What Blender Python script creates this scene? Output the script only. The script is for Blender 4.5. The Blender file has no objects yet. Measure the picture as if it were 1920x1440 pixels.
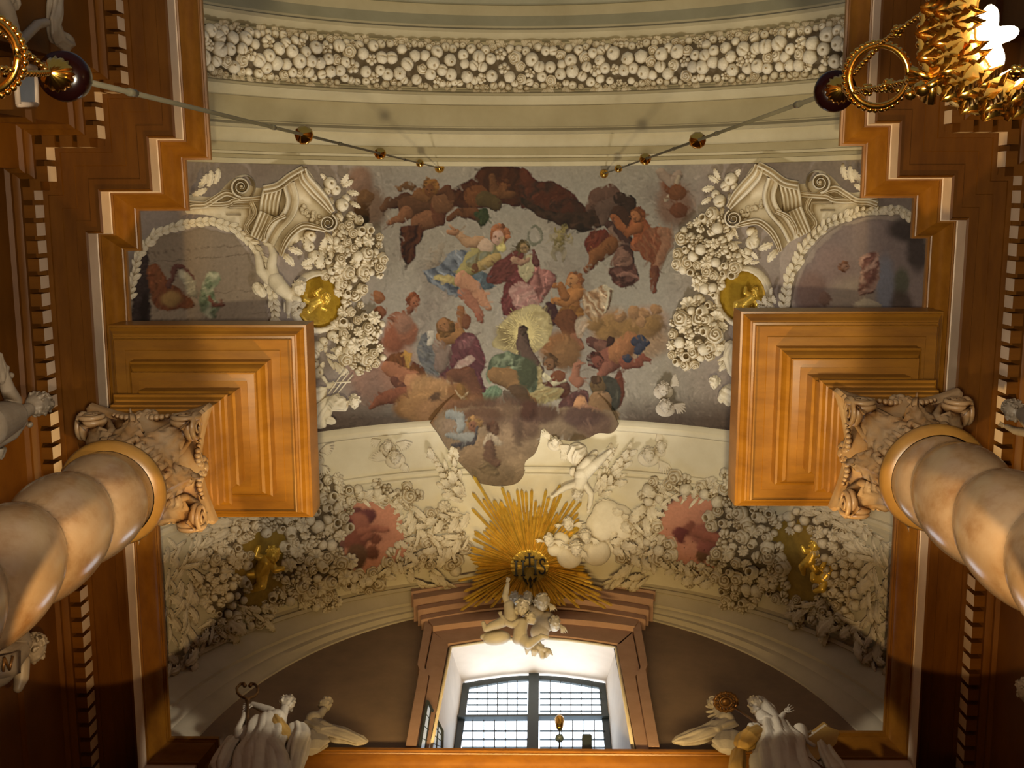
import bpy, bmesh, math, random
import numpy as np
from mathutils import Vector, Matrix

random.seed(7)
scene = bpy.context.scene
COL = scene.collection
F = 2000.0
ZU, ZV = 995.0, 370.0            # pixel of the zenith
TILT = math.atan((720 - ZV) / F)
EYE = 1.6                        # everything is built relative to the eye, then lifted by this

# ------------------------------------------------------------------ camera frame
def _cam_axes():
    s, c = math.sin(TILT), math.cos(TILT)
    R = Vector((1, 0, 0)); U = Vector((0, -c, s)); W = Vector((0, s, c))
    a = math.atan((ZU - 960) / F * c)
    W2 = W * math.cos(a) - R * math.sin(a)
    R2 = R * math.cos(a) + W * math.sin(a)
    return R2, U, W2
CR, CU, CW = _cam_axes()
def ray(u, v):
    return CR * ((u - 960) / F) + CU * ((720 - v) / F) + CW
def proj(p):
    d = p.dot(CW)
    return 960 + F * p.dot(CR) / d, 720 - F * p.dot(CU) / d
def PZ(u, v, z):
    d = ray(u, v); return d * (z / d.z)
def PY(u, v, y):
    d = ray(u, v); return d * (y / d.y)
def PD(u, v, t):
    return ray(u, v) * t
VA, VB, VZ = 4.75, 4.8, 10.4     # barrel vault: half span, rise, springing height
def PV(u, v, off=0.0):
    d = ray(u, v); a = VA - off; b = VB - off
    A = (d.x / a) ** 2 + (d.z / b) ** 2
    B = -2 * d.z * VZ / b ** 2
    C = (VZ / b) ** 2 - 1
    t = (-B + math.sqrt(max(B * B - 4 * A * C, 0))) / (2 * A)
    return d * t
def vnormal(p):
    return -Vector((p.x / VA ** 2, 0, (p.z - VZ) / VB ** 2)).normalized()
def depth(p): return p.dot(CW)
def pxm(p): return depth(p) / F  # metres per pixel at p
def vault_pt(x, y, off=0.0):
    a = VA - off; b = VB - off
    x = max(-a, min(a, x))
    return Vector((x, y, VZ + b * math.sqrt(max(0, 1 - (x / a) ** 2))))

# ------------------------------------------------------------------ mesh building
class MB:
    def __init__(s): s.v = []; s.f = []; s.m = []; s.cur = 0
    def face(s, idx): s.f.append(tuple(idx)); s.m.append(s.cur)
    def add(s, pts, faces):
        o = len(s.v); s.v.extend([tuple(p) for p in pts])
        for f in faces: s.face([o + i for i in f])
    def grid(s, rows, closed=False, cap=False):
        n = len(rows[0]); o = len(s.v)
        for r in rows: s.v.extend([tuple(p) for p in r])
        for i in range(len(rows) - 1):
            for j in range(n if closed else n - 1):
                k = (j + 1) % n
                s.face((o + i * n + j, o + i * n + k, o + (i + 1) * n + k, o + (i + 1) * n + j))
        if cap:
            s.face([o + j for j in reversed(range(n))])
            b = o + (len(rows) - 1) * n
            s.face([b + j for j in range(n)])
    def box(s, c, h, M=None):
        pts = [Vector((x * h[0], y * h[1], z * h[2])) for x in (-1, 1) for y in (-1, 1) for z in (-1, 1)]
        if M: pts = [M @ p for p in pts]
        pts = [p + Vector(c) for p in pts]
        s.add(pts, [(0, 1, 3, 2), (4, 6, 7, 5), (0, 4, 5, 1), (2, 3, 7, 6), (0, 2, 6, 4), (1, 5, 7, 3)])
    def prism(s, poly, dirv):
        n = len(poly); d = Vector(dirv)
        s.add([Vector(p) for p in poly] + [Vector(p) + d for p in poly],
              [tuple(range(n)), tuple(range(2 * n - 1, n - 1, -1))] + [(i, i + n, (i + 1) % n + n, (i + 1) % n) for i in range(n)])
    def tube(s, path, rad, n=8, cap=True, flat=1.0, up=None):
        path = [Vector(p) for p in path]; rows = []
        if not hasattr(rad, '__len__'): rad = [rad] * len(path)
        ref = None
        for i, p in enumerate(path):
            t = path[min(i + 1, len(path) - 1)] - path[max(i - 1, 0)]
            if t.length < 1e-9: t = Vector((0, 0, 1))
            t.normalize()
            if ref is None:
                ref = Vector(up) if up is not None else Vector((0.31, 0.77, 0.55))
                if abs(ref.dot(t)) > 0.95: ref = Vector((1, 0, 0))
            if up is not None: ref = Vector(up)
            a = (ref - t * ref.dot(t))
            if a.length < 1e-6: a = t.orthogonal()
            a.normalize(); b = t.cross(a)
            if up is None: ref = a
            rows.append([p + (a * math.cos(k * 2 * math.pi / n) * flat + b * math.sin(k * 2 * math.pi / n)) * rad[i] for k in range(n)])
        s.grid(rows, closed=True, cap=cap)
    def ball(s, c, r, M=None, n=10, m=7):
        c = Vector(c); r = r if hasattr(r, '__len__') else (r, r, r)
        rows = []
        for i in range(m + 1):
            t = math.pi * i / m
            row = []
            for j in range(n):
                p = 2 * math.pi * j / n
                q = Vector((math.sin(t) * math.cos(p) * r[0], math.sin(t) * math.sin(p) * r[1], math.cos(t) * r[2]))
                if M: q = M @ q
                row.append(c + q)
            rows.append(row)
        s.grid(rows, closed=True)
    def lathe(s, prof, n=24, M=None, c=(0, 0, 0), lobes=None):
        rows = []
        c = Vector(c)
        for (r, z) in prof:
            row = []
            for j in range(n):
                a = 2 * math.pi * j / n
                rr = r * (lobes(a, z) if lobes else 1)
                q = Vector((rr * math.cos(a), rr * math.sin(a), z))
                row.append((M @ q if M else q) + c)
            rows.append(row)
        s.grid(rows, closed=True)
    def mesh(s, name, mats=(), smooth=True, angle=None, clean=0.0):
        me = bpy.data.meshes.new(name)
        me.from_pydata(s.v, [], s.f)
        for m in mats: me.materials.append(m)
        if len(mats) > 1: me.polygons.foreach_set('material_index', s.m)
        if clean:
            bm = bmesh.new(); bm.from_mesh(me)
            bmesh.ops.remove_doubles(bm, verts=bm.verts, dist=clean)
            bmesh.ops.recalc_face_normals(bm, faces=bm.faces)
            bm.to_mesh(me); bm.free()
        if smooth:
            me.polygons.foreach_set('use_smooth', [True] * len(me.polygons))
            if angle is not None:
                me.update(); me.set_sharp_from_angle(angle=math.radians(angle))
        me.update()
        return me
    def build(s, name, mat, parent=None, smooth=True, angle=None, clean=0.0, label=None):
        mats = mat if isinstance(mat, (list, tuple)) else [mat]
        return link(name, s.mesh(name, mats, smooth, angle, clean), parent, label)

def link(name, data, parent=None, label=None, M=None):
    o = bpy.data.objects.new(name, data); COL.objects.link(o)
    if parent is not None:
        o.parent = parent; w = parent.matrix_basis.copy(); q = parent.parent
        while q is not None: w = q.matrix_basis @ w; q = q.parent
        o.matrix_basis = w.inverted() @ (M if M is not None else Matrix.Identity(4))
    elif M is not None: o.matrix_basis = M
    if label: o['label'] = label
    return o
def tag(o, label, cat, group=None, kind=None):
    if label: o['label'] = label
    if cat: o['category'] = cat
    if group: o['group'] = group
    if kind: o['kind'] = kind
    return o
def thing(name, loc, label, cat, group=None):
    o = bpy.data.objects.new(name, None); COL.objects.link(o)
    o.location = loc; o.empty_display_size = 0.2
    o.matrix_basis = Matrix.Translation(Vector(loc))
    return tag(o, label, cat, group)
def struct(name, mb, mat, **k):
    o = mb.build(name, mat, **k); o['kind'] = 'structure'; return o
def frame(n, up=(0, 0, 1), spin=0.0):
    """3x3 rotation whose z is n, spun about it"""
    n = Vector(n).normalized(); u = Vector(up)
    x = u - n * u.dot(n)
    if x.length < 1e-5: x = n.orthogonal()
    x.normalize(); y = n.cross(x)
    M = Matrix((x, y, n)).transposed()
    return M @ Matrix.Rotation(spin, 3, 'Z')
def TRS(p, M3, s):
    s = s if hasattr(s, '__len__') else (s, s, s)
    return Matrix.Translation(p) @ M3.to_4x4() @ Matrix.Diagonal((s[0], s[1], s[2], 1))

# ------------------------------------------------------------------ materials
def lin(c):
    c = [x / 255 for x in c]
    return tuple(x / 12.92 if x <= 0.04045 else ((x + 0.055) / 1.055) ** 2.4 for x in c)
def mat(name, c0, c1=None, rough=0.6, metal=0.0, scale=6.0, bump=0.0, bscale=30.0, stretch=(1, 1, 1), spec=0.4, emit=None, estr=0.0, detail=5, c2=None, coords='Object'):
    m = bpy.data.materials.new(name); m.use_nodes = True
    nt = m.node_tree; N = nt.nodes; L = nt.links
    b = N['Principled BSDF']
    b.inputs['Roughness'].default_value = rough; b.inputs['Metallic'].default_value = metal
    b.inputs['Specular IOR Level'].default_value = spec
    tc = N.new('ShaderNodeTexCoord'); mp = N.new('ShaderNodeMapping')
    geo = N.new('ShaderNodeNewGeometry')
    L.new(geo.outputs['Position'] if coords == 'World' else tc.outputs['Object'], mp.inputs['Vector'])
    mp.inputs['Scale'].default_value = stretch
    if c1 is None: c1 = tuple(x * 0.8 for x in c0)
    nz = N.new('ShaderNodeTexNoise'); nz.inputs['Scale'].default_value = scale; nz.inputs['Detail'].default_value = detail; nz.inputs['Roughness'].default_value = 0.65
    L.new(mp.outputs['Vector'], nz.inputs['Vector'])
    r = N.new('ShaderNodeValToRGB'); r.color_ramp.elements[0].position = 0.3; r.color_ramp.elements[1].position = 0.7
    r.color_ramp.elements[0].color = (*c1, 1); r.color_ramp.elements[1].color = (*c0, 1)
    if c2 is not None:
        e = r.color_ramp.elements.new(0.5); e.color = (*c2, 1)
    L.new(nz.outputs['Fac'], r.inputs['Fac']); L.new(r.outputs['Color'], b.inputs['Base Color'])
    if bump:
        n2 = N.new('ShaderNodeTexNoise'); n2.inputs['Scale'].default_value = bscale; n2.inputs['Detail'].default_value = 4
        L.new(mp.outputs['Vector'], n2.inputs['Vector'])
        bp = N.new('ShaderNodeBump'); bp.inputs['Strength'].default_value = bump; bp.inputs['Distance'].default_value = 0.02
        L.new(n2.outputs['Fac'], bp.inputs['Height']); L.new(bp.outputs['Normal'], b.inputs['Normal'])
    if emit:
        b.inputs['Emission Color'].default_value = (*emit, 1); b.inputs['Emission Strength'].default_value = estr
    return m
def vmat(name, rough=0.75):
    """material reading the painted colour layer"""
    m = bpy.data.materials.new(name); m.use_nodes = True
    N = m.node_tree.nodes; L = m.node_tree.links; b = N['Principled BSDF']
    a = N.new('ShaderNodeAttribute'); a.attribute_name = 'paint'
    nz = N.new('ShaderNodeTexNoise'); nz.inputs['Scale'].default_value = 26; nz.inputs['Detail'].default_value = 6
    tc = N.new('ShaderNodeTexCoord'); L.new(tc.outputs['Object'], nz.inputs['Vector'])
    mr = N.new('ShaderNodeMapRange'); mr.inputs['To Min'].default_value = 0.78; mr.inputs['To Max'].default_value = 1.22
    L.new(nz.outputs['Fac'], mr.inputs['Value'])
    mx = N.new('ShaderNodeMix'); mx.data_type = 'RGBA'; mx.blend_type = 'MULTIPLY'; mx.inputs['Factor'].default_value = 1
    L.new(a.outputs['Color'], mx.inputs['A']); L.new(mr.outputs['Result'], mx.inputs['B'])
    L.new(mx.outputs['Result'], b.inputs['Base Color'])
    b.inputs['Roughness'].default_value = rough; b.inputs['Specular IOR Level'].default_value = 0.2
    return m
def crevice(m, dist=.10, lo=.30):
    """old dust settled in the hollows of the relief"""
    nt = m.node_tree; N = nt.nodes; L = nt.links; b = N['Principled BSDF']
    ao = N.new('ShaderNodeAmbientOcclusion'); ao.inputs['Distance'].default_value = dist; ao.samples = 6  # occluded creases get a darker base colour, as painted shade
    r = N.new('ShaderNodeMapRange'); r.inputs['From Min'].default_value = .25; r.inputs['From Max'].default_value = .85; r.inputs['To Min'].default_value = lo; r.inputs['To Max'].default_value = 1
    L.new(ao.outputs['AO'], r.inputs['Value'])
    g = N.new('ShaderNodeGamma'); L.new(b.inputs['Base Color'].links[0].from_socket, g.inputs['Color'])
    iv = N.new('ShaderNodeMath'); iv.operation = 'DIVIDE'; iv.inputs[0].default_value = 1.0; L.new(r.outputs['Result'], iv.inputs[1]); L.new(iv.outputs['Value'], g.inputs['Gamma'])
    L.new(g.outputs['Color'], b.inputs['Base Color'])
M = {}
M['stucco'] = mat('cream_stucco', (0.68, 0.61, 0.49), (0.52, 0.45, 0.34), rough=0.7, scale=3, bump=0.15, bscale=40, spec=0.25)
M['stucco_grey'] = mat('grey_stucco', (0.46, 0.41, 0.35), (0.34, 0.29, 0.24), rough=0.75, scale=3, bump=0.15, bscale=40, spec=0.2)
M['hollow_shade'] = mat('shaded_hollow', (0.15, 0.115, 0.075), (0.09, 0.065, 0.04), rough=0.9, scale=8, spec=0.05)  # dark bed colour that paints the shade between flowers and fruit
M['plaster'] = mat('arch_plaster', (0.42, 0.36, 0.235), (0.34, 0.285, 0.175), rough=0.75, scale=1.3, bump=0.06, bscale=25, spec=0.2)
M['plaster_lit'] = mat('frieze_plaster', (0.66, 0.60, 0.47), (0.56, 0.49, 0.36), rough=0.7, scale=1.5, bump=0.05, bscale=25, spec=0.2)  # brighter plaster copy; stronger light on the frieze is put into its colour
M['plaster_dim'] = mat('dim_plaster', (0.27, 0.25, 0.175), (0.21, 0.19, 0.125), rough=0.8, scale=1.3, spec=0.15)  # darker plaster copy; the dimness past the garland is put into its colour
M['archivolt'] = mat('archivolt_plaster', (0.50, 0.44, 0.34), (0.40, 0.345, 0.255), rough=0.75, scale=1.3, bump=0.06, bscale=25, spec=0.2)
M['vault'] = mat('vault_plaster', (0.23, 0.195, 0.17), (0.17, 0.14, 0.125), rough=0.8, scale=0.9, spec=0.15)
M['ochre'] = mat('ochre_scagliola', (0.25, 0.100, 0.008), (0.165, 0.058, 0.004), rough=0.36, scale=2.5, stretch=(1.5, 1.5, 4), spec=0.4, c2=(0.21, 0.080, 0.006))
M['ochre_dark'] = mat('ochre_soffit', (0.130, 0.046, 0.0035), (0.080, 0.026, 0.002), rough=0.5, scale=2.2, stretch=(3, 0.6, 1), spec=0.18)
M['ochre_pale'] = mat('pale_fillet', (0.66, 0.51, 0.38), (0.56, 0.42, 0.30), rough=0.45, scale=3, spec=0.4)
M['ochre_warm'] = mat('ochre_block', (0.27, 0.115, 0.009), (0.17, 0.066, 0.005), rough=0.38, scale=2.0, stretch=(0.8, 3, 1), spec=0.45, c2=(0.225, 0.092, 0.007))
M['marble'] = mat('veined_marble', (0.29, 0.205, 0.125), (0.17, 0.085, 0.03), rough=0.2, scale=2.6, detail=9, spec=0.55, c2=(0.26, 0.17, 0.095), coords='World')
M['capital'] = mat('capital_stone', (0.30, 0.215, 0.13), (0.24, 0.125, 0.04), rough=0.4, scale=4, bump=0.1, spec=0.4)
M['ring'] = mat('ochre_ring', (0.27, 0.14, 0.03), (0.21, 0.10, 0.02), rough=0.35, scale=4)
M['gold'] = mat('gilding', (0.86, 0.60, 0.11), (0.62, 0.38, 0.05), rough=0.34, metal=0.5, scale=8, bump=0.2, bscale=20)
M['gold_disc'] = mat('gilded_ground', (0.40, 0.25, 0.022), (0.29, 0.165, 0.012), rough=0.45, metal=0.45, scale=14, bump=0.15)
M['gold_field'] = mat('gold_painted_field', (0.30, 0.20, 0.035), (0.20, 0.125, 0.02), rough=0.6, metal=0.25, scale=9)
M['brass'] = mat('polished_brass', (0.83, 0.50, 0.10), (0.70, 0.38, 0.06), rough=0.16, metal=1.0, scale=10)
M['black'] = mat('black_letter', (0.015, 0.012, 0.01), rough=0.5)
M['iron'] = mat('window_iron', (0.035, 0.05, 0.06), rough=0.5)
M['rod'] = mat('lamp_rod', (0.055, 0.047, 0.03), rough=0.35, metal=0.3)
M['pinkstone'] = mat('pink_stone', (0.46, 0.29, 0.215), (0.37, 0.22, 0.155), rough=0.65, scale=3, bump=0.08, bscale=15)
M['wallpaint'] = mat('painted_lunette', (0.27, 0.18, 0.115), (0.14, 0.095, 0.07), rough=0.8, scale=0.8, detail=7)
M['reveal'] = mat('window_reveal', (0.62, 0.53, 0.44), (0.52, 0.44, 0.36), rough=0.7, scale=2)
M['statue'] = mat('statue_stucco', (0.56, 0.52, 0.44), (0.46, 0.41, 0.33), rough=0.5, scale=5, bump=0.06, bscale=25)
M['statue_tan'] = mat('tan_stucco', (0.30, 0.245, 0.185), (0.22, 0.17, 0.12), rough=0.45, scale=5, bump=0.06, bscale=25)
M['bronze'] = mat('bronze_staff', (0.16, 0.075, 0.02), (0.10, 0.045, 0.012), rough=0.4, metal=0.5)
M['robe'] = mat('ochre_robe', (0.42, 0.26, 0.07), (0.33, 0.2, 0.05), rough=0.6, scale=4)
M['paint'] = vmat('painted_fresco')

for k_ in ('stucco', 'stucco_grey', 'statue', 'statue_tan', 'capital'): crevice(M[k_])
# ================================================================== ARCHITECTURE
def ell(a, b, th):  # point of a vault arch, th measured from the crown
    return a * math.sin(th), VZ + b * math.cos(th)
def yv(v, h=VZ + VB):  # depth of an image row at the crown
    return h * math.tan(math.atan((v - 720) / F) + TILT)
NTH = 72
THS = [(-1 + 2 * i / NTH) * math.radians(88) for i in range(NTH + 1)]
def arch_rows(sec):
    """sec: list of (y, drop) swept along the vault arch"""
    rows = []
    for (y, dr) in sec:
        rows.append([(lambda q: Vector((q[0], y, q[1])))(ell(VA - dr, VB - dr, t)) for t in THS])
    return rows
def arch_trim(name, sec, m, angle=40, label=None):
    b = MB(); b.grid(arch_rows(sec)); o = struct(name, b, m, angle=angle)
    if label: o['label'] = label
    return o

# ---- ceiling: one barrel vault
b = MB()
ys = [-4.2, -2.6, -1.6, -0.5, 1, 2.2, 3.19, 4.2, 5.0, 5.62, 6.6]
rows = []
for y in ys:
    rows.append([(lambda q: Vector((q[0], y, q[1])))(ell(VA, VB, t)) for t in THS])
for i in range(len(ys) - 1):
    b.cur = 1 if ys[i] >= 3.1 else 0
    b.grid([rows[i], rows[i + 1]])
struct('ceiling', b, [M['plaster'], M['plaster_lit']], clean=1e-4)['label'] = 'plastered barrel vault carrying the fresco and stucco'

# ---- mouldings of the near arch (top of the photograph)
Y = yv
arch_trim('trim_1', [(Y(312), 0.0), (Y(312), .16), (Y(304), .18), (Y(303), .12), (Y(297), .11), (Y(296), .16), (Y(292), .17), (Y(291), .09),
                     (Y(277), .08), (Y(276), .13), (Y(272), .16), (Y(262), .20), (Y(254), .21), (Y(253), .28), (Y(248), .27), (Y(244), .20), (Y(242), .15), (Y(240), .15), (Y(239), .04), (Y(236), .03),
                     (Y(199), .04), (Y(198), .12), (Y(192), .15), (Y(186), .20), (Y(183), .22), (Y(182), .15), (Y(177), .14), (Y(173), .06), (Y(170), .05), (Y(168), .02),
                     (Y(80), .02), (Y(78), .08), (Y(72), .16), (Y(66), .20), (Y(60), .19), (Y(57), .12), (Y(54), .05), (Y(50), .04)],
          M['plaster'], label='moulded plaster arch with concave bands above the fresco')
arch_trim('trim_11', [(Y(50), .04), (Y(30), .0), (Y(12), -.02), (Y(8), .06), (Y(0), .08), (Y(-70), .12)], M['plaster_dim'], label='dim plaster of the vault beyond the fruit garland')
# ---- mouldings of the frieze and the stucco bay
arch_trim('trim_2', [(Y(780), 0.0), (Y(783), .03), (Y(787), .055), (Y(791), .07), (Y(792), .04), (Y(797), .055), (Y(801), .045), (Y(803), .015), (Y(804), 0.0)], M['plaster_lit'],
          label='thin cream moulding between fresco and frieze')
arch_trim('trim_3', [(Y(873), 0.0), (Y(874), .045), (Y(878), .06), (Y(879), .03), (Y(884), .03), (Y(886), .065), (Y(889), .06), (Y(891), 0.0)], M['plaster_lit'],
          label='thin double moulding below the cherub frieze')
# ---- archivolt against the window wall
b = MB(); rows = []
for (y, a, bb) in [(5.55, 4.76, 4.81), (5.60, 4.72, 4.78), (5.60, 4.66, 4.75), (5.64, 4.63, 4.73), (5.66, 4.66, 4.75), (5.69, 4.60, 4.73), (5.78, 4.38, 4.72), (5.80, 4.30, 4.70), (5.84, 4.29, 4.70), (5.85, 4.20, 4.69), (5.88, 4.12, 4.685),
                   (5.90, 4.10, 4.68), (5.91, 3.98, 4.67), (5.97, 3.90, 4.665), (5.98, 3.80, 4.655), (6.05, 3.77, 4.65)]:
    rows.append([(lambda q: Vector((q[0], y, q[1])))(ell(a, bb, t)) for t in THS])
b.grid(rows); o = struct('trim_4', b, M['archivolt'], angle=40); o['label'] = 'grey moulded arch framing the window wall'

# ---- main cornice, swept with mitres round the room
ZL = 10.6
LPIX = [(372, -150), (399, 300), (350, 300), (357, 395), (263, 395), (268, 470), (240, 470), (257, 780), (289, 780), (320, 1380), (411, 1380), (413, 1400),
        (1500, 1398), (1502, 1369), (1655, 1367), (1683, 750), (1718, 750), (1736, 447), (1706, 447), (1710, 371), (1612, 371), (1616, 274), (1572, 272), (1592, -150)]
LIP = [PZ(u, v, ZL) for (u, v) in LPIX]
LIP = [Vector((p.x, p.y)) for p in LIP]
# square the corners up so that every return is parallel to an axis
for i in range(1, len(LIP)):
    a, c = LIP[i - 1], LIP[i]
    if abs(LPIX[i][1] - LPIX[i - 1][1]) < 30 and abs(LPIX[i][0] - LPIX[i - 1][0]) > 25: c.y = a.y if i != 13 else c.y
    elif abs(c.x - a.x) < 0.09 * abs(c.y - a.y): m_ = (a.x + c.x) / 2; c.x = c.x * 0.5 + m_ * 0.5
def offsets(poly):
    n = len(poly); out = []
    nr = []
    for i in range(n - 1):
        d = (poly[i + 1] - poly[i]).normalized(); nr.append(Vector((d.y * 1, -d.x)) )
    for i in range(n):
        if i == 0: m = nr[0]
        elif i == n - 1: m = nr[-1]
        else:
            m = nr[i - 1] + nr[i]; m = m / max(0.2, m.dot(nr[i]))
        out.append(m)
    return out, nr
OFFS, SEGN = offsets(LIP)
sgn = -1 if OFFS[9].x > 0 else 1       # outward = away from the middle of the room
OFFS = [o * sgn for o in OFFS]; SEGN = [o * sgn for o in SEGN]
def sweep_rows(prof):
    return [[Vector((LIP[i].x + OFFS[i].x * d, LIP[i].y + OFFS[i].y * d, ZL + z)) for i in range(len(LIP))] for (d, z) in prof]
cyma = [(.035 + .12 * t, -.10 - .14 * (0.5 - 0.5 * math.cos(math.pi * t)) - .02 * math.sin(2 * math.pi * t)) for t in [i / 8 for i in range(9)]]
prof_hi = [(1.0, .05), (.02, .02), (0, 0), (0, -.05), (.018, -.055), (.018, -.075), (.03, -.08)] + cyma + [(.16, -.245), (.16, -.265), (.175, -.27), (.175, -.285)]
prof_face = [(.185, -.29), (.185, -.49)]
prof_soff = [(.185, -.49), (.205, -.50), (.21, -.475), (.30, -.475), (.305, -.468), (.42, -.468), (.425, -.475), (.54, -.475), (.545, -.49), (.60, -.49), (.60, -.50),
             (.69, -.50), (.69, -.72), (.72, -.735), (.74, -.76), (.74, -.80), (.78, -.82)]
b = MB()
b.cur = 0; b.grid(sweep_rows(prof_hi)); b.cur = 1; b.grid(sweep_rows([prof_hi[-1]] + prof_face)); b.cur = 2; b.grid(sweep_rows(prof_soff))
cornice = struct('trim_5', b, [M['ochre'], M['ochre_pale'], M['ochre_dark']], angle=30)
cornice['label'] = 'ochre main cornice with pale fascia running round the bay'
cornice['category'] = 'cornice'
# dentils: one block each
dm = MB(); dm.cur = 0; dm.box((0, 0, 0), (.058, .055, .09)); dm.cur = 1
dm.add([(-.058, -.0552, -.09), (.058, -.0552, -.09), (.058, -.0552, .09), (-.058, -.0552, .09)], [(0, 1, 2, 3)])
dmesh = dm.mesh('dentil', [M['ochre_dark'], M['ochre_pale']], smooth=False)
for i in range(len(LIP) - 1):
    a = LIP[i] + OFFS[i] * .64; c = LIP[i + 1] + OFFS[i + 1] * .64
    d = c - a; Ln = d.length
    if d.dot(LIP[i + 1] - LIP[i]) < 0 or Ln < .12: continue
    t = d.normalized(); n = max(1, int(round(Ln / .163))); st = Ln / n
    for k in range(n):
        p = a + t * st * (k + .5)
        if p.y < -2.2 or abs(p.x) < 3.4: continue
        u, v = proj(Vector((p.x, p.y, ZL - .6)))
        if not (-30 < u < 1950 and -30 < v < 1500): continue
        nn = SEGN[i]
        R3 = Matrix(((t.x, nn.x, 0), (t.y, nn.y, 0), (0, 0, 1)))
        link('dentil', dmesh, cornice, M=TRS(Vector((p.x, p.y, ZL - .59)), R3, (st / .163, 1, 1)))
# ---- walls below the cornice
def wall(name, i0, i1, lab):
    b = MB()
    pr = [(.78, -.82), (.78, -1.55), (.74, -1.57), (.74, -1.63), (.78, -1.66), (.78, -12.15)]
    b.grid([r[i0:i1 + 1] for r in sweep_rows(pr)])
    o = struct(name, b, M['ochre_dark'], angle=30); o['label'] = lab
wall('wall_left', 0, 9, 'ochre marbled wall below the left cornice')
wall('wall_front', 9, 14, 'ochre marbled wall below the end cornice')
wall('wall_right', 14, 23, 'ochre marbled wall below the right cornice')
b = MB(); b.add([(-9, -9, -1.6), (9, -9, -1.6), (9, 9, -1.6), (-9, 9, -1.6)], [(0, 1, 2, 3)])
struct('floor', b, M['ochre_dark'])

# ---- window wall with its opening
YW = 6.0
def wp(u, v, y=YW): return PY(u, v, y)
def oxz(pts, y): return [wp(u, v, y) for (u, v) in pts]
OPEN = [(800, 1445), (845, 1217)] + [(845 + 310 * t, 1217 - 17 * math.sin(math.pi * t)) for t in [i / 10 for i in range(1, 10)]] + [(1155, 1217), (1193, 1445)]
op = oxz(OPEN, YW)
xs_ = [p.x for p in op]
b = MB()
A2, B2 = 4.3, 4.72
def atop(x): return VZ + B2 * math.sqrt(max(0, 1 - (x / A2) ** 2))
cols = []
nL = 20
for i in range(nL + 1):
    x = -A2 + (op[0].x + A2) * i / nL; cols.append((x, 9.6, atop(x)))
for i in range(nL):
    (x0, z0, t0), (x1, z1, t1) = cols[i], cols[i + 1]
    b.add([(x0, YW, z0), (x1, YW, z1), (x1, YW, t1), (x0, YW, t0)], [(0, 1, 2, 3)])
for i in range(len(op) - 1):
    p, q = op[i], op[i + 1]
    b.add([p, q, (q.x, YW, atop(q.x)), (p.x, YW, atop(p.x))], [(0, 1, 2, 3)])
for i in range(nL):
    x0 = op[-1].x + (A2 - op[-1].x) * i / nL; x1 = op[-1].x + (A2 - op[-1].x) * (i + 1) / nL
    b.add([(x0, YW, 9.6), (x1, YW, 9.6), (x1, YW, atop(x1)), (x0, YW, atop(x0))], [(0, 1, 2, 3)])
for p in (op[0], op[-1]): pass
o = struct('wall_back', b, M['wallpaint'], clean=1e-4); o['label'] = 'dim painted lunette wall around the far window'
# reveal
YG = 6.95
INN = [(846, 1445), (868, 1281)] + [(868 + 267 * t, 1281 - 15 * math.sin(math.pi * t)) for t in [i / 10 for i in range(1, 10)]] + [(1135, 1281), (1150, 1445)]
ip = oxz(INN, YG)
b = MB(); b.grid([op, ip]); o = struct('trim_6', b, M['reveal'], angle=30); o['label'] = 'pale splayed window reveal'
# thin rolled edge of the opening
b = MB(); b.tube([p + Vector((0, -.02, 0)) for p in oxz([(u, v) for (u, v) in OPEN], YW)], .022, 6); o = struct('trim_7', b, M['plaster_lit']); o['label'] = 'thin cream bead round the window opening'
# eared stone surround and hood
def slab(b, pts, y0, y1):
    P0 = oxz(pts, YW); P0 = [Vector((p.x, y0, p.z)) for p in P0]
    b.prism(P0, (0, y1 - y0, 0))
b = MB()
def arcpts(u0, u1, v0, sag, n=10): return [(u0 + (u1 - u0) * i / n, v0 - sag * math.sin(math.pi * i / n)) for i in range(n + 1)]
def band(b, lo, hi, y0):   # arched band between two pixel polylines, standing y0..wall
    n = len(lo)
    L0 = [wp(u, v) for u, v in lo]; H0 = [wp(u, v) for u, v in hi]
    for i in range(n - 1):
        q = [L0[i], L0[i + 1], H0[i + 1], H0[i]]
        b.prism([Vector((p.x, y0, p.z)) for p in q], (0, YW + .02 - y0, 0))
band(b, arcpts(838, 1162, 1215, 17), arcpts(812, 1190, 1190, 16), YW - .06)
band(b, arcpts(812, 1190, 1192, 16), arcpts(800, 1200, 1176, 15), YW - .14)
for sx in (0, 1):
    f = (lambda u: u) if sx == 0 else (lambda u: 1997 - u)
    slab(b, [(f(803), 1418), (f(840), 1216), (f(812), 1192), (f(797), 1268), (f(806), 1276), (f(781), 1418)], YW - .06, YW + .02)
    slab(b, [(f(781), 1418), (f(803), 1282), (f(795), 1266), (f(810), 1190), (f(798), 1176), (f(783), 1262), (f(787), 1272), (f(761), 1418)], YW - .12, YW + .02)
o = struct('trim_8', b, M['pinkstone'], smooth=False); o['label'] = 'pink stone eared surround of the window'
b = MB()
for (d0, d1, y0, ex) in [(30, 22, .16, 0), (22, 14, .24, 6), (14, 4, .34, 14), (4, -6, .38, 18)]:
    band(b, arcpts(790 - ex, 1210 + ex, 1166 + d0 - 20 + 6, 26), arcpts(790 - ex, 1210 + ex, 1166 + d1 - 20 + 6, 26), YW - y0)
o = struct('trim_9', b, M['pinkstone'], smooth=False); o['label'] = 'pink moulded hood over the window'

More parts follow.
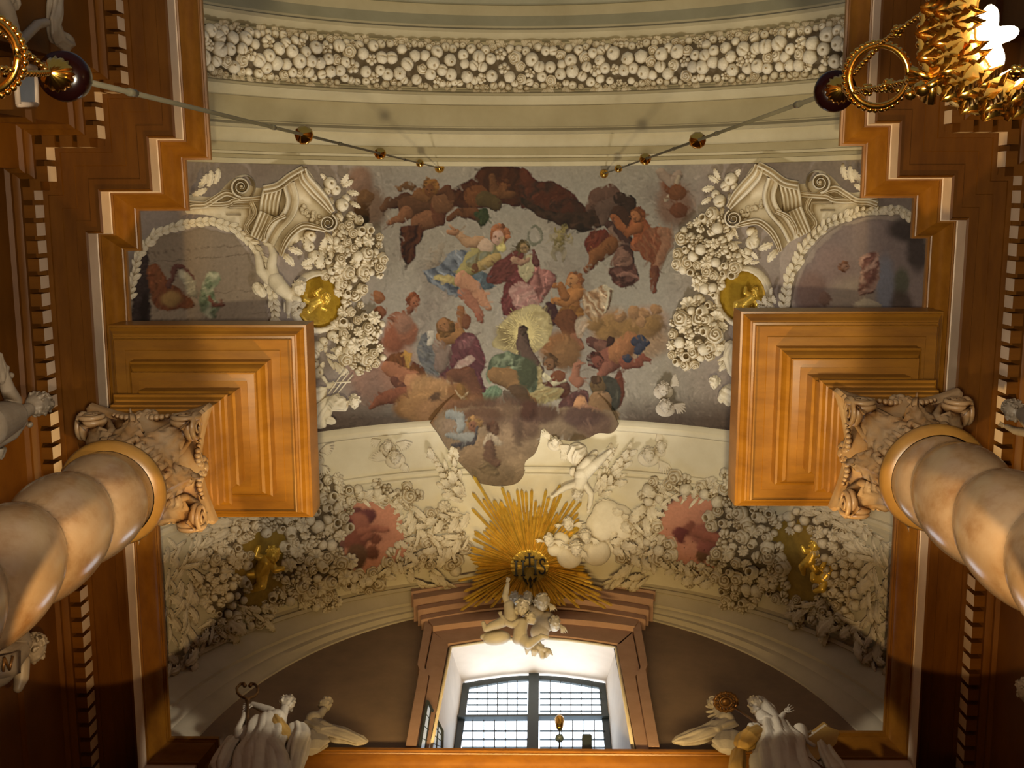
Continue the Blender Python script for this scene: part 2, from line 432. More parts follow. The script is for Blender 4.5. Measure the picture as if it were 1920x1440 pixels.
# ---- window: frame, mullion, transom, leads, panes
def bar(b, p, q, w, dp=.03):
    p = Vector(p); q = Vector(q); d = (q - p); L_ = d.length; d.normalize()
    y = Vector((0, 1, 0)); n = d.cross(y).normalized()
    pts = [p + n * w - y * dp, p - n * w - y * dp, p - n * w + y * dp, p + n * w + y * dp]
    b.prism(pts, q - p)
m_pane = mat('bright_window_glass', (0.8, 0.86, 0.95), (0.75, 0.8, 0.9), rough=0.4, emit=(0.80, 0.90, 1.0), estr=5.0)
win = MB()
wa = lambda u, v: wp(u, v, YG - .03)
fr = [wp(u, v, YG - .03) for (u, v) in INN]
cen = Vector((sum(p.x for p in fr) / len(fr), YG - .03, sum(p.z for p in fr) / len(fr) ))
inner = []
for (u, v) in INN:
    uu = u + (12 if u < 1000 else -12) * min(1, abs(u - 1000) / 100); vv = v + (8 if v < 1400 else 0)
    inner.append(wp(uu, vv, YG - .03))
for i in range(len(fr) - 1):
    win.prism([fr[i], fr[i + 1], inner[i + 1], inner[i]], (0, .08, 0))
bar(win, wa(1001, 1268), wa(998, 1445), .075, .05)
bar(win, wa(858, 1347), wa(1142, 1345), .03, .04)
window = struct('window_1', win, M['iron'], smooth=False); window['label'] = 'dark framed four-light window glowing with daylight'
def leads(u0, u1, vt0, vt1, nv, nh, v1):
    bb = MB()
    for k in range(1, nv):
        t = k / nv; bar(bb, wa(u0 + (u1 - u0) * t, vt0 + (vt1 - vt0) * t), wa(u0 + (u1 - u0) * t, v1), .006, .012)
    for k in range(1, nh):
        vv = max(vt0, vt1) + 4 + (v1 - max(vt0, vt1)) * k / nh
        bar(bb, wa(u0, vv), wa(u1, vv), .006, .012)
    return bb
for (u0, u1, a_, c_, v1, nv, nh) in [(876, 989, 1283, 1272, 1341, 6, 5), (1012, 1129, 1272, 1283, 1341, 6, 5), (866, 989, 1351, 1351, 1445, 6, 6), (1012, 1135, 1351, 1351, 1445, 6, 6)]:
    pm = MB(); pm.add([wp(u0 - 4, v1 + 3, YG), wp(u1 + 4, v1 + 3, YG), wp(u1 + 4, c_ - 8, YG), wp(u0 - 4, a_ - 8, YG)], [(0, 1, 2, 3)])
    pane = pm.build('glass_pane', m_pane, window, smooth=False)
    leads(u0, u1, a_, c_, nv, nh, v1).build('lead_bars', M['iron'], pane, smooth=False)
# ---- opened casement leaf standing in from the left jamb
cs = thing('open_casement', wp(800, 1411, 5.9), 'small opened casement leaf with dark bars left of the far window', 'casement')
A_, B_, C_, D_ = wp(785, 1409, 5.90), wp(801, 1315, 5.90), wp(829, 1372, 6.04), wp(828, 1411, 6.04)
b = MB()
for p, q in ((A_, B_), (B_, C_), (C_, D_)): b.tube([p, q], .022, 4)
b.build('casement_frame', M['iron'], cs, smooth=False)
b = MB()
for t in (.25, .5, .75):
    b.tube([B_.lerp(C_, t), A_.lerp(D_, t)], .01, 4)
for t in (.25, .5, .75): b.tube([B_.lerp(A_, t), C_.lerp(D_, t)], .006, 4)
b.build('lead_bars', M['iron'], cs, smooth=False)
b = MB(); b.add([A_, B_, C_, D_], [(0, 1, 2, 3)])
b.build('glass_pane', mat('casement_glass', (0.55, 0.62, 0.66), rough=0.15, emit=(.7, .8, .9), estr=.35), cs, smooth=False)
# ---- lantern finial and box on the end cornice in front of the window
ln = thing('lantern', PY(1049, 1411, 5.95), 'tiny glass lantern on a thin stem before the right window lights', 'lantern')
b = MB(); P = lambda u, v: PY(u, v, 5.95)
b.tube([P(1049, 1411), P(1049, 1390)], .012, 8); b.ball(P(1049, 1384), (.05, .05, .03)); b.tube([P(1049, 1384), P(1049, 1366)], .008, 8); b.build('stem', M['iron'], ln)
b = MB(); b.tube([P(1049, 1366), P(1049, 1361), P(1049, 1350), P(1049, 1347)], [.03, .045, .06, .05], 8); b.build('glass_body', M['brass'], ln)
b = MB(); b.tube([P(1049, 1347), P(1049, 1343), P(1049, 1340)], [.045, .03, .008], 8); b.build('cap', M['iron'], ln)
b = MB(); q = [PY(1091, 1410, 5.93), PY(1091, 1379, 5.93), PY(1094, 1376, 5.93), PY(1107, 1376, 5.93), PY(1110, 1379, 5.93), PY(1110, 1410, 5.93)]
b.prism(q, (0, .12, 0)); tag(b.build('floodlight_box', M['iron'], smooth=False), 'small dark box on the end cornice below the right window light', 'box')

# ------------------------------------------------------------------ entablature blocks and twisted columns
def block(cx, cy, lab, side):
    t = thing('entablature_block', (cx, cy, 8.52), lab, 'entablature block', 'entablature blocks over the twisted columns')
    def loft(name, prof, m, cap=True):
        b = MB()
        rows = [[Vector((cx + sx * w, cy + sy * w, z)) for sx, sy in ((-1, -1), (1, -1), (1, 1), (-1, 1))] for (w, z) in prof]
        b.grid(rows, closed=True, cap=cap); return b.build(name, m, t, angle=20, clean=1e-5)
    loft('cornice', [(.955, 10.5), (.955, 10.2), (.955, 10.13), (.935, 10.125), (.935, 10.10), (.925, 10.09), (.905, 10.075), (.88, 10.035), (.865, 10.03), (.865, 10.0), (.845, 9.995), (.845, 9.93), (.835, 9.925), (.835, 9.945),
                     (.74, 9.95), (.735, 9.942), (.655, 9.94), (.65, 9.9), (.65, 9.80), (.63, 9.79), (.625, 9.765), (.60, 9.72), (.575, 9.70), (.575, 9.64)], M['ochre_warm'])
    loft('frieze', [(.56, 9.64), (.50, 9.625), (.50, 9.615), (.44, 9.61), (.44, 9.42), (.42, 9.405), (.42, 9.01)], M['ochre_warm'])
    loft('architrave', [(.49, 9.02), (.49, 8.98), (.47, 8.97), (.455, 8.92), (.44, 8.915), (.44, 8.78), (.425, 8.775), (.425, 8.66), (.41, 8.655), (.41, 8.523)], M['ochre_warm'])
    return t
def column(cx, cy, hand, lab):
    t = thing('twisted_column', (cx, cy, 2.5), lab, 'column')
    b = MB(); rows = []
    n = 56; z0, z1, p = 3.2, 7.56, .74
    k = 150
    for i in range(k + 1):
        z = z0 + (z1 - z0) * i / k
        fade = min(1, (z1 - z) / .22); row = []
        for j in range(n):
            a = 2 * math.pi * j / n
            ph = (hand * a + 2 * math.pi * z / p + 1.0) / 2
            c = abs(math.cos(ph))
            r = .335 * (1 - fade * .22 + fade * .31 * (c ** .55)) * (1 + .02 * (z1 - z) / 4)
            row.append(Vector((cx + r * math.cos(a), cy + r * math.sin(a), z)))
        rows.append(row)
    b.grid(rows, closed=True, cap=True); b.build('shaft', M['marble'], t)
    b = MB()
    b.lathe([(.34, 7.54), (.385, 7.56), (.405, 7.60), (.40, 7.64), (.37, 7.66), (.355, 7.67), (.35, 7.72)], 40, c=(cx, cy, 0)); b.build('neck_ring', M['ring'], t)
    cap = MB(); cap.lathe([(.335, 7.70), (.33, 7.9), (.34, 8.1), (.39, 8.25), (.46, 8.36)], 40, c=(cx, cy, 0))
    # small vertical flutes of leaves round the bell
    for q in range(28):
        a = 2 * math.pi * q / 28
        e = Vector((math.cos(a), math.sin(a), 0)); c0 = Vector((cx, cy, 0))
        cap.tube([c0 + e * .335 + Vector((0, 0, 7.72)), c0 + e * .345 + Vector((0, 0, 7.9)), c0 + e * .365 + Vector((0, 0, 8.1))], [.03, .028, .012], 6)
    bell = cap.build('capital', M['capital'], t)
    # concave abacus with cut corners
    b = MB(); prof = [(1.0, 8.36), (1.03, 8.38), (1.03, 8.41), (1.07, 8.43), (1.09, 8.47), (1.09, 8.52)]
    rows = []
    for (sc, z) in prof:
        row = []
        for s4 in range(4):
            a0 = math.pi / 4 + s4 * math.pi / 2
            c0 = Vector((math.cos(a0), math.sin(a0))) * .68; c1 = Vector((math.cos(a0 + math.pi / 2), math.sin(a0 + math.pi / 2))) * .68
            tdir = (c1 - c0).normalized(); nrm = ((c0 + c1) / 2).normalized()
            for i in range(12):
                f = .04 + .92 * i / 11
                q = c0.lerp(c1, f) - nrm * .115 * math.sin(math.pi * f) ** 1.0
                row.append(Vector((cx + q.x * sc, cy + q.y * sc, z)))
        rows.append(row)
    b.grid(rows, closed=True, cap=True); b.build('abacus', M['capital'], bell, angle=40)
    # corner volutes (a pair of scrolls at each corner)
    for s4 in range(4):
        a0 = math.pi / 4 + s4 * math.pi / 2
        e = Vector((math.cos(a0), math.sin(a0), 0)); sd = Vector((-e.y, e.x, 0)); up = Vector((0, 0, 1))
        b = MB()
        fa = (Vector((math.copysign(1, e.x), 0, 0)), Vector((0, math.copysign(1, e.y), 0)))
        for s2 in (-1, 1):
            along, out = (fa[0], fa[1]) if s2 < 0 else (fa[1], fa[0])
            c_ = Vector((cx, cy, 8.225)) + along * .365 + out * .435
            path = []; rad = []
            for i in range(44):
                ang = math.pi * .5 - i * .30; rr = .118 * (1 - i / 50)
                path.append(c_ + along * math.cos(ang) * rr + up * math.sin(ang) * rr + out * (.012 + .022 * i / 44)); rad.append(.026 * (1 - i / 80))
            b.tube(path, rad, 7)
            R3 = Matrix((along, up, out)).transposed()
            b.lathe([(0, .018), (.06, .014), (.108, .0), (.112, -.02), (.10, -.05), (.05, -.08), (0, -.09)], 24, M=R3, c=c_)
            # stalk of the volute rising from the bell
            b.tube([Vector((cx, cy, 7.95)) + e * .34 + sd * s2 * .12, Vector((cx, cy, 8.18)) + e * .38 + sd * s2 * .10, Vector((cx, cy, 8.32)) + e * .47 + sd * s2 * .06, Vector((cx, cy, 8.345)) + e * .56 + sd * s2 * .05], [.03, .04, .045, .035], 6)
        b.build('volute', M['capital'], bell)
        # big acanthus leaf under each volute and one under each face
    for s8 in range(8):
        a0 = s8 * math.pi / 4; e = Vector((math.cos(a0), math.sin(a0), 0)); sd = Vector((-e.y, e.x, 0))
        corner = s8 % 2 == 1
        hgt, outr = (.40, .22) if corner else (.36, .15)
        b = MB(); rows = []
        for i in range(25):
            s_ = i / 24
            if s_ < .68: z = 7.70 + hgt * (s_ / .68); r_ = .36 + outr * .55 * (s_ / .68) ** 2.4
            else:
                q_ = (s_ - .68) / .32 * math.pi * 1.05; rc = outr * .30
                z = 7.70 + hgt + rc * .9 * math.sin(q_); r_ = .36 + outr * .55 + rc * (1 - math.cos(q_))
            w = (.15 if corner else .125) * math.sin(math.pi * (.16 + .80 * s_)) ** .8 * max(.02, 1 - s_ ** 4) ** .7 * (1 + .24 * math.cos(s_ * 34))
            row = []
            for j in range(9):
                f = (j - 4) / 4
                row.append(Vector((cx, cy, z)) + e * (r_ - .06 * f * f + .022 * math.cos(f * 9)) + sd * w * f)
            rows.append(row)
        b.grid(rows)
        b.build('acanthus_leaf', M['capital'], bell)
    # rosette and husk swag in the middle of each face
    for s4 in range(4):
        a0 = s4 * math.pi / 2; e = Vector((math.cos(a0), math.sin(a0), 0)); sd = Vector((-e.y, e.x, 0))
        b = MB(); c_ = Vector((cx, cy, 8.42)) + e * .43
        b.ball(c_, .05, n=8)
        for q in range(6):
            a1 = q * math.pi / 3; b.ball(c_ + (sd * math.cos(a1) + Vector((0, 0, 1)) * math.sin(a1)) * .06 , .035, n=8, m=5)
        for s2 in (-1, 1):
            for q in range(6):
                f = q / 5
                b.ball(Vector((cx, cy, 8.31 - .04 * math.sin(math.pi * f) + .03)) + e * (.42 + .02 * f) + sd * s2 * (.04 + .20 * f), (.036 - .016 * f), n=8, m=5)
        b.build('rosette', M['capital'], bell)
    return t
bl, br = (-3.105, 2.155), (2.955, 2.03)
block(*bl, 'square ochre entablature block resting on the left twisted column', 0)
block(*br, 'square ochre entablature block resting on the right twisted column', 1)
column(*bl, 1, 'twisted pale marble column with leafy capital, left of the window axis')
column(*br, -1, 'twisted pale marble column with leafy capital, right of the window axis')
# ================================================================== PAINTED SURFACES (a colour layer computed here, in paint strokes)
PW, PH = 1920, 1440
rng = np.random.RandomState(3)
def smooth_noise(h, w, cell, seed):
    r = np.random.RandomState(seed)
    gh, gw = h // cell + 3, w // cell + 3
    g = r.rand(gh, gw)
    y = np.arange(h) / cell; x = np.arange(w) / cell
    y0 = y.astype(int); x0 = x.astype(int); fy = y - y0; fx = x - x0
    fy = fy * fy * (3 - 2 * fy); fx = fx * fx * (3 - 2 * fx)
    a = g[y0][:, x0]; b_ = g[y0][:, x0 + 1]; c = g[y0 + 1][:, x0]; d = g[y0 + 1][:, x0 + 1]
    fy = fy[:, None]; fx = fx[None, :]
    return (a * (1 - fx) + b_ * fx) * (1 - fy) + (c * (1 - fx) + d * fx) * fy
def fbm(h, w, cell, seed, octv=4):
    t = np.zeros((h, w)); amp = 1; s = 0
    for o in range(octv):
        t += amp * smooth_noise(h, w, max(2, cell >> o), seed + o); s += amp; amp *= .55
    return t / s
def srgb(c): return np.array(lin(c))
CAN = np.zeros((PH, PW, 3)) + srgb((142, 127, 104))
n1 = fbm(PH, PW, 160, 11); n2 = fbm(PH, PW, 90, 21); n3 = fbm(PH, PW, 240, 31)
def mixc(mask, c):
    global CAN
    CAN = CAN * (1 - mask[..., None]) + srgb(c) * mask[..., None]
mixc(np.clip((n1 - .45) * 4, 0, 1) * .75, (148, 134, 114))
mixc(np.clip((n2 - .5) * 4, 0, 1) * .55, (116, 96, 80))
uu, vv = np.meshgrid(np.arange(PW), np.arange(PH))
mixc(np.clip((n3 - .4) * 4, 0, 1) * np.clip(1 - abs(uu - 990) / 330, 0, 1) * .8, (140, 134, 116))
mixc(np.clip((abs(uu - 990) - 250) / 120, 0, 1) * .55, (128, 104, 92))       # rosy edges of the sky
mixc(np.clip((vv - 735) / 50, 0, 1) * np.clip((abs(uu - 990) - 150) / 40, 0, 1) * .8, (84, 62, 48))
def patch(cx, cy, ex, ey):
    x0, x1 = max(0, int(cx - ex)), min(PW, int(cx + ex) + 2); y0, y1 = max(0, int(cy - ey)), min(PH, int(cy + ey) + 2)
    return x0, x1, y0, y1
def sstep(x): x = np.clip(x, 0, 1); return x * x * (3 - 2 * x)
LX, LY = -.55, -.75
def put(x0, x1, y0, y1, a, col):
    CAN[y0:y1, x0:x1] = CAN[y0:y1, x0:x1] * (1 - a[..., None]) + col * a[..., None]
def blob(cx, cy, rx, ry, c, rot=0, soft=.12, sh=.35, op=1.0):
    e = max(rx, ry) * 1.3 + 3; x0, x1, y0, y1 = patch(cx, cy, e, e)
    if x1 <= x0 or y1 <= y0: return
    X, Y_ = np.meshgrid(np.arange(x0, x1) - cx, np.arange(y0, y1) - cy)
    ca, sa = math.cos(math.radians(rot)), math.sin(math.radians(rot))
    p = (X * ca + Y_ * sa) / rx; q = (-X * sa + Y_ * ca) / ry
    d = np.sqrt(p * p + q * q)
    a = sstep((1 + soft / 2 - d) / max(soft, .02)) * op
    l = (X * LX + Y_ * LY) / (math.hypot(X.max(), Y_.max()) * .6 + 1e-6)
    k = 1 + sh * np.clip(l, -1, 1.2) - sh * .5 * np.clip(d - .55, 0, 1)
    put(x0, x1, y0, y1, a, srgb(c) * k[..., None])
def limb(pts, rad, c, sh=.45, op=1.0, soft=1.4):
    """tapering stroke along a polyline, shaded as a round form"""
    xs = [p[0] for p in pts]; ys_ = [p[1] for p in pts]; R_ = max(rad) + 3
    x0, x1 = max(0, int(min(xs) - R_)), min(PW, int(max(xs) + R_) + 1); y0, y1 = max(0, int(min(ys_) - R_)), min(PH, int(max(ys_) + R_) + 1)
    X, Y_ = np.meshgrid(np.arange(x0, x1, dtype=float), np.arange(y0, y1, dtype=float))
    best = np.full(X.shape, 9e9); side = np.zeros(X.shape); rr = np.ones(X.shape)
    for i in range(len(pts) - 1):
        ax, ay = pts[i]; bx, by = pts[i + 1]; dx, dy = bx - ax, by - ay; L2 = dx * dx + dy * dy + 1e-6
        t = np.clip(((X - ax) * dx + (Y_ - ay) * dy) / L2, 0, 1)
        qx, qy = X - (ax + t * dx), Y_ - (ay + t * dy); r = rad[i] + (rad[i + 1] - rad[i]) * t
        d = np.sqrt(qx * qx + qy * qy) - r
        m = d < best
        best = np.where(m, d, best); rr = np.where(m, r, rr); side = np.where(m, (qx * LX + qy * LY) / (r + .1), side)
    a = sstep((soft / 2 - best) / soft) * op
    edge = np.clip(1 + best / (rr + .1), 0, 1)
    k = 1 + sh * np.clip(side, -1, 1) - sh * .45 * edge ** 3
    put(x0, x1, y0, y1, a, srgb(c) * k[..., None])
def catmull(pts, n=6):
    P_ = [np.array(p, float) for p in pts]; N_ = len(P_); out = []
    for i in range(N_):
        p0, p1, p2, p3 = P_[i - 1], P_[i], P_[(i + 1) % N_], P_[(i + 2) % N_]
        for k in range(n):
            t = k / n
            out.append(.5 * ((2 * p1) + (-p0 + p2) * t + (2 * p0 - 5 * p1 + 4 * p2 - p3) * t * t + (-p0 + 3 * p1 - 3 * p2 + p3) * t ** 3))
    return out
def inside(poly, X, Y_):
    m = np.zeros(X.shape, bool); n = len(poly)
    for i in range(n):
        xi, yi = poly[i]; xj, yj = poly[i - 1]
        m ^= ((yi > Y_) != (yj > Y_)) & (X < (xj - xi) * (Y_ - yi) / (yj - yi + 1e-9) + xi)
    return m
def blur(a, k):
    for _ in range(k):
        a = (np.roll(a, 1, 0) + np.roll(a, -1, 0) + 2 * a) / 4; a = (np.roll(a, 1, 1) + np.roll(a, -1, 1) + 2 * a) / 4
    return a
def stroke(pts, rad, colr, op):
    xs = [p[0] for p in pts]; ys_ = [p[1] for p in pts]
    x0, x1 = max(0, int(min(xs) - 4)), min(PW, int(max(xs) + 5)); y0, y1 = max(0, int(min(ys_) - 4)), min(PH, int(max(ys_) + 5))
    X, Y_ = np.meshgrid(np.arange(x0, x1, dtype=float), np.arange(y0, y1, dtype=float)); best = np.full(X.shape, 9.)
    for i in range(len(pts) - 1):
        ax, ay = pts[i]; dx, dy = pts[i + 1][0] - ax, pts[i + 1][1] - ay
        t = np.clip(((X - ax) * dx + (Y_ - ay) * dy) / (dx * dx + dy * dy + 1e-6), 0, 1)
        best = np.minimum(best, np.sqrt((X - ax - t * dx) ** 2 + (Y_ - ay - t * dy) ** 2) - (rad[i] + (rad[i + 1] - rad[i]) * t))
    put(x0, x1, y0, y1, sstep((1.0 - best) / 2.2) * op, colr)
def cloth(pts, c, c2=None, ang=60, freq=.35, sh=.5, op=1.0, soft=1, sm=True, seed=0):
    """drapery: smooth outline, folds running at an angle"""
    poly = catmull(pts) if sm else pts
    xs = [p[0] for p in poly]; ys_ = [p[1] for p in poly]
    x0, x1 = max(0, int(min(xs)) - 6), min(PW, int(max(xs)) + 7); y0, y1 = max(0, int(min(ys_)) - 6), min(PH, int(max(ys_)) + 7)
    X, Y_ = np.meshgrid(np.arange(x0, x1, dtype=float), np.arange(y0, y1, dtype=float))
    a = blur(inside(poly, X, Y_).astype(float), soft) * op
    nz = fbm(y1 - y0, x1 - x0, 24, 50 + seed + int(x0), 3)
    th = math.radians(ang); s = X * math.cos(th) + Y_ * math.sin(th)
    f = np.sin(s * freq * .75 + nz * 11); f2 = np.sin(s * freq * 1.9 + nz * 14 + 1)
    cx, cy = (min(xs) + max(xs)) / 2, (min(ys_) + max(ys_)) / 2
    g = ((X - cx) * LX + (Y_ - cy) * LY) / (max(xs) - min(xs) + max(ys_) - min(ys_))
    col = srgb(c) * np.ones(X.shape + (3,))
    if c2 is not None:
        w = (.5 + f * .42)[..., None]; col = col * (1 - w) + srgb(c2) * w
    deep = blur(inside(poly, X, Y_).astype(float), 9)
    k = 1 + sh * (.34 * f + .2 * f2) + sh * 1.5 * g - .35 * (1 - deep)
    put(x0, x1, y0, y1, a, col * np.clip(k, .15, 2)[..., None])
    # folds drawn over it: light and dark strokes running with the cloth
    if sh < .25: return
    qf = random.Random(int(x0 * 13 + y0)); A2_ = float(a.sum()); base = srgb(c)
    for _ in range(int(min(70, A2_ / 70))):
        i, j = qf.randrange(0, y1 - y0), qf.randrange(0, x1 - x0)
        if a[i, j] < .9 * op: continue
        x, y = x0 + j, y0 + i; d_ = th + math.pi / 2 + qf.uniform(-.45, .45); L_ = qf.uniform(8, 26); bend = qf.uniform(-.05, .05)
        pts_ = []
        for s_ in range(5):
            jj, ii = int(x - x0), int(y - y0)
            if not (0 <= ii < y1 - y0 and 0 <= jj < x1 - x0) or a[ii, jj] < .6 * op: break
            pts_.append((x, y)); x += math.cos(d_) * L_ / 5; y += math.sin(d_) * L_ / 5; d_ += bend * L_ / 5
        if len(pts_) < 3: continue
        g_ = qf.choice((.45, .55, .62, 1.45, 1.7, 1.9))
        here = CAN[int(pts_[1][1]), int(pts_[1][0])] * g_
        stroke(pts_, [qf.uniform(.5, 1.0)] + [qf.uniform(1.0, 2.0)] * (len(pts_) - 2) + [.4], here, .55)
def head(x, y, r, skin, hair, look=0, hairy=1.0):
    a = math.radians(look)
    blob(x, y, r * 1.05, r * 1.1, hair, sh=.4)
    fx, fy = x + math.cos(a) * r * .34, y + math.sin(a) * r * .34
    blob(fx, fy, r * .66, r * .78, skin, sh=.35)
    px_, py_ = -math.sin(a), math.cos(a)
    dk = tuple(int(k * .55) for k in skin)
    for s in (-1, 1): blob(fx + px_ * s * r * .28 + math.cos(a) * r * .1, fy + py_ * s * r * .28, r * .13, r * .09, dk, sh=0, op=.7)
    blob(fx + math.cos(a) * r * .3, fy + math.sin(a) * r * .3 + r * .12, r * .10, r * .16, tuple(min(255, int(k * 1.1)) for k in skin), op=.7)
    blob(fx + math.cos(a) * r * .1, fy + r * .44, r * .17, r * .06, dk, sh=0, op=.6)
    q = random.Random(int(x * 7 + y))
    for _ in range(int(9 * hairy)):
        b_ = a + math.pi + q.uniform(-1.5, 1.5); w_ = q.uniform(.75, 1.25)
        blob(x + math.cos(b_) * r * .9, y + math.sin(b_) * r * .95, r * .3, r * .26, tuple(min(255, k * w_) for k in hair), sh=.5, op=.85)
def putto(x, y, s, rot, skin, hair, op=1, wings=None):
    """small winged child: torso, head, arms, legs, drawn in a turned frame"""
    ca, sa = math.cos(math.radians(rot)), math.sin(math.radians(rot))
    T = lambda a, b_: (x + s * (a * ca - b_ * sa), y + s * (a * sa + b_ * ca))
    if wings:
        for q in (-1, 1): limb([T(q * .3, -.4), T(q * 1.0, -.95), T(q * 1.5, -.3)], [s * .25, s * .38, s * .1], wings, op=op)
    for q in (-1, 1):
        limb([T(q * .3, .7), T(q * .55, 1.25), T(q * .35, 1.8)], [s * .34, s * .27, s * .15], tuple(int(k * .9) for k in skin), op=op)
        limb([T(q * .42, -.5), T(q * .95, -.15), T(q * 1.15, -.65)], [s * .22, s * .18, s * .1], skin, op=op)
    limb([T(0, -.5), T(0, .55)], [s * .46, s * .52], skin, op=op)
    if op > .6: head(*T(0, -1.2), s * .46, skin, hair, look=rot + 90)
    else: blob(*T(0, -1.2), s * .44, s * .48, skin, op=op)
Z = lambda n: (lambda x, y: ((680, 980, 680, 980)[n - 1] + x / 4.8, (300, 300, 600, 600)[n - 1] + y / 4.8))
a1, a2, a3, a4 = Z(1), Z(2), Z(3), Z(4)
def A(f, *xy): return [f(xy[i], xy[i + 1]) for i in range(0, len(xy), 2)]
FL, FD, RED = (150, 98, 58), (112, 66, 34), (104, 48, 34)
# faint far cherubs and clouds
for (x, y, s, r_, c) in [(820, 480, 16, 20, (140, 118, 92)), (840, 545, 12, 200, (150, 128, 108)), (1050, 455, 18, 5, (128, 108, 62)), (1215, 625, 16, 60, (140, 102, 70)), (1120, 590, 11, 120, (150, 104, 70)), (1080, 590, 10, 300, (148, 110, 76))]:
    putto(x, y, s, r_, c, c, op=.5)
for (x, y, rx, ry, c) in [(700, 700, 50, 60, (140, 96, 74)), (745, 690, 34, 60, (150, 104, 78)), (1190, 640, 70, 34, (144, 106, 68)), (1215, 600, 40, 25, (150, 112, 84)), (1150, 620, 40, 40, (140, 96, 52)), (690, 390, 34, 40, (112, 74, 44)), (675, 340, 24, 28, (126, 84, 56)), (1265, 385, 34, 40, (120, 78, 52)), (1255, 345, 18, 16, (126, 70, 36))]:
    blob(x, y, rx, ry, c, soft=.7, sh=.3, op=.8)
blob(1258, 352, 14, 13, (112, 60, 26), sh=.5); limb(A(a2, 1240, 110, 1330, 210, 1400, 130), [9, 8, 9], (142, 116, 92)); limb(A(a2, 1400, 160, 1370, 270, 1300, 350), [4, 6, 4], (150, 126, 96)); blob(*a2(1390, 290), 17, 16, (116, 66, 32)); blob(*a2(1400, 450), 16, 14, (106, 58, 30))
blob(685, 372, 17, 16, (108, 70, 34)); blob(678, 395, 15, 18, (92, 58, 26)); blob(681, 411, 10, 9, (50, 34, 16), soft=.6)
# dark curtain held by cherubs
cloth(A(a1, 640, 480, 800, 270, 960, 180, 1100, 60, 1300, 50, 1440, 110, 1440, 390, 1230, 400, 1100, 440, 900, 430, 780, 420), (92, 46, 20), (60, 32, 16), ang=20, freq=.16, sh=.5, seed=3)
cloth(A(a2, -20, 80, 140, 190, 270, 190, 430, 290, 580, 430, 700, 420, 720, 560, 620, 640, 480, 630, 330, 570, 160, 510, 40, 430, -20, 400), (96, 44, 20), (52, 32, 20), ang=70, freq=.13, sh=.6, seed=1)
cloth(A(a2, -20, 330, 160, 420, 330, 470, 540, 460, 720, 450, 710, 580, 560, 640, 420, 610, 200, 530, 40, 430), (46, 32, 20), (64, 40, 24), ang=80, freq=.12, sh=.4, seed=6)
limb(A(a2, 600, 430, 680, 330, 780, 300, 850, 340), [8, 16, 18, 14], (98, 66, 48)); limb(A(a2, 720, 560, 740, 440, 850, 400), [6, 18, 14], (92, 66, 50)); limb(A(a2, 870, 340, 950, 370, 960, 460), [12, 14, 13], (58, 38, 26))
limb(A(a2, 860, 470, 930, 540), [14, 12], (70, 42, 26))
limb(A(a2, 770, 580, 870, 640, 930, 760, 960, 920), [8, 16, 14, 9], (74, 46, 36)); limb(A(a2, 790, 620, 860, 760), [4, 6], (128, 96, 74), op=.8)
cloth(A(a2, 860, 780, 960, 850, 970, 940, 820, 960, 780, 930), (118, 80, 60), sh=.4); cloth(A(a2, 770, 980, 900, 950, 1010, 940, 1050, 1050, 1010, 1110, 930, 1140, 850, 1130, 800, 1060), (72, 40, 30), (98, 60, 46), ang=75, freq=.3)
limb(A(a2, 850, 1050, 930, 1020, 1020, 1040), [3, 5, 4], (132, 88, 68), op=.8)
# winged cherub tying the curtain
cloth(A(a2, 560, 720, 640, 640, 760, 640, 820, 740, 760, 860, 640, 880, 570, 820), (120, 46, 24), (84, 38, 20), ang=30, freq=.3); limb(A(a2, 790, 760, 700, 830, 650, 860, 610, 950, 570, 985), [15, 15, 10, 7, 6], (118, 68, 28))
limb(A(a2, 1040, 590, 1080, 690, 1040, 760), [18, 20, 14], (138, 70, 30)); limb(A(a2, 1030, 600, 960, 640, 870, 590, 815, 510), [11, 10, 8, 6], (140, 76, 32)); head(*a2(1030, 490), 13, (150, 88, 42), (108, 58, 22), look=160)
cloth(A(a2, 1090, 640, 1200, 600, 1330, 610, 1340, 700, 1290, 850, 1230, 960, 1200, 1060, 1190, 1190, 1150, 1160, 1135, 1040, 1150, 930, 1090, 890, 1040, 820, 980, 760, 1050, 720), (134, 80, 46), (110, 54, 26), ang=-35, freq=.5, sh=.45)
limb(A(a2, 1250, 640, 1310, 660, 1300, 760, 1230, 900, 1190, 1020, 1175, 1170), [10, 12, 11, 9, 7, 2], (142, 98, 66), op=.65); limb(A(a2, 1190, 990, 1180, 1180), [8, 3], (104, 56, 34))
# cherubs left of the curtain
limb(A(a1, 340, 250, 400, 220, 440, 240), [6, 8, 7], (112, 74, 38)); limb(A(a1, 180, 430, 240, 370), [7, 9], (100, 62, 32)); limb(A(a1, 240, 420, 380, 350, 480, 380), [6, 14, 12], (84, 50, 26)); limb(A(a1, 420, 420, 600, 380), [22, 26], (96, 58, 30)); limb(A(a1, 220, 570, 340, 520, 400, 470), [5, 9, 13], (128, 78, 42)); limb(A(a1, 520, 560, 640, 520), [18, 16], (122, 74, 40)); limb(A(a1, 690, 420, 690, 540), [16, 12], (100, 54, 28)); blob(*a1(720, 370), 20, 22, (116, 72, 38)); limb(A(a1, 660, 300, 760, 260, 810, 350), [4, 9, 8], (98, 56, 28)); limb(A(a1, 500, 300, 580, 330), [11, 10], (120, 74, 34))
head(*a1(605, 245), 15, (118, 68, 28), (130, 82, 26), look=100)
cloth(A(a1, 340, 600, 440, 580, 530, 620, 525, 720, 480, 790, 475, 880, 420, 945, 375, 910, 340, 800, 335, 680), (56, 26, 14), (84, 42, 18), ang=10, freq=.4, sh=.6)
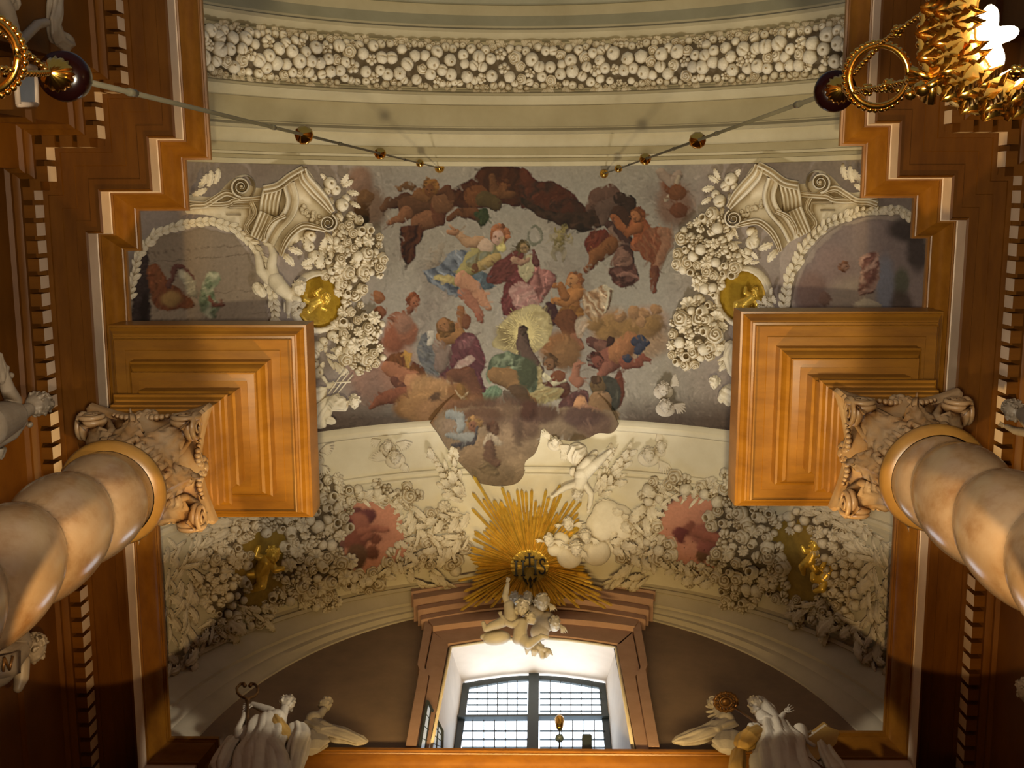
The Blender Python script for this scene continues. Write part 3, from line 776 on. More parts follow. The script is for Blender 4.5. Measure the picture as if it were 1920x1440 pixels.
blob(*a1(1020, 320), 24, 22, (112, 62, 24)); limb(A(a1, 780, 530, 860, 470, 1000, 480), [5, 9, 12], (104, 60, 28)); head(*a1(1270, 220), 11, (118, 68, 28), (96, 50, 20), look=90, hairy=.5); limb(A(a1, 1170, 150, 1190, 290, 1330, 310), [6, 10, 9], (108, 64, 28)); cloth(A(a1, 1010, 470, 1100, 440, 1140, 500, 1110, 590, 1050, 590, 1020, 530), (66, 72, 38), (44, 52, 28), ang=20); limb(A(a1, 1090, 350, 1200, 400), [16, 12], (88, 66, 30))
# woman in blue and yellow
cloth(A(a1, 560, 1010, 700, 930, 800, 830, 920, 810, 1010, 850, 930, 950, 870, 1060, 860, 1230, 790, 1220, 740, 1180, 640, 1120, 570, 1070), (86, 88, 92), (110, 110, 108), ang=-50, freq=.3, sh=.5, seed=9)
cloth(A(a1, 640, 1040, 760, 1035, 830, 1060, 850, 1130, 780, 1100, 690, 1085), (168, 146, 84), (148, 124, 70), ang=70); cloth(A(a1, 980, 1000, 1100, 1010, 1180, 1130, 1060, 1170, 1000, 1120), (84, 92, 92), ang=40)
limb(A(a1, 1050, 820, 990, 930, 900, 1010), [17, 20, 13], (140, 122, 66)); cloth(A(a1, 1060, 760, 1160, 740, 1260, 760, 1290, 800, 1200, 840, 1080, 890, 960, 960, 930, 900, 1040, 830), (134, 118, 70), (112, 108, 84), ang=10, freq=.4)
limb(A(a1, 1060, 740, 960, 740, 890, 690, 840, 640), [11, 11, 8, 6], (160, 118, 78)); limb(A(a1, 840, 640, 770, 640), [6, 4], (154, 104, 66)); limb(A(a1, 830, 620, 795, 590), [3, 2], (154, 104, 66))
blob(*a1(1110, 770), 15, 12, (176, 142, 110)); head(*a1(1230, 670), 17, (176, 134, 108), (140, 82, 44), look=120); cloth(A(a1, 1200, 780, 1260, 740, 1300, 780, 1250, 820), (176, 156, 84))
limb(A(a1, 1190, 880, 1090, 940, 1020, 970), [11, 10, 8], (152, 122, 66)); blob(*a1(1010, 970), 8, 9, (110, 68, 36))
limb(A(a1, 900, 1070, 1000, 1150, 1080, 1270, 1130, 1330), [15, 14, 9, 6], (166, 112, 76)); limb(A(a1, 900, 1200, 990, 1290, 1070, 1400), [11, 10, 6], (150, 92, 64)); limb(A(a1, 1040, 1400, 1060, 1440), [6, 5], (142, 82, 56))
# central veiled woman in rose, pale shield, green-grey glory
cloth(A(a1, 1110, 1080, 1180, 940, 1290, 860, 1440, 800, 1440, 1100, 1330, 1090, 1200, 1120), (122, 60, 48), (92, 44, 36), ang=50, freq=.25, sh=.55)
cloth(A(a2, 80, 870, 150, 900, 170, 980, 270, 1000, 300, 1080, 230, 1190, 170, 1290, 110, 1250, 60, 1120), (118, 68, 58), (146, 92, 78), ang=20, freq=.4, sh=.5)
cloth([(942, 548), (955, 520), (985, 500), (1000, 560), (1010, 610), (985, 640), (955, 622), (943, 590)], (118, 56, 50), (92, 40, 36), ang=30, freq=.35)
cloth([(955, 540), (975, 525), (1000, 540), (1012, 580), (1005, 600), (985, 595), (962, 570)], (166, 122, 104), (140, 92, 80), ang=60, freq=.35, sh=.3)
cloth(A(a2, 20, 860, 90, 860, 105, 980, 40, 1090, -30, 1030, -40, 930), (162, 148, 104), (146, 128, 90), sh=.25); cloth([(1022, 568), (1042, 572), (1046, 600), (1030, 612), (1005, 602)], (80, 44, 40), (60, 34, 32))
head(980, 463, 12, (140, 108, 66), (96, 76, 38), look=60); limb([(962, 486), (975, 492), (990, 488)], [7, 6, 5], (150, 110, 80)); limb([(1000, 470), (1006, 492)], [4, 8], (104, 58, 48))
for k in range(26):
    t = k / 26 * 6.283; blob(1003 + 12 * math.cos(t), 441 + 18 * math.sin(t), 3, 2.4, (104, 100, 76), op=.7)
putto(1052, 440, 13, 20, (128, 108, 56), (104, 88, 46), op=.9); 
# red-haired boy and pale wing
head(*a2(470, 1080), 15, (160, 104, 52), (136, 78, 34), look=170); limb(A(a2, 490, 1170, 430, 1260, 440, 1330), [12, 15, 16], (146, 90, 36)); limb(A(a2, 500, 1200, 400, 1270, 280, 1270), [10, 10, 6], (152, 94, 38)); limb(A(a2, 380, 1230, 340, 1130, 280, 1130), [9, 8, 6], (140, 84, 36)); cloth(A(a2, 320, 1350, 430, 1310, 550, 1350, 530, 1440, 500, 1540, 420, 1600, 350, 1500), (138, 88, 26), (104, 62, 20), ang=40, freq=.4)
cloth(A(a2, 530, 1240, 620, 1170, 730, 1120, 800, 1180, 790, 1290, 720, 1400, 650, 1440, 580, 1400), (140, 96, 56), (166, 140, 104), ang=-40, freq=.5, sh=.35); limb(A(a2, 740, 1130, 790, 1180, 780, 1290, 740, 1380), [4, 5, 4, 2], (168, 150, 116)); limb(A(a2, 795, 1180, 788, 1290, 745, 1390), [2, 2, 1], (110, 84, 60))
limb(A(a4, 400, 0, 430, 90, 480, 190), [22, 17, 12], (104, 58, 28)); limb(A(a4, 470, 160, 520, 250), [10, 7], (132, 80, 52)); cloth(A(a4, 480, 0, 560, -40, 590, 20, 540, 150, 480, 140), (166, 146, 116), (140, 112, 84), ang=20)
blob(*a4(330, 270), 36, 34, (128, 82, 40), soft=.5); blob(*a4(400, 310), 26, 28, (124, 84, 44), soft=.6)
# golden clouds of cherubs on the right
for (x, y, r_) in [(700, 60, 18), (800, 20, 18), (880, 70, 20), (1000, 30, 20), (1120, 60, 24), (1180, 20, 20), (960, 110, 16), (760, 120, 18), (640, 30, 16)]: blob(*a4(x, y), r_, r_ * .8, (132, 94, 44), soft=.5, sh=.5, op=.85)
for (x, y, r_) in [(870, -40, 12), (1000, -70, 13), (1090, -60, 10), (1200, -100, 11), (1060, 20, 10)]: blob(*a4(x, y), r_, r_, (144, 102, 60), soft=.3, sh=.5)
# diving cherub with blue sash
limb(A(a4, 620, 200, 720, 240, 800, 300), [10, 14, 12], (96, 56, 44)); limb(A(a4, 690, 230, 760, 260), [12, 9], (110, 68, 50)); limb(A(a4, 790, 260, 800, 190), [8, 9], (64, 36, 24)); limb(A(a4, 740, 370, 860, 320), [22, 22], (122, 68, 48)); limb(A(a4, 860, 300, 960, 190), [20, 17], (142, 88, 46)); limb(A(a4, 920, 380, 1020, 390, 1080, 330, 1140, 355), [13, 10, 7, 4], (122, 64, 42)); head(*a4(655, 360), 14, (118, 62, 44), (84, 42, 28), look=40); limb(A(a4, 760, 420, 700, 500), [10, 8], (128, 74, 52))
for (x, y) in [(1020, 190), (1060, 170), (1100, 200), (1060, 240), (1030, 270), (940, 340)]: blob(*a4(x, y), 9, 8, (58, 58, 68), sh=.6)
# radiant host and dark arm
cloth([(935, 615), (952, 592), (975, 578), (1005, 572), (1030, 590), (1037, 612), (1028, 640), (1005, 660), (985, 665), (955, 660), (925, 648)], (150, 128, 76), (166, 146, 94), ang=0, freq=.12, sh=.12, soft=2)
blob(955, 630, 26, 22, (104, 82, 42), soft=.9, op=.7)
for k in range(46):
    t = k / 46 * 6.283 + .07; L_ = 30 + 22 * ((k * 37) % 7) / 7
    limb([(978 + 9 * math.cos(t), 622 + 9 * math.sin(t)), (978 + L_ * math.cos(t), 622 + L_ * math.sin(t))], [1.1, .4], (206, 180, 108), sh=0, op=.75, soft=1)
limb(A(a3, 1430, 90, 1440, 250, 1500, 380, 1540, 460), [9, 13, 16, 18], (98, 72, 56)); blob(980, 618, 8, 9, (74, 54, 36))
head(*a4(240, 380), 14, (120, 80, 46), (88, 58, 28), look=130); cloth(A(a4, 80, 440, 160, 420, 180, 560, 260, 610, 390, 620, 370, 690, 220, 740, 130, 750, 60, 700, 30, 590), (156, 138, 88), (124, 100, 56), ang=60, freq=.45, sh=.45)
cloth(A(a4, 170, 560, 300, 540, 420, 560, 400, 680, 330, 700, 360, 620, 260, 610), (98, 52, 30), (74, 40, 26)); limb(A(a4, 190, 500, 290, 570, 390, 540), [4, 5, 3], (170, 154, 116)); blob(*a4(320, 510), 15, 11, (116, 64, 32)); limb(A(a4, 60, 740, 20, 850), [8, 6], (150, 104, 66))
# green seated figure
cloth(A(a3, 1110, 470, 1170, 330, 1300, 290, 1440, 330, 1560, 440, 1560, 620, 1440, 640, 1330, 500, 1200, 560, 1120, 560), (78, 84, 58), (104, 108, 78), ang=35, freq=.3, sh=.5); limb(A(a3, 1200, 500, 1330, 530, 1420, 640, 1500, 740), [17, 18, 14, 12], (126, 88, 46)); cloth(A(a3, 1060, 650, 1170, 590, 1260, 630, 1220, 700, 1120, 740, 1070, 720), (112, 126, 92), (84, 100, 72), ang=30, freq=.5); limb(A(a3, 1380, 700, 1480, 830), [26, 20], (74, 52, 34), op=.8)
blob(*a3(1480, 480), 20, 28, (70, 72, 46), soft=.5)
# purple kneeling angel with grey wings
limb(A(a3, 800, 150, 840, 110, 890, -10, 880, -100), [12, 13, 9, 7], (136, 84, 42)); blob(875, 603, 8, 14, (118, 68, 38)); limb(A(a3, 740, 150, 860, 140), [16, 16], (140, 92, 44)); head(*a3(735, 60), 16, (142, 92, 48), (112, 74, 30), look=230)
cloth(A(a3, 830, 180, 920, 110, 1020, 140, 1070, 250, 1100, 360, 1070, 520, 1100, 640, 1020, 640, 960, 560, 830, 480, 720, 560, 700, 460, 780, 400, 770, 290), (112, 60, 58), (84, 42, 44), ang=-45, freq=.25, sh=.5); cloth(A(a3, 800, 470, 850, 370, 960, 310, 1010, 350, 960, 400, 870, 440), (170, 140, 116), (140, 104, 88), ang=-40, freq=.3, sh=.3); cloth(A(a3, 860, 190, 960, 150, 1010, 170, 960, 240, 870, 260), (134, 84, 78), (112, 64, 62), ang=-30, freq=.35)
limb(A(a3, 820, 500, 930, 500, 1000, 620, 1060, 740), [13, 18, 14, 7], (106, 62, 38)); limb(A(a3, 1040, 700, 1110, 750), [7, 4], (104, 60, 38))
cloth(A(a3, 490, 250, 520, 150, 590, 110, 630, 160, 640, 260, 680, 400, 690, 520, 650, 660, 620, 700, 610, 560, 560, 440, 500, 350), (112, 106, 96), (84, 80, 78), ang=-55, freq=.4, sh=.35); limb(A(a3, 600, 120, 625, 160, 610, 210), [6, 7, 5], (166, 150, 126)); limb(A(a3, 690, 230, 730, 290, 700, 400), [12, 16, 14], (120, 92, 74), op=.8)
# orange figure stepping off the cloud
blob(*a3(320, 70), 24, 26, (140, 80, 48), soft=.5); blob(*a3(280, 180), 24, 24, (136, 74, 44), soft=.6); blob(*a3(400, 110), 18, 24, (140, 82, 52), soft=.5)
blob(710, 556, 10, 13, (140, 84, 44)); head(775, 563, 13, (146, 84, 50), (134, 70, 32), look=60); blob(712, 585, 12, 12, (132, 74, 40)); limb([(770, 580), (745, 592), (730, 598)], [6, 8, 6], (128, 74, 46)); blob(755, 605, 18, 20, (142, 96, 70), soft=.6)
cloth(A(a3, 190, 360, 260, 300, 370, 300, 440, 360, 560, 440, 560, 560, 460, 480, 380, 450, 260, 420), (122, 68, 24), (92, 48, 18), ang=-30, freq=.3); cloth(A(a3, 360, 290, 410, 290, 450, 300, 430, 420, 410, 450), (178, 130, 42), (146, 98, 30), ang=10)
limb(A(a3, 220, 420, 320, 480, 440, 540), [12, 17, 19], (150, 90, 54)); blob(*a3(450, 560), 18, 16, (166, 110, 66)); limb(A(a3, 280, 540, 360, 610, 440, 640), [8, 9, 6], (110, 62, 42)); limb(A(a3, 420, 660, 280, 680, 170, 710, 110, 740, 60, 795), [16, 14, 10, 7, 3], (128, 70, 42))
# clouds at the foot of the painting
for (x, y, rx, ry, c) in [(400, 780, 26, 22, (128, 84, 38)), (560, 640, 32, 30, (146, 104, 58)), (700, 660, 32, 30, (150, 106, 60)), (620, 760, 56, 34, (146, 102, 54)), (520, 820, 34, 22, (140, 96, 50)), (680, 830, 40, 26, (140, 96, 54)), (930, 780, 44, 28, (130, 84, 50)), (860, 640, 20, 16, (130, 84, 40)), (1100, 830, 60, 26, (104, 70, 46)), (1300, 860, 60, 34, (96, 66, 50))]:
    blob(*a3(x, y), rx, ry, c, soft=.55, sh=.4)
blob(*a3(650, 690), 14, 7, (96, 66, 40), soft=.9, rot=-30); limb(A(a3, 880, 620, 890, 680), [10, 7], (126, 84, 32)); limb(A(a3, 820, 640, 880, 700, 940, 640), [1.5, 2, 1.5], (176, 150, 108), op=.6)
# right-hand group: purple reclining figure, raised hand, brown cloud
limb(A(a4, 500, 560, 470, 520, 490, 410), [11, 10, 7], (142, 88, 60))
for k in range(5): limb([a4(490, 410), a4(478 + k * 20, 372 + abs(k - 2) * 10)], [3, 1.6], (142, 88, 60))
cloth(A(a4, 860, 430, 910, 520, 910, 680, 860, 800, 780, 860, 700, 720, 790, 640, 830, 520), (108, 54, 30), (92, 46, 26), sh=.3, freq=.1)
cloth(A(a4, 600, 560, 740, 500, 860, 560, 870, 740, 820, 860, 700, 760, 640, 680), (74, 68, 52), (56, 50, 38), ang=20, freq=.2, sh=.4, soft=3)
blob(*a4(670, 580), 14, 17, (106, 78, 42)); blob(*a4(660, 540), 12, 8, (78, 52, 30)); limb(A(a4, 700, 740, 740, 830), [22, 14], (130, 94, 58)); 
cloth(A(a4, 340, 740, 420, 650, 560, 630, 600, 720, 520, 860, 420, 860, 330, 820), (104, 62, 52), (82, 50, 46), ang=-30, freq=.35); blob(*a4(520, 770), 15, 18, (172, 118, 74)); limb(A(a4, 570, 810, 680, 850, 800, 900), [13, 12, 8], (140, 96, 66)); limb(A(a4, 800, 890, 820, 930), [7, 4], (126, 84, 58))
# ---- the cloud overhang below the painting, with its own rounded outline
CLOUD = [(808, 795), (822, 815), (836, 838), (856, 862), (877, 884), (893, 902), (915, 909), (942, 911), (968, 906), (982, 890), (985, 866), (1003, 850), (1012, 826), (1015, 808),
         (1022, 804), (1034, 816), (1053, 824), (1080, 827), (1103, 821), (1122, 812), (1146, 812), (1158, 800), (1160, 786), (1150, 770), (1000, 762), (850, 765)]
cloth(CLOUD, (138, 110, 78), (130, 102, 72), sh=.16, freq=.05, soft=2)
for (x, y, rx, ry, c) in [(945, 790, 34, 40, (112, 82, 58)), (960, 845, 40, 50, (140, 110, 78)), (975, 880, 34, 26, (146, 116, 82)), (900, 850, 40, 34, (140, 108, 74)), (925, 885, 40, 22, (134, 106, 74)), (985, 800, 26, 24, (112, 80, 58)), (1060, 800, 34, 24, (124, 98, 70)), (1115, 795, 36, 24, (110, 78, 60)), (1090, 780, 40, 18, (92, 62, 52)), (860, 800, 34, 24, (136, 108, 82)), (900, 780, 40, 18, (108, 72, 50)), (1010, 775, 40, 18, (92, 60, 46)), (990, 770, 16, 20, (86, 50, 36))]:
    blob(x, y, rx, ry, c, soft=.6, sh=.35, op=.9)
head(888, 794, 14, (128, 80, 52), (136, 96, 50), look=120); head(924, 803, 12, (104, 70, 46), (90, 56, 36), look=60)
limb(A(a3, 780, 850, 870, 870, 880, 970), [8, 9, 8], (138, 134, 122)); limb(A(a3, 760, 1030, 880, 1050, 960, 1060), [4, 9, 12], (132, 126, 114)); limb(A(a3, 800, 1120, 880, 1110, 980, 1110, 1040, 960), [4, 4, 4, 2], (84, 72, 68))
limb(A(a3, 1110, 1110, 1140, 1060, 1190, 1080, 1240, 1110), [8, 10, 8, 3], (158, 134, 104)); limb(A(a3, 1140, 1130, 1150, 1250, 1200, 1290), [11, 13, 8], (112, 78, 56)); cloth(A(a3, 1040, 1300, 1140, 1280, 1230, 1370, 1180, 1390, 1060, 1370), (122, 96, 64))
limb(A(a3, 1390, 900, 1400, 1100), [10, 6], (92, 66, 48), op=.7, soft=12)

# ---- side lunettes
def lun(poly, c): cloth(poly, c, None, sh=0.02, soft=2, sm=False)
lun([(235, 640), (240, 520), (255, 470), (300, 440), (380, 425), (440, 440), (480, 500), (500, 560), (506, 640)], (122, 102, 80))
for y in (460, 478, 545, 590): limb([(275, y + 14), (505, y - 4)], [.8, .8], (92, 74, 56), sh=0, op=.6)
for x in (290, 318, 352, 400, 440, 470): limb([(x, 475), (x + 6, 640)], [.6, .6], (96, 78, 60), sh=0, op=.4)
cloth([(252, 480), (276, 462), (280, 640), (248, 640)], (62, 46, 40), (50, 38, 34)); cloth([(276, 502), (296, 496), (312, 522), (340, 545), (366, 572), (340, 578), (300, 580), (284, 560)], (122, 70, 36), (104, 54, 26), ang=30); blob(320, 560, 20, 14, (132, 96, 46), soft=.6); limb([(318, 535), (328, 500), (345, 502), (362, 520), (366, 545)], [6, 5, 4, 3, 2], (96, 58, 46)); cloth([(335, 508), (360, 520), (370, 560), (350, 545)], (134, 122, 96)); cloth([(378, 540), (395, 508), (415, 520), (400, 545), (410, 575), (402, 596), (385, 590), (372, 565)], (88, 98, 66), (132, 124, 96), ang=45, freq=.25); limb([(392, 556), (402, 574), (414, 570), (414, 560)], [3, 3, 4, 2], (112, 66, 46)); blob(270, 575, 9, 30, (38, 26, 22), soft=.6)
lun([(1486, 600), (1490, 560), (1500, 520), (1530, 470), (1580, 425), (1640, 408), (1700, 420), (1735, 460), (1735, 640), (1486, 640)], (118, 98, 88))
for (x, y, rx, ry, c) in [(1560, 520, 40, 60, (122, 96, 84)), (1520, 550, 30, 40, (112, 82, 68)), (1600, 560, 50, 40, (128, 108, 88)), (1660, 540, 18, 60, (104, 102, 106)), (1705, 430, 40, 24, (54, 44, 38)), (1720, 470, 20, 40, (60, 48, 42)), (1690, 530, 14, 30, (80, 78, 56)), (1690, 565, 20, 20, (70, 54, 44))]: blob(x, y, rx, ry, c, soft=.7, sh=.2, op=.85)
cloth([(1615, 480), (1645, 472), (1648, 520), (1635, 548), (1610, 552), (1612, 510)], (112, 66, 54), (134, 102, 84), ang=40); blob(1625, 575, 26, 14, (142, 124, 98)); head(1582, 500, 10, (120, 84, 64), (104, 66, 44), look=30); blob(1545, 560, 12, 14, (110, 78, 62))
# ---- pink cartouches
for (cx, cy, f) in ((698, 1005, 1), (1300, 1000, -1)):
    cloth([(cx - 75 * f, cy + 20), (cx - 70 * f, cy - 50), (cx - 20 * f, cy - 75), (cx + 40 * f, cy - 62), (cx + 68 * f, cy - 10), (cx + 70 * f, cy + 50), (cx + 20 * f, cy + 60), (cx - 40 * f, cy + 95)], (206, 132, 96), (200, 126, 92), sh=.05, freq=.08, soft=2)
T_ = lambda x, y: (560 + x / 3.43, 780 + y / 3.43)
for (x, y, rx, ry, c) in [(360, 620, 16, 12, (128, 70, 62)), (440, 640, 16, 14, (124, 64, 62)), (380, 710, 22, 26, (178, 104, 78)), (310, 690, 12, 14, (140, 70, 62)), (320, 790, 14, 18, (160, 86, 66)), (370, 800, 20, 22, (150, 82, 60)), (250, 830, 14, 14, (146, 92, 76)), (490, 790, 13, 11, (140, 76, 52)), (470, 880, 13, 14, (128, 70, 44)), (370, 900, 20, 24, (120, 80, 52))]: blob(*T_(x, y), rx, ry, c, sh=.35, soft=.3)
limb([T_(400, 740), T_(500, 720), T_(570, 730)], [8, 7, 4], (176, 102, 74)); limb([T_(420, 790), T_(450, 770)], [6, 8], (160, 92, 66))
T_ = lambda x, y: (960 + x / 3.43, 780 + y / 3.43)
for (x, y, rx, ry, c) in [(1140, 720, 12, 14, (150, 82, 60)), (1080, 750, 14, 12, (132, 62, 56)), (1090, 790, 8, 10, (128, 58, 50)), (1220, 900, 12, 13, (122, 78, 44)), (1250, 760, 30, 22, (162, 92, 70)), (1330, 830, 24, 22, (150, 80, 60)), (1320, 660, 14, 24, (110, 90, 86)), (1280, 690, 8, 14, (120, 104, 104)), (1240, 840, 16, 12, (156, 84, 66)), (1400, 800, 22, 24, (150, 104, 80))]: blob(*T_(x, y), rx, ry, c, sh=.35, soft=.3)
limb([T_(1180, 740), T_(1240, 770), T_(1320, 790)], [8, 10, 10], (170, 96, 70))
# broken brushwork over the whole painting: short strokes along a wandering direction field
fl = fbm(PH, PW, 70, 101, 3) * 14
qb = random.Random(8)
for _ in range(5200):
    x, y = qb.uniform(600, 1400), qb.uniform(312, 905)
    a_ = fl[int(y), int(x)]; L_ = qb.uniform(4, 11); w_ = qb.uniform(.8, 2.2); g = qb.uniform(.74, 1.3)
    c_ = CAN[int(y), int(x)]; g = g if c_[0] < .17 or c_[0] > 1.5 * c_[2] + .05 else 1 + (g - 1) * .3; c_ = c_ * g
    xs, ys2 = x + math.cos(a_) * L_, y + math.sin(a_) * L_
    x0, x1 = int(min(x, xs) - 3), int(max(x, xs) + 4); y0, y1 = int(min(y, ys2) - 3), int(max(y, ys2) + 4)
    X, Y_ = np.meshgrid(np.arange(x0, x1, dtype=float), np.arange(y0, y1, dtype=float))
    dx, dy = xs - x, ys2 - y; t = np.clip(((X - x) * dx + (Y_ - y) * dy) / (dx * dx + dy * dy), 0, 1)
    d = np.sqrt((X - x - t * dx) ** 2 + (Y_ - y - t * dy) ** 2)
    put(x0, x1, y0, y1, sstep((w_ + .8 - d) / 1.4) * .5, c_)
soft_ = CAN[290:920, 230:1760].copy()
for ch in range(3): soft_[..., ch] = blur(soft_[..., ch], 5)
CAN[290:920, 230:1760] = np.clip(CAN[290:920, 230:1760] + .75 * (CAN[290:920, 230:1760] - soft_), .004, 1)
lum = CAN @ np.array((.3, .55, .15))
CAN = CAN * .86 + .14 * lum[..., None] * np.array((1.12, .98, .80))
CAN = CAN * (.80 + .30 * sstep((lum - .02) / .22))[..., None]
lift = 1 + .30 * sstep((np.abs(uu - 990) - 270) / 90) * (vv < 800)  # side paint brightened to make up for weaker light on the flanks
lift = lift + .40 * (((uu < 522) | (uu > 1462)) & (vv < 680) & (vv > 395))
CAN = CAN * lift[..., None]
# painterly wobble of every edge, then seen colour -> surface albedo under the warm light
wy = (fbm(PH, PW, 14, 71, 2) - .5) * 7; wx = (fbm(PH, PW, 14, 81, 2) - .5) * 7
iy = np.clip((vv + wy).astype(int), 0, PH - 1); ix = np.clip((uu + wx).astype(int), 0, PW - 1)
CAN = CAN[iy, ix]
CAN *= (0.93 + .14 * fbm(PH, PW, 6, 91, 2))[..., None]
PAINT_GAIN = np.array((0.69, 0.765, 0.92))
def sample(pts):
    """paint colour of 3-D points (numpy n x 3)"""
    cr, cu, cw = np.array(CR), np.array(CU), np.array(CW)
    d = pts @ cw
    u = np.clip(960 + F * (pts @ cr) / d, 0, PW - 1.01); v = np.clip(720 - F * (pts @ cu) / d, 0, PH - 1.01)
    u0 = u.astype(int); v0 = v.astype(int); fu = (u - u0)[:, None]; fv = (v - v0)[:, None]
    c = (CAN[v0, u0] * (1 - fu) + CAN[v0, u0 + 1] * fu) * (1 - fv) + (CAN[v0 + 1, u0] * (1 - fu) + CAN[v0 + 1, u0 + 1] * fu) * fv
    return np.clip(c * PAINT_GAIN, 0, .95)
def paint_mesh(name, pts, faces, m, parent=None):
    me = bpy.data.meshes.new(name); me.from_pydata(pts.tolist(), [], faces)
    at = me.color_attributes.new('paint', 'FLOAT_COLOR', 'POINT')
    c = np.ones((len(pts), 4)); c[:, :3] = sample(pts)
    at.data.foreach_set('color', c.astype(np.float32).ravel())
    me.materials.append(m); me.polygons.foreach_set('use_smooth', [True] * len(me.polygons)); me.update()
    return link(name, me, parent)
def gridfaces(nr, nc):
    idx = np.arange(nr * nc).reshape(nr, nc)
    q = np.stack([idx[:-1, :-1], idx[:-1, 1:], idx[1:, 1:], idx[1:, :-1]], -1).reshape(-1, 4)
    return q.tolist()
y0f, y1f = yv(311), yv(783)
nr_, nc_ = 340, 1050
th = np.linspace(-math.radians(82), math.radians(82), nc_); yy = np.linspace(y0f, y1f, nr_)
TH, YY = np.meshgrid(th, yy)
pts = np.stack([(VA - .02) * np.sin(TH), YY, VZ + (VB - .02) * np.cos(TH)], -1).reshape(-1, 3)
fres = paint_mesh('ceiling_fresco', pts, gridfaces(nr_, nc_), M['paint'])
tag(fres, 'large ceiling fresco of robed figures and cherubs among clouds', 'painting')
# cloud overhang: a rounded painted board hanging a little below the moulding
outl = catmull(CLOUD[:-4] + [(1157, 788), (1128, 742), (1066, 702), (985, 690), (905, 702), (846, 744), (810, 788)], 5)
bm = bmesh.new()
cofs = lambda v: .0 + .09 * max(0, min(1, (v - 735) / 48))
f_ = bm.faces.new([bm.verts.new(PV(p[0], p[1], cofs(p[1]))) for p in outl]); bmesh.ops.triangulate(bm, faces=[f_])
for _ in range(9):
    es = [e for e in bm.edges if e.calc_length() > .035]
    if not es: break
    bmesh.ops.subdivide_edges(bm, edges=es, cuts=1); bmesh.ops.triangulate(bm, faces=bm.faces[:])
for v in bm.verts:
    u_, v_ = proj(v.co); v.co = PV(u_, v_, cofs(v_))
pts = np.array([tuple(v.co) for v in bm.verts]); fc = [[v.index for v in f.verts] for f in bm.faces]
bm.verts.index_update(); fc = [[v.index for v in f.verts] for f in bm.faces]; bm.free()
co_ = paint_mesh('cloud_overhang', pts, fc, M['paint'], fres)
co_['label'] = 'painted cloud edge hanging below the moulding'
sm = co_.modifiers.new('thick', 'SOLIDIFY'); sm.thickness = .03; sm.offset = 0
# ================================================================== STUCCO ORNAMENT
def mir(u, v): return (1990 - u, v - 8)
# ---- flower, fruit and leaf shapes, unit radius, facing +z
def polar(hf, rf=lambda a: 1.0, n=30, m=8, skirt=.45):
    b = MB(); rows = []
    for i in range(m + 1):
        r = i / m
        rows.append([(r * rf(a) * math.cos(a), r * rf(a) * math.sin(a), hf(r, a)) for a in [2 * math.pi * j / n for j in range(n)]])
    rows.append([(.8 * rf(a) * math.cos(a), .8 * rf(a) * math.sin(a), -skirt) for a in [2 * math.pi * j / n for j in range(n)]])
    b.grid(rows, closed=True); return b
def ab(x): return abs(x)
FLW = {}
def mk(nm, b, m=None): FLW[nm] = b.mesh(nm, [m or M['stucco']]); return FLW[nm]
mk('rose', polar(lambda r, a: .62 * (1 - r * r) + .17 * math.sin(2 * math.pi * r * 2.6 + a) * min(1, r * 4), lambda a: 1 + .05 * math.cos(5 * a), 32, 14))
mk('daisy', polar(lambda r, a: .22 * (1 - r) + .22 * ab(math.cos(4 * a)) * r + .4 * math.exp(-(r / .22) ** 2), lambda a: .72 + .28 * ab(math.cos(4 * a)) ** .6, 40, 8))
mk('trumpet', polar(lambda r, a: .75 * math.exp(-((r - .55) / .22) ** 2) - .15 * math.exp(-(r / .2) ** 2), lambda a: 1 + .05 * math.cos(6 * a), 24, 10))
mk('blossom', polar(lambda r, a: .3 * (1 - r * r) + .34 * ab(math.cos(2.5 * a)) * math.sin(math.pi * min(1, r * .95)) - .28 * math.exp(-((r - .28) / .1) ** 2) + .18 * math.exp(-(r / .14) ** 2), lambda a: .7 + .3 * ab(math.cos(2.5 * a)) ** .5, 40, 10))
mk('bud', polar(lambda r, a: .9 * math.sqrt(max(0, 1 - r * r * .96)) * (1 - .10 * ab(math.cos(3 * a)) * r), lambda a: 1 - .10 * ab(math.sin(3 * a)), 24, 7))
mk('apple', polar(lambda r, a: .95 * math.sqrt(max(0, 1 - r * r * .97)) - .42 * math.exp(-(r / .2) ** 2), lambda a: 1, 22, 9))
mk('peach', polar(lambda r, a: .95 * math.sqrt(max(0, 1 - r * r * .97)) - .3 * math.exp(-(r * math.sin(a) / .11) ** 2) * (1 - .5 * r), lambda a: 1, 26, 8))
mk('pomegranate', polar(lambda r, a: .95 * math.sqrt(max(0, 1 - r * r * .97)) + .3 * math.exp(-((r - .22) / .08) ** 2) - .1 * math.exp(-(r / .12) ** 2), lambda a: 1 - .04 * math.cos(8 * a), 26, 10))
def leafmesh(nm, w=.34, curl=.5, lobes=3.5, depth_=.35, rib=.06, mt=None):
    b = MB(); rows = []
    for i in range(15):
        s = i / 14
        ww = w * (math.sin(math.pi * (s * .9 + .08)) ** .7) * (1 - depth_ * ab(math.sin(s * math.pi * lobes)))
        row = []
        for j in range(9):
            f = (j - 4) / 4
            row.append((s * (1 - .15 * curl * s), ww * f, .10 + curl * (.35 * math.sin(math.pi * s * .9) - .05) + .10 * s * s * curl - .35 * ww * f * f + rib * math.cos(f * 8)))
        rows.append(row)
    b.grid(rows); return mk(nm, b, mt)
leafmesh('acanthus_leaf', .30, .6, 4.5, .45, .03); leafmesh('frond', .17, .35, 6.5, .5, .02); leafmesh('leaf', .26, .4, 0.0, 0, .035)
for nm in list(FLW): FLW[nm + '_grey'] = FLW[nm]
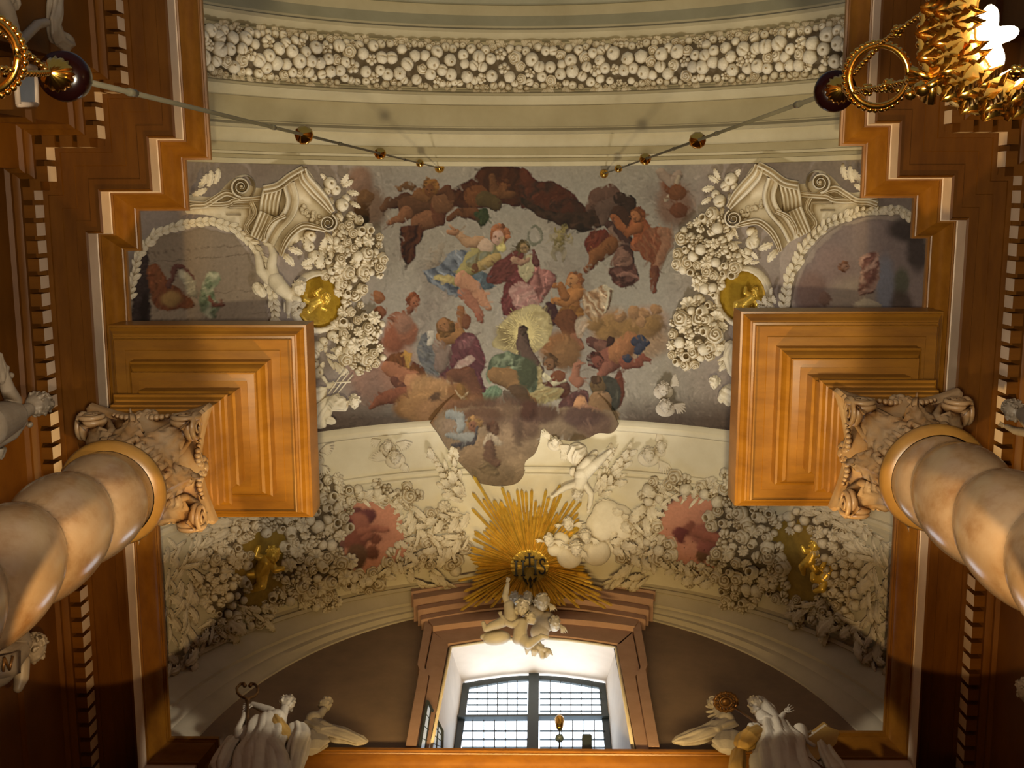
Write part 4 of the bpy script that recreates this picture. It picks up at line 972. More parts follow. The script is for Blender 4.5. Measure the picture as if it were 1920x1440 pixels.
def put_on(nm, mesh, u, v, r, par, off=.02, spin=None, tilt=.25, zs=1.0, q=random):
    p = PV(u, v, off); n = vnormal(p)
    n = (n + Vector((q.uniform(-tilt, tilt), q.uniform(-tilt, tilt), 0))).normalized()
    R3 = frame(n, (0, -1, 0), q.uniform(0, 6.28) if spin is None else spin)
    s = r * pxm(p)
    return link(nm, mesh, par, M=TRS(p, R3, (s, s, s * zs)))
def poisson(circles, dmin, q, tries=4000, cap=100):
    pts = []
    tot = sum(c[2] ** 2 for c in circles)
    for _ in range(tries):
        t = q.uniform(0, tot); k = 0
        while t > circles[k][2] ** 2 and k < len(circles) - 1: t -= circles[k][2] ** 2; k += 1
        cu, cv, cr = circles[k]
        a = q.uniform(0, 6.28); rr = cr * math.sqrt(q.random()); u, v = cu + rr * math.cos(a), cv + rr * math.sin(a)
        if all((u - x) ** 2 + (v - y) ** 2 > (dmin * (1 + .0)) ** 2 for x, y in pts):
            pts.append((u, v))
            if len(pts) >= cap: break
    return pts
def bulge_at(u, v, circles, bulge):
    h = 0
    for cu, cv, cr in circles:
        d2 = ((u - cu) ** 2 + (v - cv) ** 2) / cr ** 2
        if d2 < 1.15: h = max(h, bulge * math.sqrt(max(0.02, 1.15 - d2)) * min(1.2, cr / 40))
    return h
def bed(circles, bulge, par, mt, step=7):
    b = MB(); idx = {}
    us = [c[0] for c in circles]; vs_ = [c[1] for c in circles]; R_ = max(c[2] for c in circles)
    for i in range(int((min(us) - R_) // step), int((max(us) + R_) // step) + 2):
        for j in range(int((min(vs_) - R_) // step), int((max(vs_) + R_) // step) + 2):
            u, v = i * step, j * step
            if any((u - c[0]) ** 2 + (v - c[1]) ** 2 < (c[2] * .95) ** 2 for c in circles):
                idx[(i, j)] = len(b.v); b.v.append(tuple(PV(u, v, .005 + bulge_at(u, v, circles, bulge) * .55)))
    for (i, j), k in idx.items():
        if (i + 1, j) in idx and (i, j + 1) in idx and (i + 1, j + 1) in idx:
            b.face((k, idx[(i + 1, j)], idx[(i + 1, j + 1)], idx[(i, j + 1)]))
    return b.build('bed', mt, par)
def cluster(name, label, cat, circles, rmin, rmax, kinds, seed, bulge=.16, group=None, mt=None, cap=98, dm=1.45, bm_='hollow_shade'):
    q = random.Random(seed)
    c0 = circles[0]; t = thing(name, PV(c0[0], c0[1], .0), label, cat, group)
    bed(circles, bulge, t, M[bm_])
    pts = poisson(circles, (rmin + rmax) / 2 * dm, q, cap=cap)
    for (u, v) in pts:
        k = q.choice(kinds)
        r = q.uniform(rmin, rmax) * (1.12 if k in ('rose', 'daisy') else .92)
        # flowers lean outward over the rounded bunch
        h = bulge_at(u, v, circles, bulge)
        put_on(k, FLW[k], u, v, r * 1.12, t, off=.02 + h * .62 + q.uniform(0, .045), tilt=.5, zs=1.35, q=q)
    return t
def spray(par, paths, q, kind=('acanthus_leaf', 'frond'), off=.04):
    """paths: (u0,v0,u1,v1,n,len,fan): leaves set along a line, pointing along it and fanning out to both sides"""
    for (u0, v0, u1, v1, n, L_, fan) in paths:
        a0 = math.atan2(v1 - v0, u1 - u0)
        for i in range(n):
            t = (i + .5) / n
            u, v = u0 + (u1 - u0) * t + q.uniform(-4, 4), v0 + (v1 - v0) * t + q.uniform(-4, 4)
            a = a0 + fan * (1 if i % 2 else -1) * q.uniform(.3, 1.0)
            leaf_at(par, u, v, a, L_ * q.uniform(.75, 1.2), q.choice(kind), off + q.uniform(0, .05), q)
def leaf_at(par, u, v, ang, L_, kind, off, q=random, nm=None):
    p = PV(u, v, off); p2 = PV(u + math.cos(ang) * 6, v + math.sin(ang) * 6, off); n = vnormal(p)
    x = (p2 - p); x = (x - n * x.dot(n)).normalized(); y = n.cross(x)
    n2 = (n - x * q.uniform(-.1, .35)).normalized(); x = y.cross(n2)
    R3 = Matrix((x, y, n2)).transposed(); s = L_ * pxm(p)
    return link(nm or kind, FLW[kind], par, M=TRS(p, R3, (s, s * q.uniform(.8, 1.15), s)))

# ---- garland of fruit along the near arch: the hundred largest as parts, the remainder one part
q = random.Random(5)
gar = thing('fruit_garland', PV(985, 128, .02), 'thick stucco garland of fruit and flowers curving along the near arch', 'garland')
YG0, YG1 = yv(86), yv(166)
pts = []
for _ in range(32000):
    th_ = q.uniform(-1.0, 1.0); y = q.uniform(YG1, YG0)
    x, z = ell(VA, VB, th_); s_ = VB * (th_)
    # along-arch arclength, fruit smaller at the edges of the band
    e = 1 - abs((y - (YG0 + YG1) / 2) / ((YG1 - YG0) / 2))
    r = (.046 + .040 * min(1, abs(e) * 2.0)) * q.uniform(.85, 1.2)
    if all((s_ - a) ** 2 + (y - b_) ** 2 > (.74 * (r + c)) ** 2 for a, b_, c, _t in pts): pts.append((s_, y, r, th_))
vis = []
gl = MB()
for (s_, y, r, th_) in pts:
    e = 1 - abs((y - (YG0 + YG1) / 2) / ((YG1 - YG0) / 2)) ** 2
    off = .03 + .14 * math.sqrt(max(0, e))
    x, z = ell(VA - off, VB - off, th_); p = Vector((x, y, z)); u, v = proj(p)
    vis.append((r / depth(p), p, r, u, v))
vis.sort(key=lambda a: -a[0])
kinds = ['apple', 'apple', 'peach', 'peach', 'pomegranate', 'bud', 'rose', 'blossom']
rest = MB(); nbig = 0
for (sz, p, r, u, v) in vis:
    if not (330 < u < 1640): continue
    k = q.choice(kinds); n = vnormal(p); n = (n + Vector((q.uniform(-.5, .5), q.uniform(-.5, .5), 0))).normalized()
    R3 = frame(n, (0, -1, 0), q.uniform(0, 6.28))
    T4 = TRS(p, R3, (r, r, r * 1.05))
    if nbig < 98: link(k, FLW[k], gar, M=T4); nbig += 1
    else:
        me = FLW[k]; rest.add([T4 @ vv_.co for vv_ in me.vertices], [tuple(f.vertices) for f in me.polygons])
o = rest.build('small_fruits', M['stucco'], gar); o['kind'] = 'stuff'
lm = MB()
for _ in range(260):
    th_ = q.uniform(-1.0, 1.0); top = q.random() < .5
    y = (YG0 if top else YG1) + q.uniform(-.03, .05) * (1 if top else -1)
    x, z = ell(VA - .05, VB - .05, th_); p = Vector((x, y, z)); n = vnormal(p)
    d = Vector((q.uniform(-.8, .8), -1 if top else 1, 0)); d = (d - n * d.dot(n)).normalized(); yy_ = n.cross(d)
    T4 = TRS(p, Matrix((d, yy_, n)).transposed(), q.uniform(.10, .19))
    me = FLW['leaf']; lm.add([T4 @ vv_.co for vv_ in me.vertices], [tuple(f.vertices) for f in me.polygons])
o = lm.build('garland_leaves', M['stucco'], gar); o['kind'] = 'stuff'
b = MB(); b.grid(arch_rows([(YG0, .02), (YG0 + (YG1 - YG0) * .2, .09), (YG0 + (YG1 - YG0) * .5, .13), (YG0 + (YG1 - YG0) * .8, .09), (YG1, .02)])); b.build('bed', M['hollow_shade'], gar)

# ---- flower clusters beside the medallions
BLO = ['rose', 'daisy', 'trumpet', 'blossom', 'blossom', 'bud', 'rose', 'daisy']
C1 = [(668, 462, 46), (692, 495, 30), (645, 490, 42), (652, 432, 30), (622, 500, 24), (660, 525, 30), (686, 450, 26), (650, 550, 18)]
C2 = [(688, 618, 30), (664, 640, 38), (692, 662, 28), (655, 604, 26), (680, 680, 20), (672, 585, 16), (640, 625, 18)]
cluster('flower_cluster', 'cream flower cluster right of the left gold medallion, upper of two bunches', 'stucco flowers', C1, 7, 12, BLO, 1, .20)
cluster('flower_cluster', 'cream flower cluster below right of the left gold medallion, lower bunch', 'stucco flowers', C2, 7, 13, BLO, 2, .20)
cluster('flower_cluster', 'cream flower cluster left of the right gold medallion, upper of two bunches', 'stucco flowers', [mir(u, v) + (r,) for u, v, r in C1], 7, 12, BLO, 3, .20)
cluster('flower_cluster', 'cream flower cluster below left of the right gold medallion, lower bunch', 'stucco flowers', [mir(u + 12, v) + (r * 1.08,) for u, v, r in C2], 7, 13, BLO, 4, .20)
FR = ['peach', 'apple', 'bud', 'pomegranate']
def swag(label, pts_, mm, seed):
    q = random.Random(seed); p0 = mm(*pts_[0][:2])
    t = thing('fruit_swag', PV(*p0), label, 'stucco fruit')
    for (u, v, r) in pts_:
        for k in range(1 if r > 9 else 3):
            du, dv = (0, 0) if r > 9 else (q.uniform(-8, 8), q.uniform(-5, 5))
            uu_, vv_ = mm(u + du, v + dv)
            kk = q.choice(FR); put_on(kk, FLW[kk], uu_, vv_, r * q.uniform(.9, 1.15), t, off=.05, tilt=.4, q=q, zs=1.2)
    for (u, v, r) in pts_[::2]:
        uu_, vv_ = mm(u, v); leaf_at(t, uu_, vv_, q.uniform(0, 6.28), r * 2.4, 'acanthus_leaf', .03, q)
    return t
S1 = [(566, 392, 5), (575, 398, 5), (584, 402, 5), (592, 410, 5), (597, 420, 5), (580, 443, 12), (578, 462, 12), (588, 480, 11), (600, 494, 10), (618, 498, 10), (632, 512, 9), (645, 530, 9)]
S2 = [(640, 605, 9), (622, 628, 10), (606, 640, 10), (595, 650, 10), (588, 664, 11), (586, 682, 12), (594, 698, 11)]
ident = lambda u, v: (u, v)
swag('string of round stucco fruit hanging above the left gold medallion', S1, ident, 11)
swag('string of round stucco fruit curving below the left gold medallion', S2, ident, 12)
swag('string of round stucco fruit hanging above the right gold medallion', S1, mir, 13)
def fruitbunch(label, mm, seed):
    q = random.Random(seed); t = thing('fruit_bunch', PV(*mm(630, 350)), label, 'stucco fruit')
    for (u, v, r) in [(618, 344, 13), (640, 384, 13), (628, 356, 11), (648, 372, 9), (612, 358, 8)]:
        k = q.choice(FR); a = mm(u, v); put_on(k, FLW[k], a[0], a[1], r, t, off=.10, tilt=.5, q=q, zs=1.2)
    for (u, v, a_) in [(640, 345, -1.2), (642, 350, -.6), (650, 360, .2), (622, 370, 2.0), (634, 395, 1.5), (655, 378, .6), (612, 340, -2.4)]:
        a = mm(u, v); leaf_at(t, a[0], a[1], a_ if mm is ident else math.pi - a_, 26, 'acanthus_leaf', .07, q)
fruitbunch('bunch of stucco fruit and leaves at the top left of the fresco', ident, 21)
fruitbunch('bunch of stucco fruit and leaves at the top right of the fresco', mir, 22)

# ---- heavy flower masses of the stucco bay
D1 = [(604, 918, 36), (632, 940, 30), (612, 965, 36), (575, 985, 40), (636, 985, 26), (600, 1015, 42), (560, 1040, 36), (618, 1058, 40), (588, 1085, 38), (640, 1078, 24), (550, 1080, 30)]
D2 = [(600, 1125, 26), (612, 1145, 22), (580, 1120, 20), (622, 1125, 16), (530, 1120, 20), (545, 1108, 16), (480, 1160, 18), (496, 1172, 14), (500, 1140, 14)]
D3 = [(430, 1015, 30), (395, 1045, 26), (445, 1045, 22), (415, 1085, 28), (440, 1110, 26), (405, 1130, 26), (430, 1155, 24), (410, 1180, 20), (385, 1090, 20), (460, 985, 24), (500, 985, 20), (540, 985, 22)]
def minz(cs): return [mir(u, v) + (r,) for u, v, r in cs]
cluster('flower_mass', 'dense warm-lit mass of flowers between pink panel and gold field, left side', 'stucco flowers', D1, 8, 13.5, BLO, 31, .16, dm=1.52)
cluster('flower_mass', 'dense warm-lit mass of flowers between pink panel and gold field, right side', 'stucco flowers', minz(D1), 8, 13.5, BLO, 32, .16, dm=1.52)
cluster('flower_bunch', 'shadowed flowers hanging over the arch edge, left of the window', 'stucco flowers', D2, 7, 11, BLO, 33, .14)
cluster('flower_bunch', 'shadowed flowers hanging over the arch edge, right of the window', 'stucco flowers', minz(D2), 7, 11, BLO, 34, .14)
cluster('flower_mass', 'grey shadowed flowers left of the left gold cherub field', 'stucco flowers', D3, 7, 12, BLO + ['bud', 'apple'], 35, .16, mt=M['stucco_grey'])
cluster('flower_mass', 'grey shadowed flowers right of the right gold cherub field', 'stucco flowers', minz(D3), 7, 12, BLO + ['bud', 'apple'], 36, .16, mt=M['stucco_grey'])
# blossoms between the pink panel and the sunburst
E1 = [(830, 975, 30), (800, 1030, 34), (858, 1010, 24), (765, 930, 22), (780, 985, 26), (845, 1045, 26), (745, 1045, 24), (715, 920, 20), (690, 1085, 24), (665, 930, 18)]
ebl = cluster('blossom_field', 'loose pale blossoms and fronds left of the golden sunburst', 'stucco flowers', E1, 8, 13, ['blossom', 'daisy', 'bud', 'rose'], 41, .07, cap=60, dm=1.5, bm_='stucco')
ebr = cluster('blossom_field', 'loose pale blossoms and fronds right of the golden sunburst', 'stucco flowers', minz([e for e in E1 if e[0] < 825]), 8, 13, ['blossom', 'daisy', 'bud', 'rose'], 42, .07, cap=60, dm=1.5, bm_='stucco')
LS = [(876, 935, 812, 862, 16, 34, .5), (866, 912, 846, 858, 10, 30, .4), (868, 942, 835, 905, 8, 34, .7), (660, 935, 760, 938, 12, 30, 1.1), (770, 945, 792, 1010, 9, 34, .9), (880, 1000, 790, 1050, 12, 38, .7),
      (800, 1062, 860, 1118, 14, 36, .5), (770, 1085, 830, 1112, 8, 32, .5), (640, 1095, 740, 1072, 10, 30, .8), (880, 960, 800, 985, 8, 34, .8), (790, 1000, 870, 1040, 10, 30, 1.0), (750, 1010, 770, 1070, 6, 30, .8)]
q = random.Random(50)
tl = thing('leaf_spray', PV(840, 900), 'feathery stucco palm fronds rising left of the golden sunburst', 'stucco leaves'); spray(tl, LS, q)
tr = thing('leaf_spray', PV(1150, 892), 'feathery stucco palm fronds rising right of the golden sunburst', 'stucco leaves')
spray(tr, [mir(a, b_) + mir(c, d) + (n, L_, f) for (a, b_, c, d, n, L_, f) in LS], q)
LD = [(345, 1010, 420, 960, 9, 46, .5), (325, 1080, 395, 1000, 9, 46, .5), (400, 1170, 340, 1250, 10, 46, .5), (420, 1150, 450, 1235, 10, 50, .35), (360, 1180, 430, 1180, 6, 40, .8), (400, 985, 470, 965, 7, 40, .6), (440, 1130, 500, 1160, 6, 34, .6), (360, 1060, 350, 1200, 8, 44, .6), (335, 1250, 330, 1330, 5, 36, .5), (320, 1180, 318, 1080, 6, 40, .5), (312, 1000, 318, 1290, 16, 46, .8), (345, 1030, 345, 1230, 12, 48, .7), (375, 985, 330, 1030, 6, 44, .5)]
t = thing('leaf_spray', PV(380, 1060), 'dark acanthus leaves and stems beside the left cornice', 'stucco leaves'); spray(t, LD, q, off=.05)
t = thing('leaf_spray', PV(1610, 1052), 'dark acanthus leaves and stems beside the right cornice', 'stucco leaves'); spray(t, [mir(a, b_) + mir(c, d) + (n, L_, f) for (a, b_, c, d, n, L_, f) in LD], q, off=.05)
LU = [(592, 470, 618, 450, 3, 30, .8), (625, 455, 600, 480, 3, 30, .6), (560, 500, 585, 492, 4, 26, .9), (640, 560, 668, 548, 4, 26, .5), (605, 665, 632, 690, 5, 30, .5), (615, 655, 640, 660, 4, 26, .6), (662, 480, 690, 470, 3, 20, .6), (535, 590, 545, 560, 4, 24, .9), (548, 596, 556, 575, 4, 22, .9)]
t = thing('leaf_spray', PV(595, 490), 'small stucco leaves around the left gold medallion', 'stucco leaves'); spray(t, LU, q)
t = thing('leaf_spray', PV(1395, 482), 'small stucco leaves around the right gold medallion', 'stucco leaves'); spray(t, [mir(a, b_) + mir(c, d) + (n, L_, f) for (a, b_, c, d, n, L_, f) in LU], q)
# ---- painted panels following the vault
def panel(name, outline, off, m, label, cat, parent=None, seglen=.05):
    bm = bmesh.new(); ol = catmull(outline, 5)
    f = bm.faces.new([bm.verts.new(PV(p[0], p[1], off)) for p in ol]); bmesh.ops.triangulate(bm, faces=[f])
    for _ in range(6):
        es = [e for e in bm.edges if e.calc_length() > seglen]
        if not es: break
        bmesh.ops.subdivide_edges(bm, edges=es, cuts=1); bmesh.ops.triangulate(bm, faces=bm.faces[:])
    for v in bm.verts:                        # lie on the vault curve
        u_, v_ = proj(v.co); v.co = PV(u_, v_, off)
    bm.verts.index_update(); P_ = np.array([tuple(v.co) for v in bm.verts]); fc = [[v.index for v in f.verts] for f in bm.faces]; bm.free()
    if m is M['paint']: o = paint_mesh(name, P_, fc, m, parent)
    else:
        b = MB(); b.add([Vector(p) for p in P_], fc); o = b.build(name, m, parent)
    if parent is None: tag(o, label, cat)
    return o
def leafborder(par, path, q, L_=20, step=11, off=.06):
    P_ = []
    for i in range(len(path) - 1):
        a, c = path[i], path[i + 1]; n = max(1, int(math.hypot(c[0] - a[0], c[1] - a[1]) / step))
        for k in range(n): P_.append((a[0] + (c[0] - a[0]) * k / n, a[1] + (c[1] - a[1]) * k / n, math.atan2(c[1] - a[1], c[0] - a[0])))
    for (u, v, a) in P_:
        for s in (-1, 1):
            leaf_at(par, u, v, a + s * .55, L_ * q.uniform(.85, 1.2), 'leaf', off, q)
    b = MB(); b.tube([PV(u, v, .02) for u, v in path], [8 * pxm(PV(*path[0]))] * len(path), 8); b.build('frame_roll', M['stucco'], par)
LUN = [(232, 660), (236, 540), (250, 480), (285, 447), (330, 432), (385, 424), (435, 437), (470, 468), (494, 520), (505, 580), (508, 660)]
l1 = panel('lunette_painting', LUN, .05, M['paint'], 'arched painting of figures before stone blocks, left vault side', 'painting')
leafborder(l1, [(240, 560), (256, 478), (290, 438), (340, 421), (390, 414), (440, 428), (476, 460), (500, 512), (512, 570), (516, 640)], q)
LUN2 = [(1484, 660), (1484, 580), (1494, 525), (1520, 472), (1560, 432), (1620, 408), (1690, 408), (1735, 440), (1760, 520), (1760, 660)]
l2 = panel('lunette_painting', LUN2, .05, M['paint'], 'arched painting with grey sky and olive twig, right vault side', 'painting')
leafborder(l2, [(1468, 640), (1470, 580), (1482, 520), (1508, 465), (1552, 420), (1615, 396), (1690, 394), (1730, 420)], q)
for mm, lab in ((ident, 'pink painted panel of cherubs in a ragged leaf border, left of the sunburst'), (mir, 'pink painted panel of cherubs in a ragged leaf border, right of the sunburst')):
    cx, cy = 698, 1008
    ol = [(cx - 76, cy + 12), (cx - 72, cy - 45), (cx - 25, cy - 74), (cx + 38, cy - 62), (cx + 62, cy - 10), (cx + 64, cy + 44), (cx + 14, cy + 56), (cx - 36, cy + 84), (cx - 58, cy + 60)]
    ol = [mm(*p) for p in ol]
    o = panel('painted_cartouche', ol, .06, M['paint'], lab, 'painting')
    n = len(ol)
    for i in range(n):
        a, c = ol[i], ol[(i + 1) % n]
        for k in range(4):
            u, v = a[0] + (c[0] - a[0]) * k / 4, a[1] + (c[1] - a[1]) * k / 4
            ca = mm(cx, cy); ang = math.atan2(v - ca[1], u - ca[0]) + q.uniform(-.6, .6)
            leaf_at(o, u - 6 * math.cos(ang), v - 6 * math.sin(ang), ang, 26 * q.uniform(.7, 1.2), 'acanthus_leaf', .06, q)
for mm, lab in ((ident, 'gold field with gilded cherub relief, left end of the stucco bay'), (mir, 'gold field with gilded cherub relief, right end of the stucco bay')):
    ol = [(452, 1010), (480, 985), (520, 985), (550, 1010), (555, 1050), (548, 1090), (520, 1125), (475, 1150), (446, 1130), (440, 1080)]
    o = panel('gold_relief', [mm(*p) for p in ol], .05, M['gold_field'], lab, 'relief')
    if mm is ident: GR1 = o
    else: GR2 = o
# ---- round gold medallions
def medallion(cu, cv, lab):
    p0 = PV(cu, cv, .04); n = vnormal(p0); t = thing('medallion', p0, lab, 'medallion')
    R3 = frame(n, (0, -1, 0)); s = pxm(p0); R_ = 48 * s
    M4 = R3.to_4x4()
    b = MB(); b.lathe([(0, .05), (R_ * .5, .045), (R_ * .85, .03), (R_ * 1.0, .02), (R_ * 1.02, -.04)], 48, M=R3, c=p0); b.build('gold_ground', M['gold_disc'], t)
    b = MB(); b.lathe([(R_ * 1.0, -.06), (R_ * 1.0, .05), (R_ * 1.03, .075), (R_ * 1.09, .085), (R_ * 1.12, .06), (R_ * 1.15, .06), (R_ * 1.19, .05), (R_ * 1.24, .02), (R_ * 1.26, -.06)], 56, M=R3, c=p0,
                   lobes=lambda a, z: 1 + .008 * math.cos(28 * a)); b.build('frame', M['stucco'], t)
    return t
ME1 = medallion(597, 566, 'round gold medallion with cherub relief, left of the fresco')
ME2 = medallion(1394, 556, 'round gold medallion with cherub relief, right of the fresco')
# ---- architectural scrollwork in the upper corners
def ribbon(b, path, w, off, thick, prof=(0, 1, 1, .6, .6, 1, 1, .3, 1, 0), base=0.0):
    """moulded band along a pixel path lying on the vault"""
    n = len(path); rows = []
    for i, (u, v) in enumerate(path):
        u0, v0 = path[max(i - 1, 0)]; u1, v1 = path[min(i + 1, n - 1)]
        du, dv = u1 - u0, v1 - v0; L_ = math.hypot(du, dv) + 1e-6; nu, nv = -dv / L_, du / L_
        ww = float(np.interp(i / (n - 1), np.linspace(0, 1, len(w)), w)) if hasattr(w, '__len__') else w
        row = []
        for k, h in enumerate(prof):
            f = k / (len(prof) - 1) - .5
            row.append(PV(u + nu * ww * f, v + nv * ww * f, base + off + 1.7 * thick * h))
        row = [PV(u - nu * ww * .5, v - nv * ww * .5, -.02)] + row + [PV(u + nu * ww * .5, v + nv * ww * .5, -.02)]
        rows.append(row)
    b.grid(rows)
    b.face([len(b.v) - len(rows[0]) + k for k in range(len(rows[0]))]); 
    o0 = len(b.v) - len(rows) * len(rows[0]); b.face([o0 + k for k in range(len(rows[0]))])
def scroll(b, cu, cv, r, turns, a0, sgn, off, thick, w=.34):
    path = []; n = int(turns * 18)
    for i in range(n + 1):
        a = a0 + sgn * 2 * math.pi * turns * i / n; rr = r * (1 - .82 * i / n)
        path.append((cu + rr * math.cos(a), cv + rr * math.sin(a)))
    ws = [max(2.5, r * w * (1 - .6 * i / n)) for i in range(n + 1)]
    ribbon(b, path, ws, off, thick, prof=(0, .8, 1, 1, .8, 0))
def spl(pts, n=6):
    P_ = [np.array(p, float) for p in pts]; P_ = [2 * P_[0] - P_[1]] + P_ + [2 * P_[-1] - P_[-2]]; out = []
    for i in range(1, len(P_) - 2):
        p0, p1, p2, p3 = P_[i - 1:i + 3]
        for k in range(n):
            t = k / n; out.append(tuple(.5 * ((2 * p1) + (-p0 + p2) * t + (2 * p0 - 5 * p1 + 4 * p2 - p3) * t * t + (-p0 + 3 * p1 - 3 * p2 + p3) * t ** 3)))
    out.append(tuple(P_[-2])); return out
def console(mm, lab):
    t = thing('scroll_console', PV(*mm(520, 390)), lab, 'stucco console'); sg = 1 if mm is ident else -1
    W = lambda pts: [mm(*p) for p in pts]
    panel('backing', [mm(*p) for p in [(346, 398), (352, 366), (400, 368), (440, 334), (480, 352), (510, 345), (562, 314), (580, 322), (616, 380), (624, 415), (592, 426), (560, 424), (530, 474), (502, 456), (470, 440), (440, 422), (392, 404)]], .04, M['stucco'], None, None, parent=t, seglen=.12)
    b = MB(); c = mm(452, 350)
    bb = MB(); p = PV(c[0], c[1], .0); bb.lathe([(.145, -.02), (.15, .10), (.13, .12)], 32, M=frame(vnormal(p), (0, -1, 0)), c=p); 
    scroll(b, c[0], c[1], 19, 2.1, math.pi * .5, sg, .12, .05)
    b.ball(PV(c[0], c[1], .16), .03)
    ribbon(b, spl(W([(452, 370), (425, 362), (405, 372), (385, 384), (362, 386), (345, 392)])), 14, .06, .05); b.build('scroll', M['stucco'], t)
    bb.build('scroll_eye', M['stucco'], t)
    b = MB()
    ribbon(b, spl(W([(345, 380), (400, 384), (428, 382), (440, 376), (470, 374), (492, 372)])), 12, .05, .05)
    ribbon(b, W([(430, 388), (468, 388), (470, 404), (462, 420)]), 7, .04, .03); ribbon(b, W([(425, 402), (452, 402)]), 4, .03, .02)
    ribbon(b, spl(W([(470, 376), (478, 400), (462, 425), (470, 440)])), 10, .05, .04); b.build('frame_moulding', M['stucco'], t)
    # tapering fluted pier, cornice and twin cresting scrolls
    b = MB()
    ribbon(b, W([(512, 352), (506, 378), (504, 402)]), 38, .12, .06, prof=(0, .8, .8, .1, .8, .8, .1, .8, .8, .1, .8, .8, .1, .8, .8, 0))
    ribbon(b, W([(504, 402), (494, 425), (482, 448)]), [38, 36, 30], .18, .07, prof=(0, .8, .8, .1, .8, .8, .1, .8, .8, .1, .8, .8, .1, .8, .8, 0)); b.build('fluted_pier', M['stucco'], t)
    b = MB()
    ribbon(b, spl(W([(494, 356), (520, 350), (545, 332), (570, 318)])), 18, .16, .09, prof=(0, 1, .7, .7, 1, 1, .5, .5, .9, 0))
    ribbon(b, spl(W([(540, 344), (548, 375), (540, 402), (518, 428), (502, 458)])), 26, .14, .08, prof=(0, 1, .6, .6, .2, .2, .6, 1, 1, 0))
    ribbon(b, spl(W([(535, 404), (512, 415), (500, 432), (496, 448)])), 9, .24, .06); b.build('cornice', M['stucco'], t)
    b = MB()
    ribbon(b, spl(W([(566, 318), (572, 335), (590, 356), (608, 376), (624, 398)])), [20, 24, 26, 22, 12], .16, .08)
    c2 = mm(615, 418); scroll(b, c2[0], c2[1], 17, 2.2, -math.pi * .35 if sg > 0 else -math.pi * .65, sg, .14, .07)
    ribbon(b, spl(W([(612, 432), (590, 426), (568, 424), (548, 438), (534, 458), (526, 480)])), [8, 12, 14, 14, 12, 8], .12, .08); b.build('volute', M['stucco'], t)
    q = random.Random(9)
    for (u, v, a) in [(372, 352, -1.2), (390, 350, -1.5), (402, 345, -1.4), (360, 366, -.6), (530, 475, 1.0), (540, 465, .4), (575, 440, 1.8), (610, 435, 1.2)]:
        a_ = mm(u, v); leaf_at(t, a_[0], a_[1], a if sg > 0 else math.pi - a, 34, 'acanthus_leaf', .06, q)
    return t
console(ident, 'stucco scrolls and fluted pier in the upper left corner of the fresco')
console(mir, 'stucco scrolls and fluted pier in the upper right corner of the fresco')

# ---- golden sunburst with its monogram
q = random.Random(77)
SC = (993, 1062)
sb = thing('sunburst', PV(SC[0], SC[1], .1), 'golden sunburst of rays around a black monogram above the window', 'sunburst')
# the disc stands on a plane facing down into the church
spl_ = PV(SC[0], 1075, .22); snl = Vector((0, -1, -.42)).normalized()
sn = Vector((0, -.45, -1)).normalized()
def SP(u, v, h=0.0):
    d = ray(u, v); t0 = depth(PV(u, v, .2)); t1 = spl_.dot(snl) / d.dot(snl)
    k = max(0, min(1, (v - 1040) / 70)); k = k * k * (3 - 2 * k)
    return d * (t0 * (1 - k) + t1 * k) + sn * h
b = MB(); rows = []
for i, (r, h) in enumerate([(0, .05), (30, .05), (36, .048), (42, .035), (50, .0)]):
    rows.append([SP(SC[0] + 1.0 * r * math.cos(a) * (1 + (.06 * math.cos(46 * a) if i > 2 else 0)), SC[1] + .85 * r * math.sin(a) * (1 + (.06 * math.cos(46 * a) if i > 2 else 0)), h + (.012 * math.cos(46 * a) if 0 < i < 4 else 0) * (1 if i > 1 else .4)) for a in [2 * math.pi * j / 72 for j in range(180)]])
b.grid(rows, closed=True); b.build('disc', M['gold'], sb)
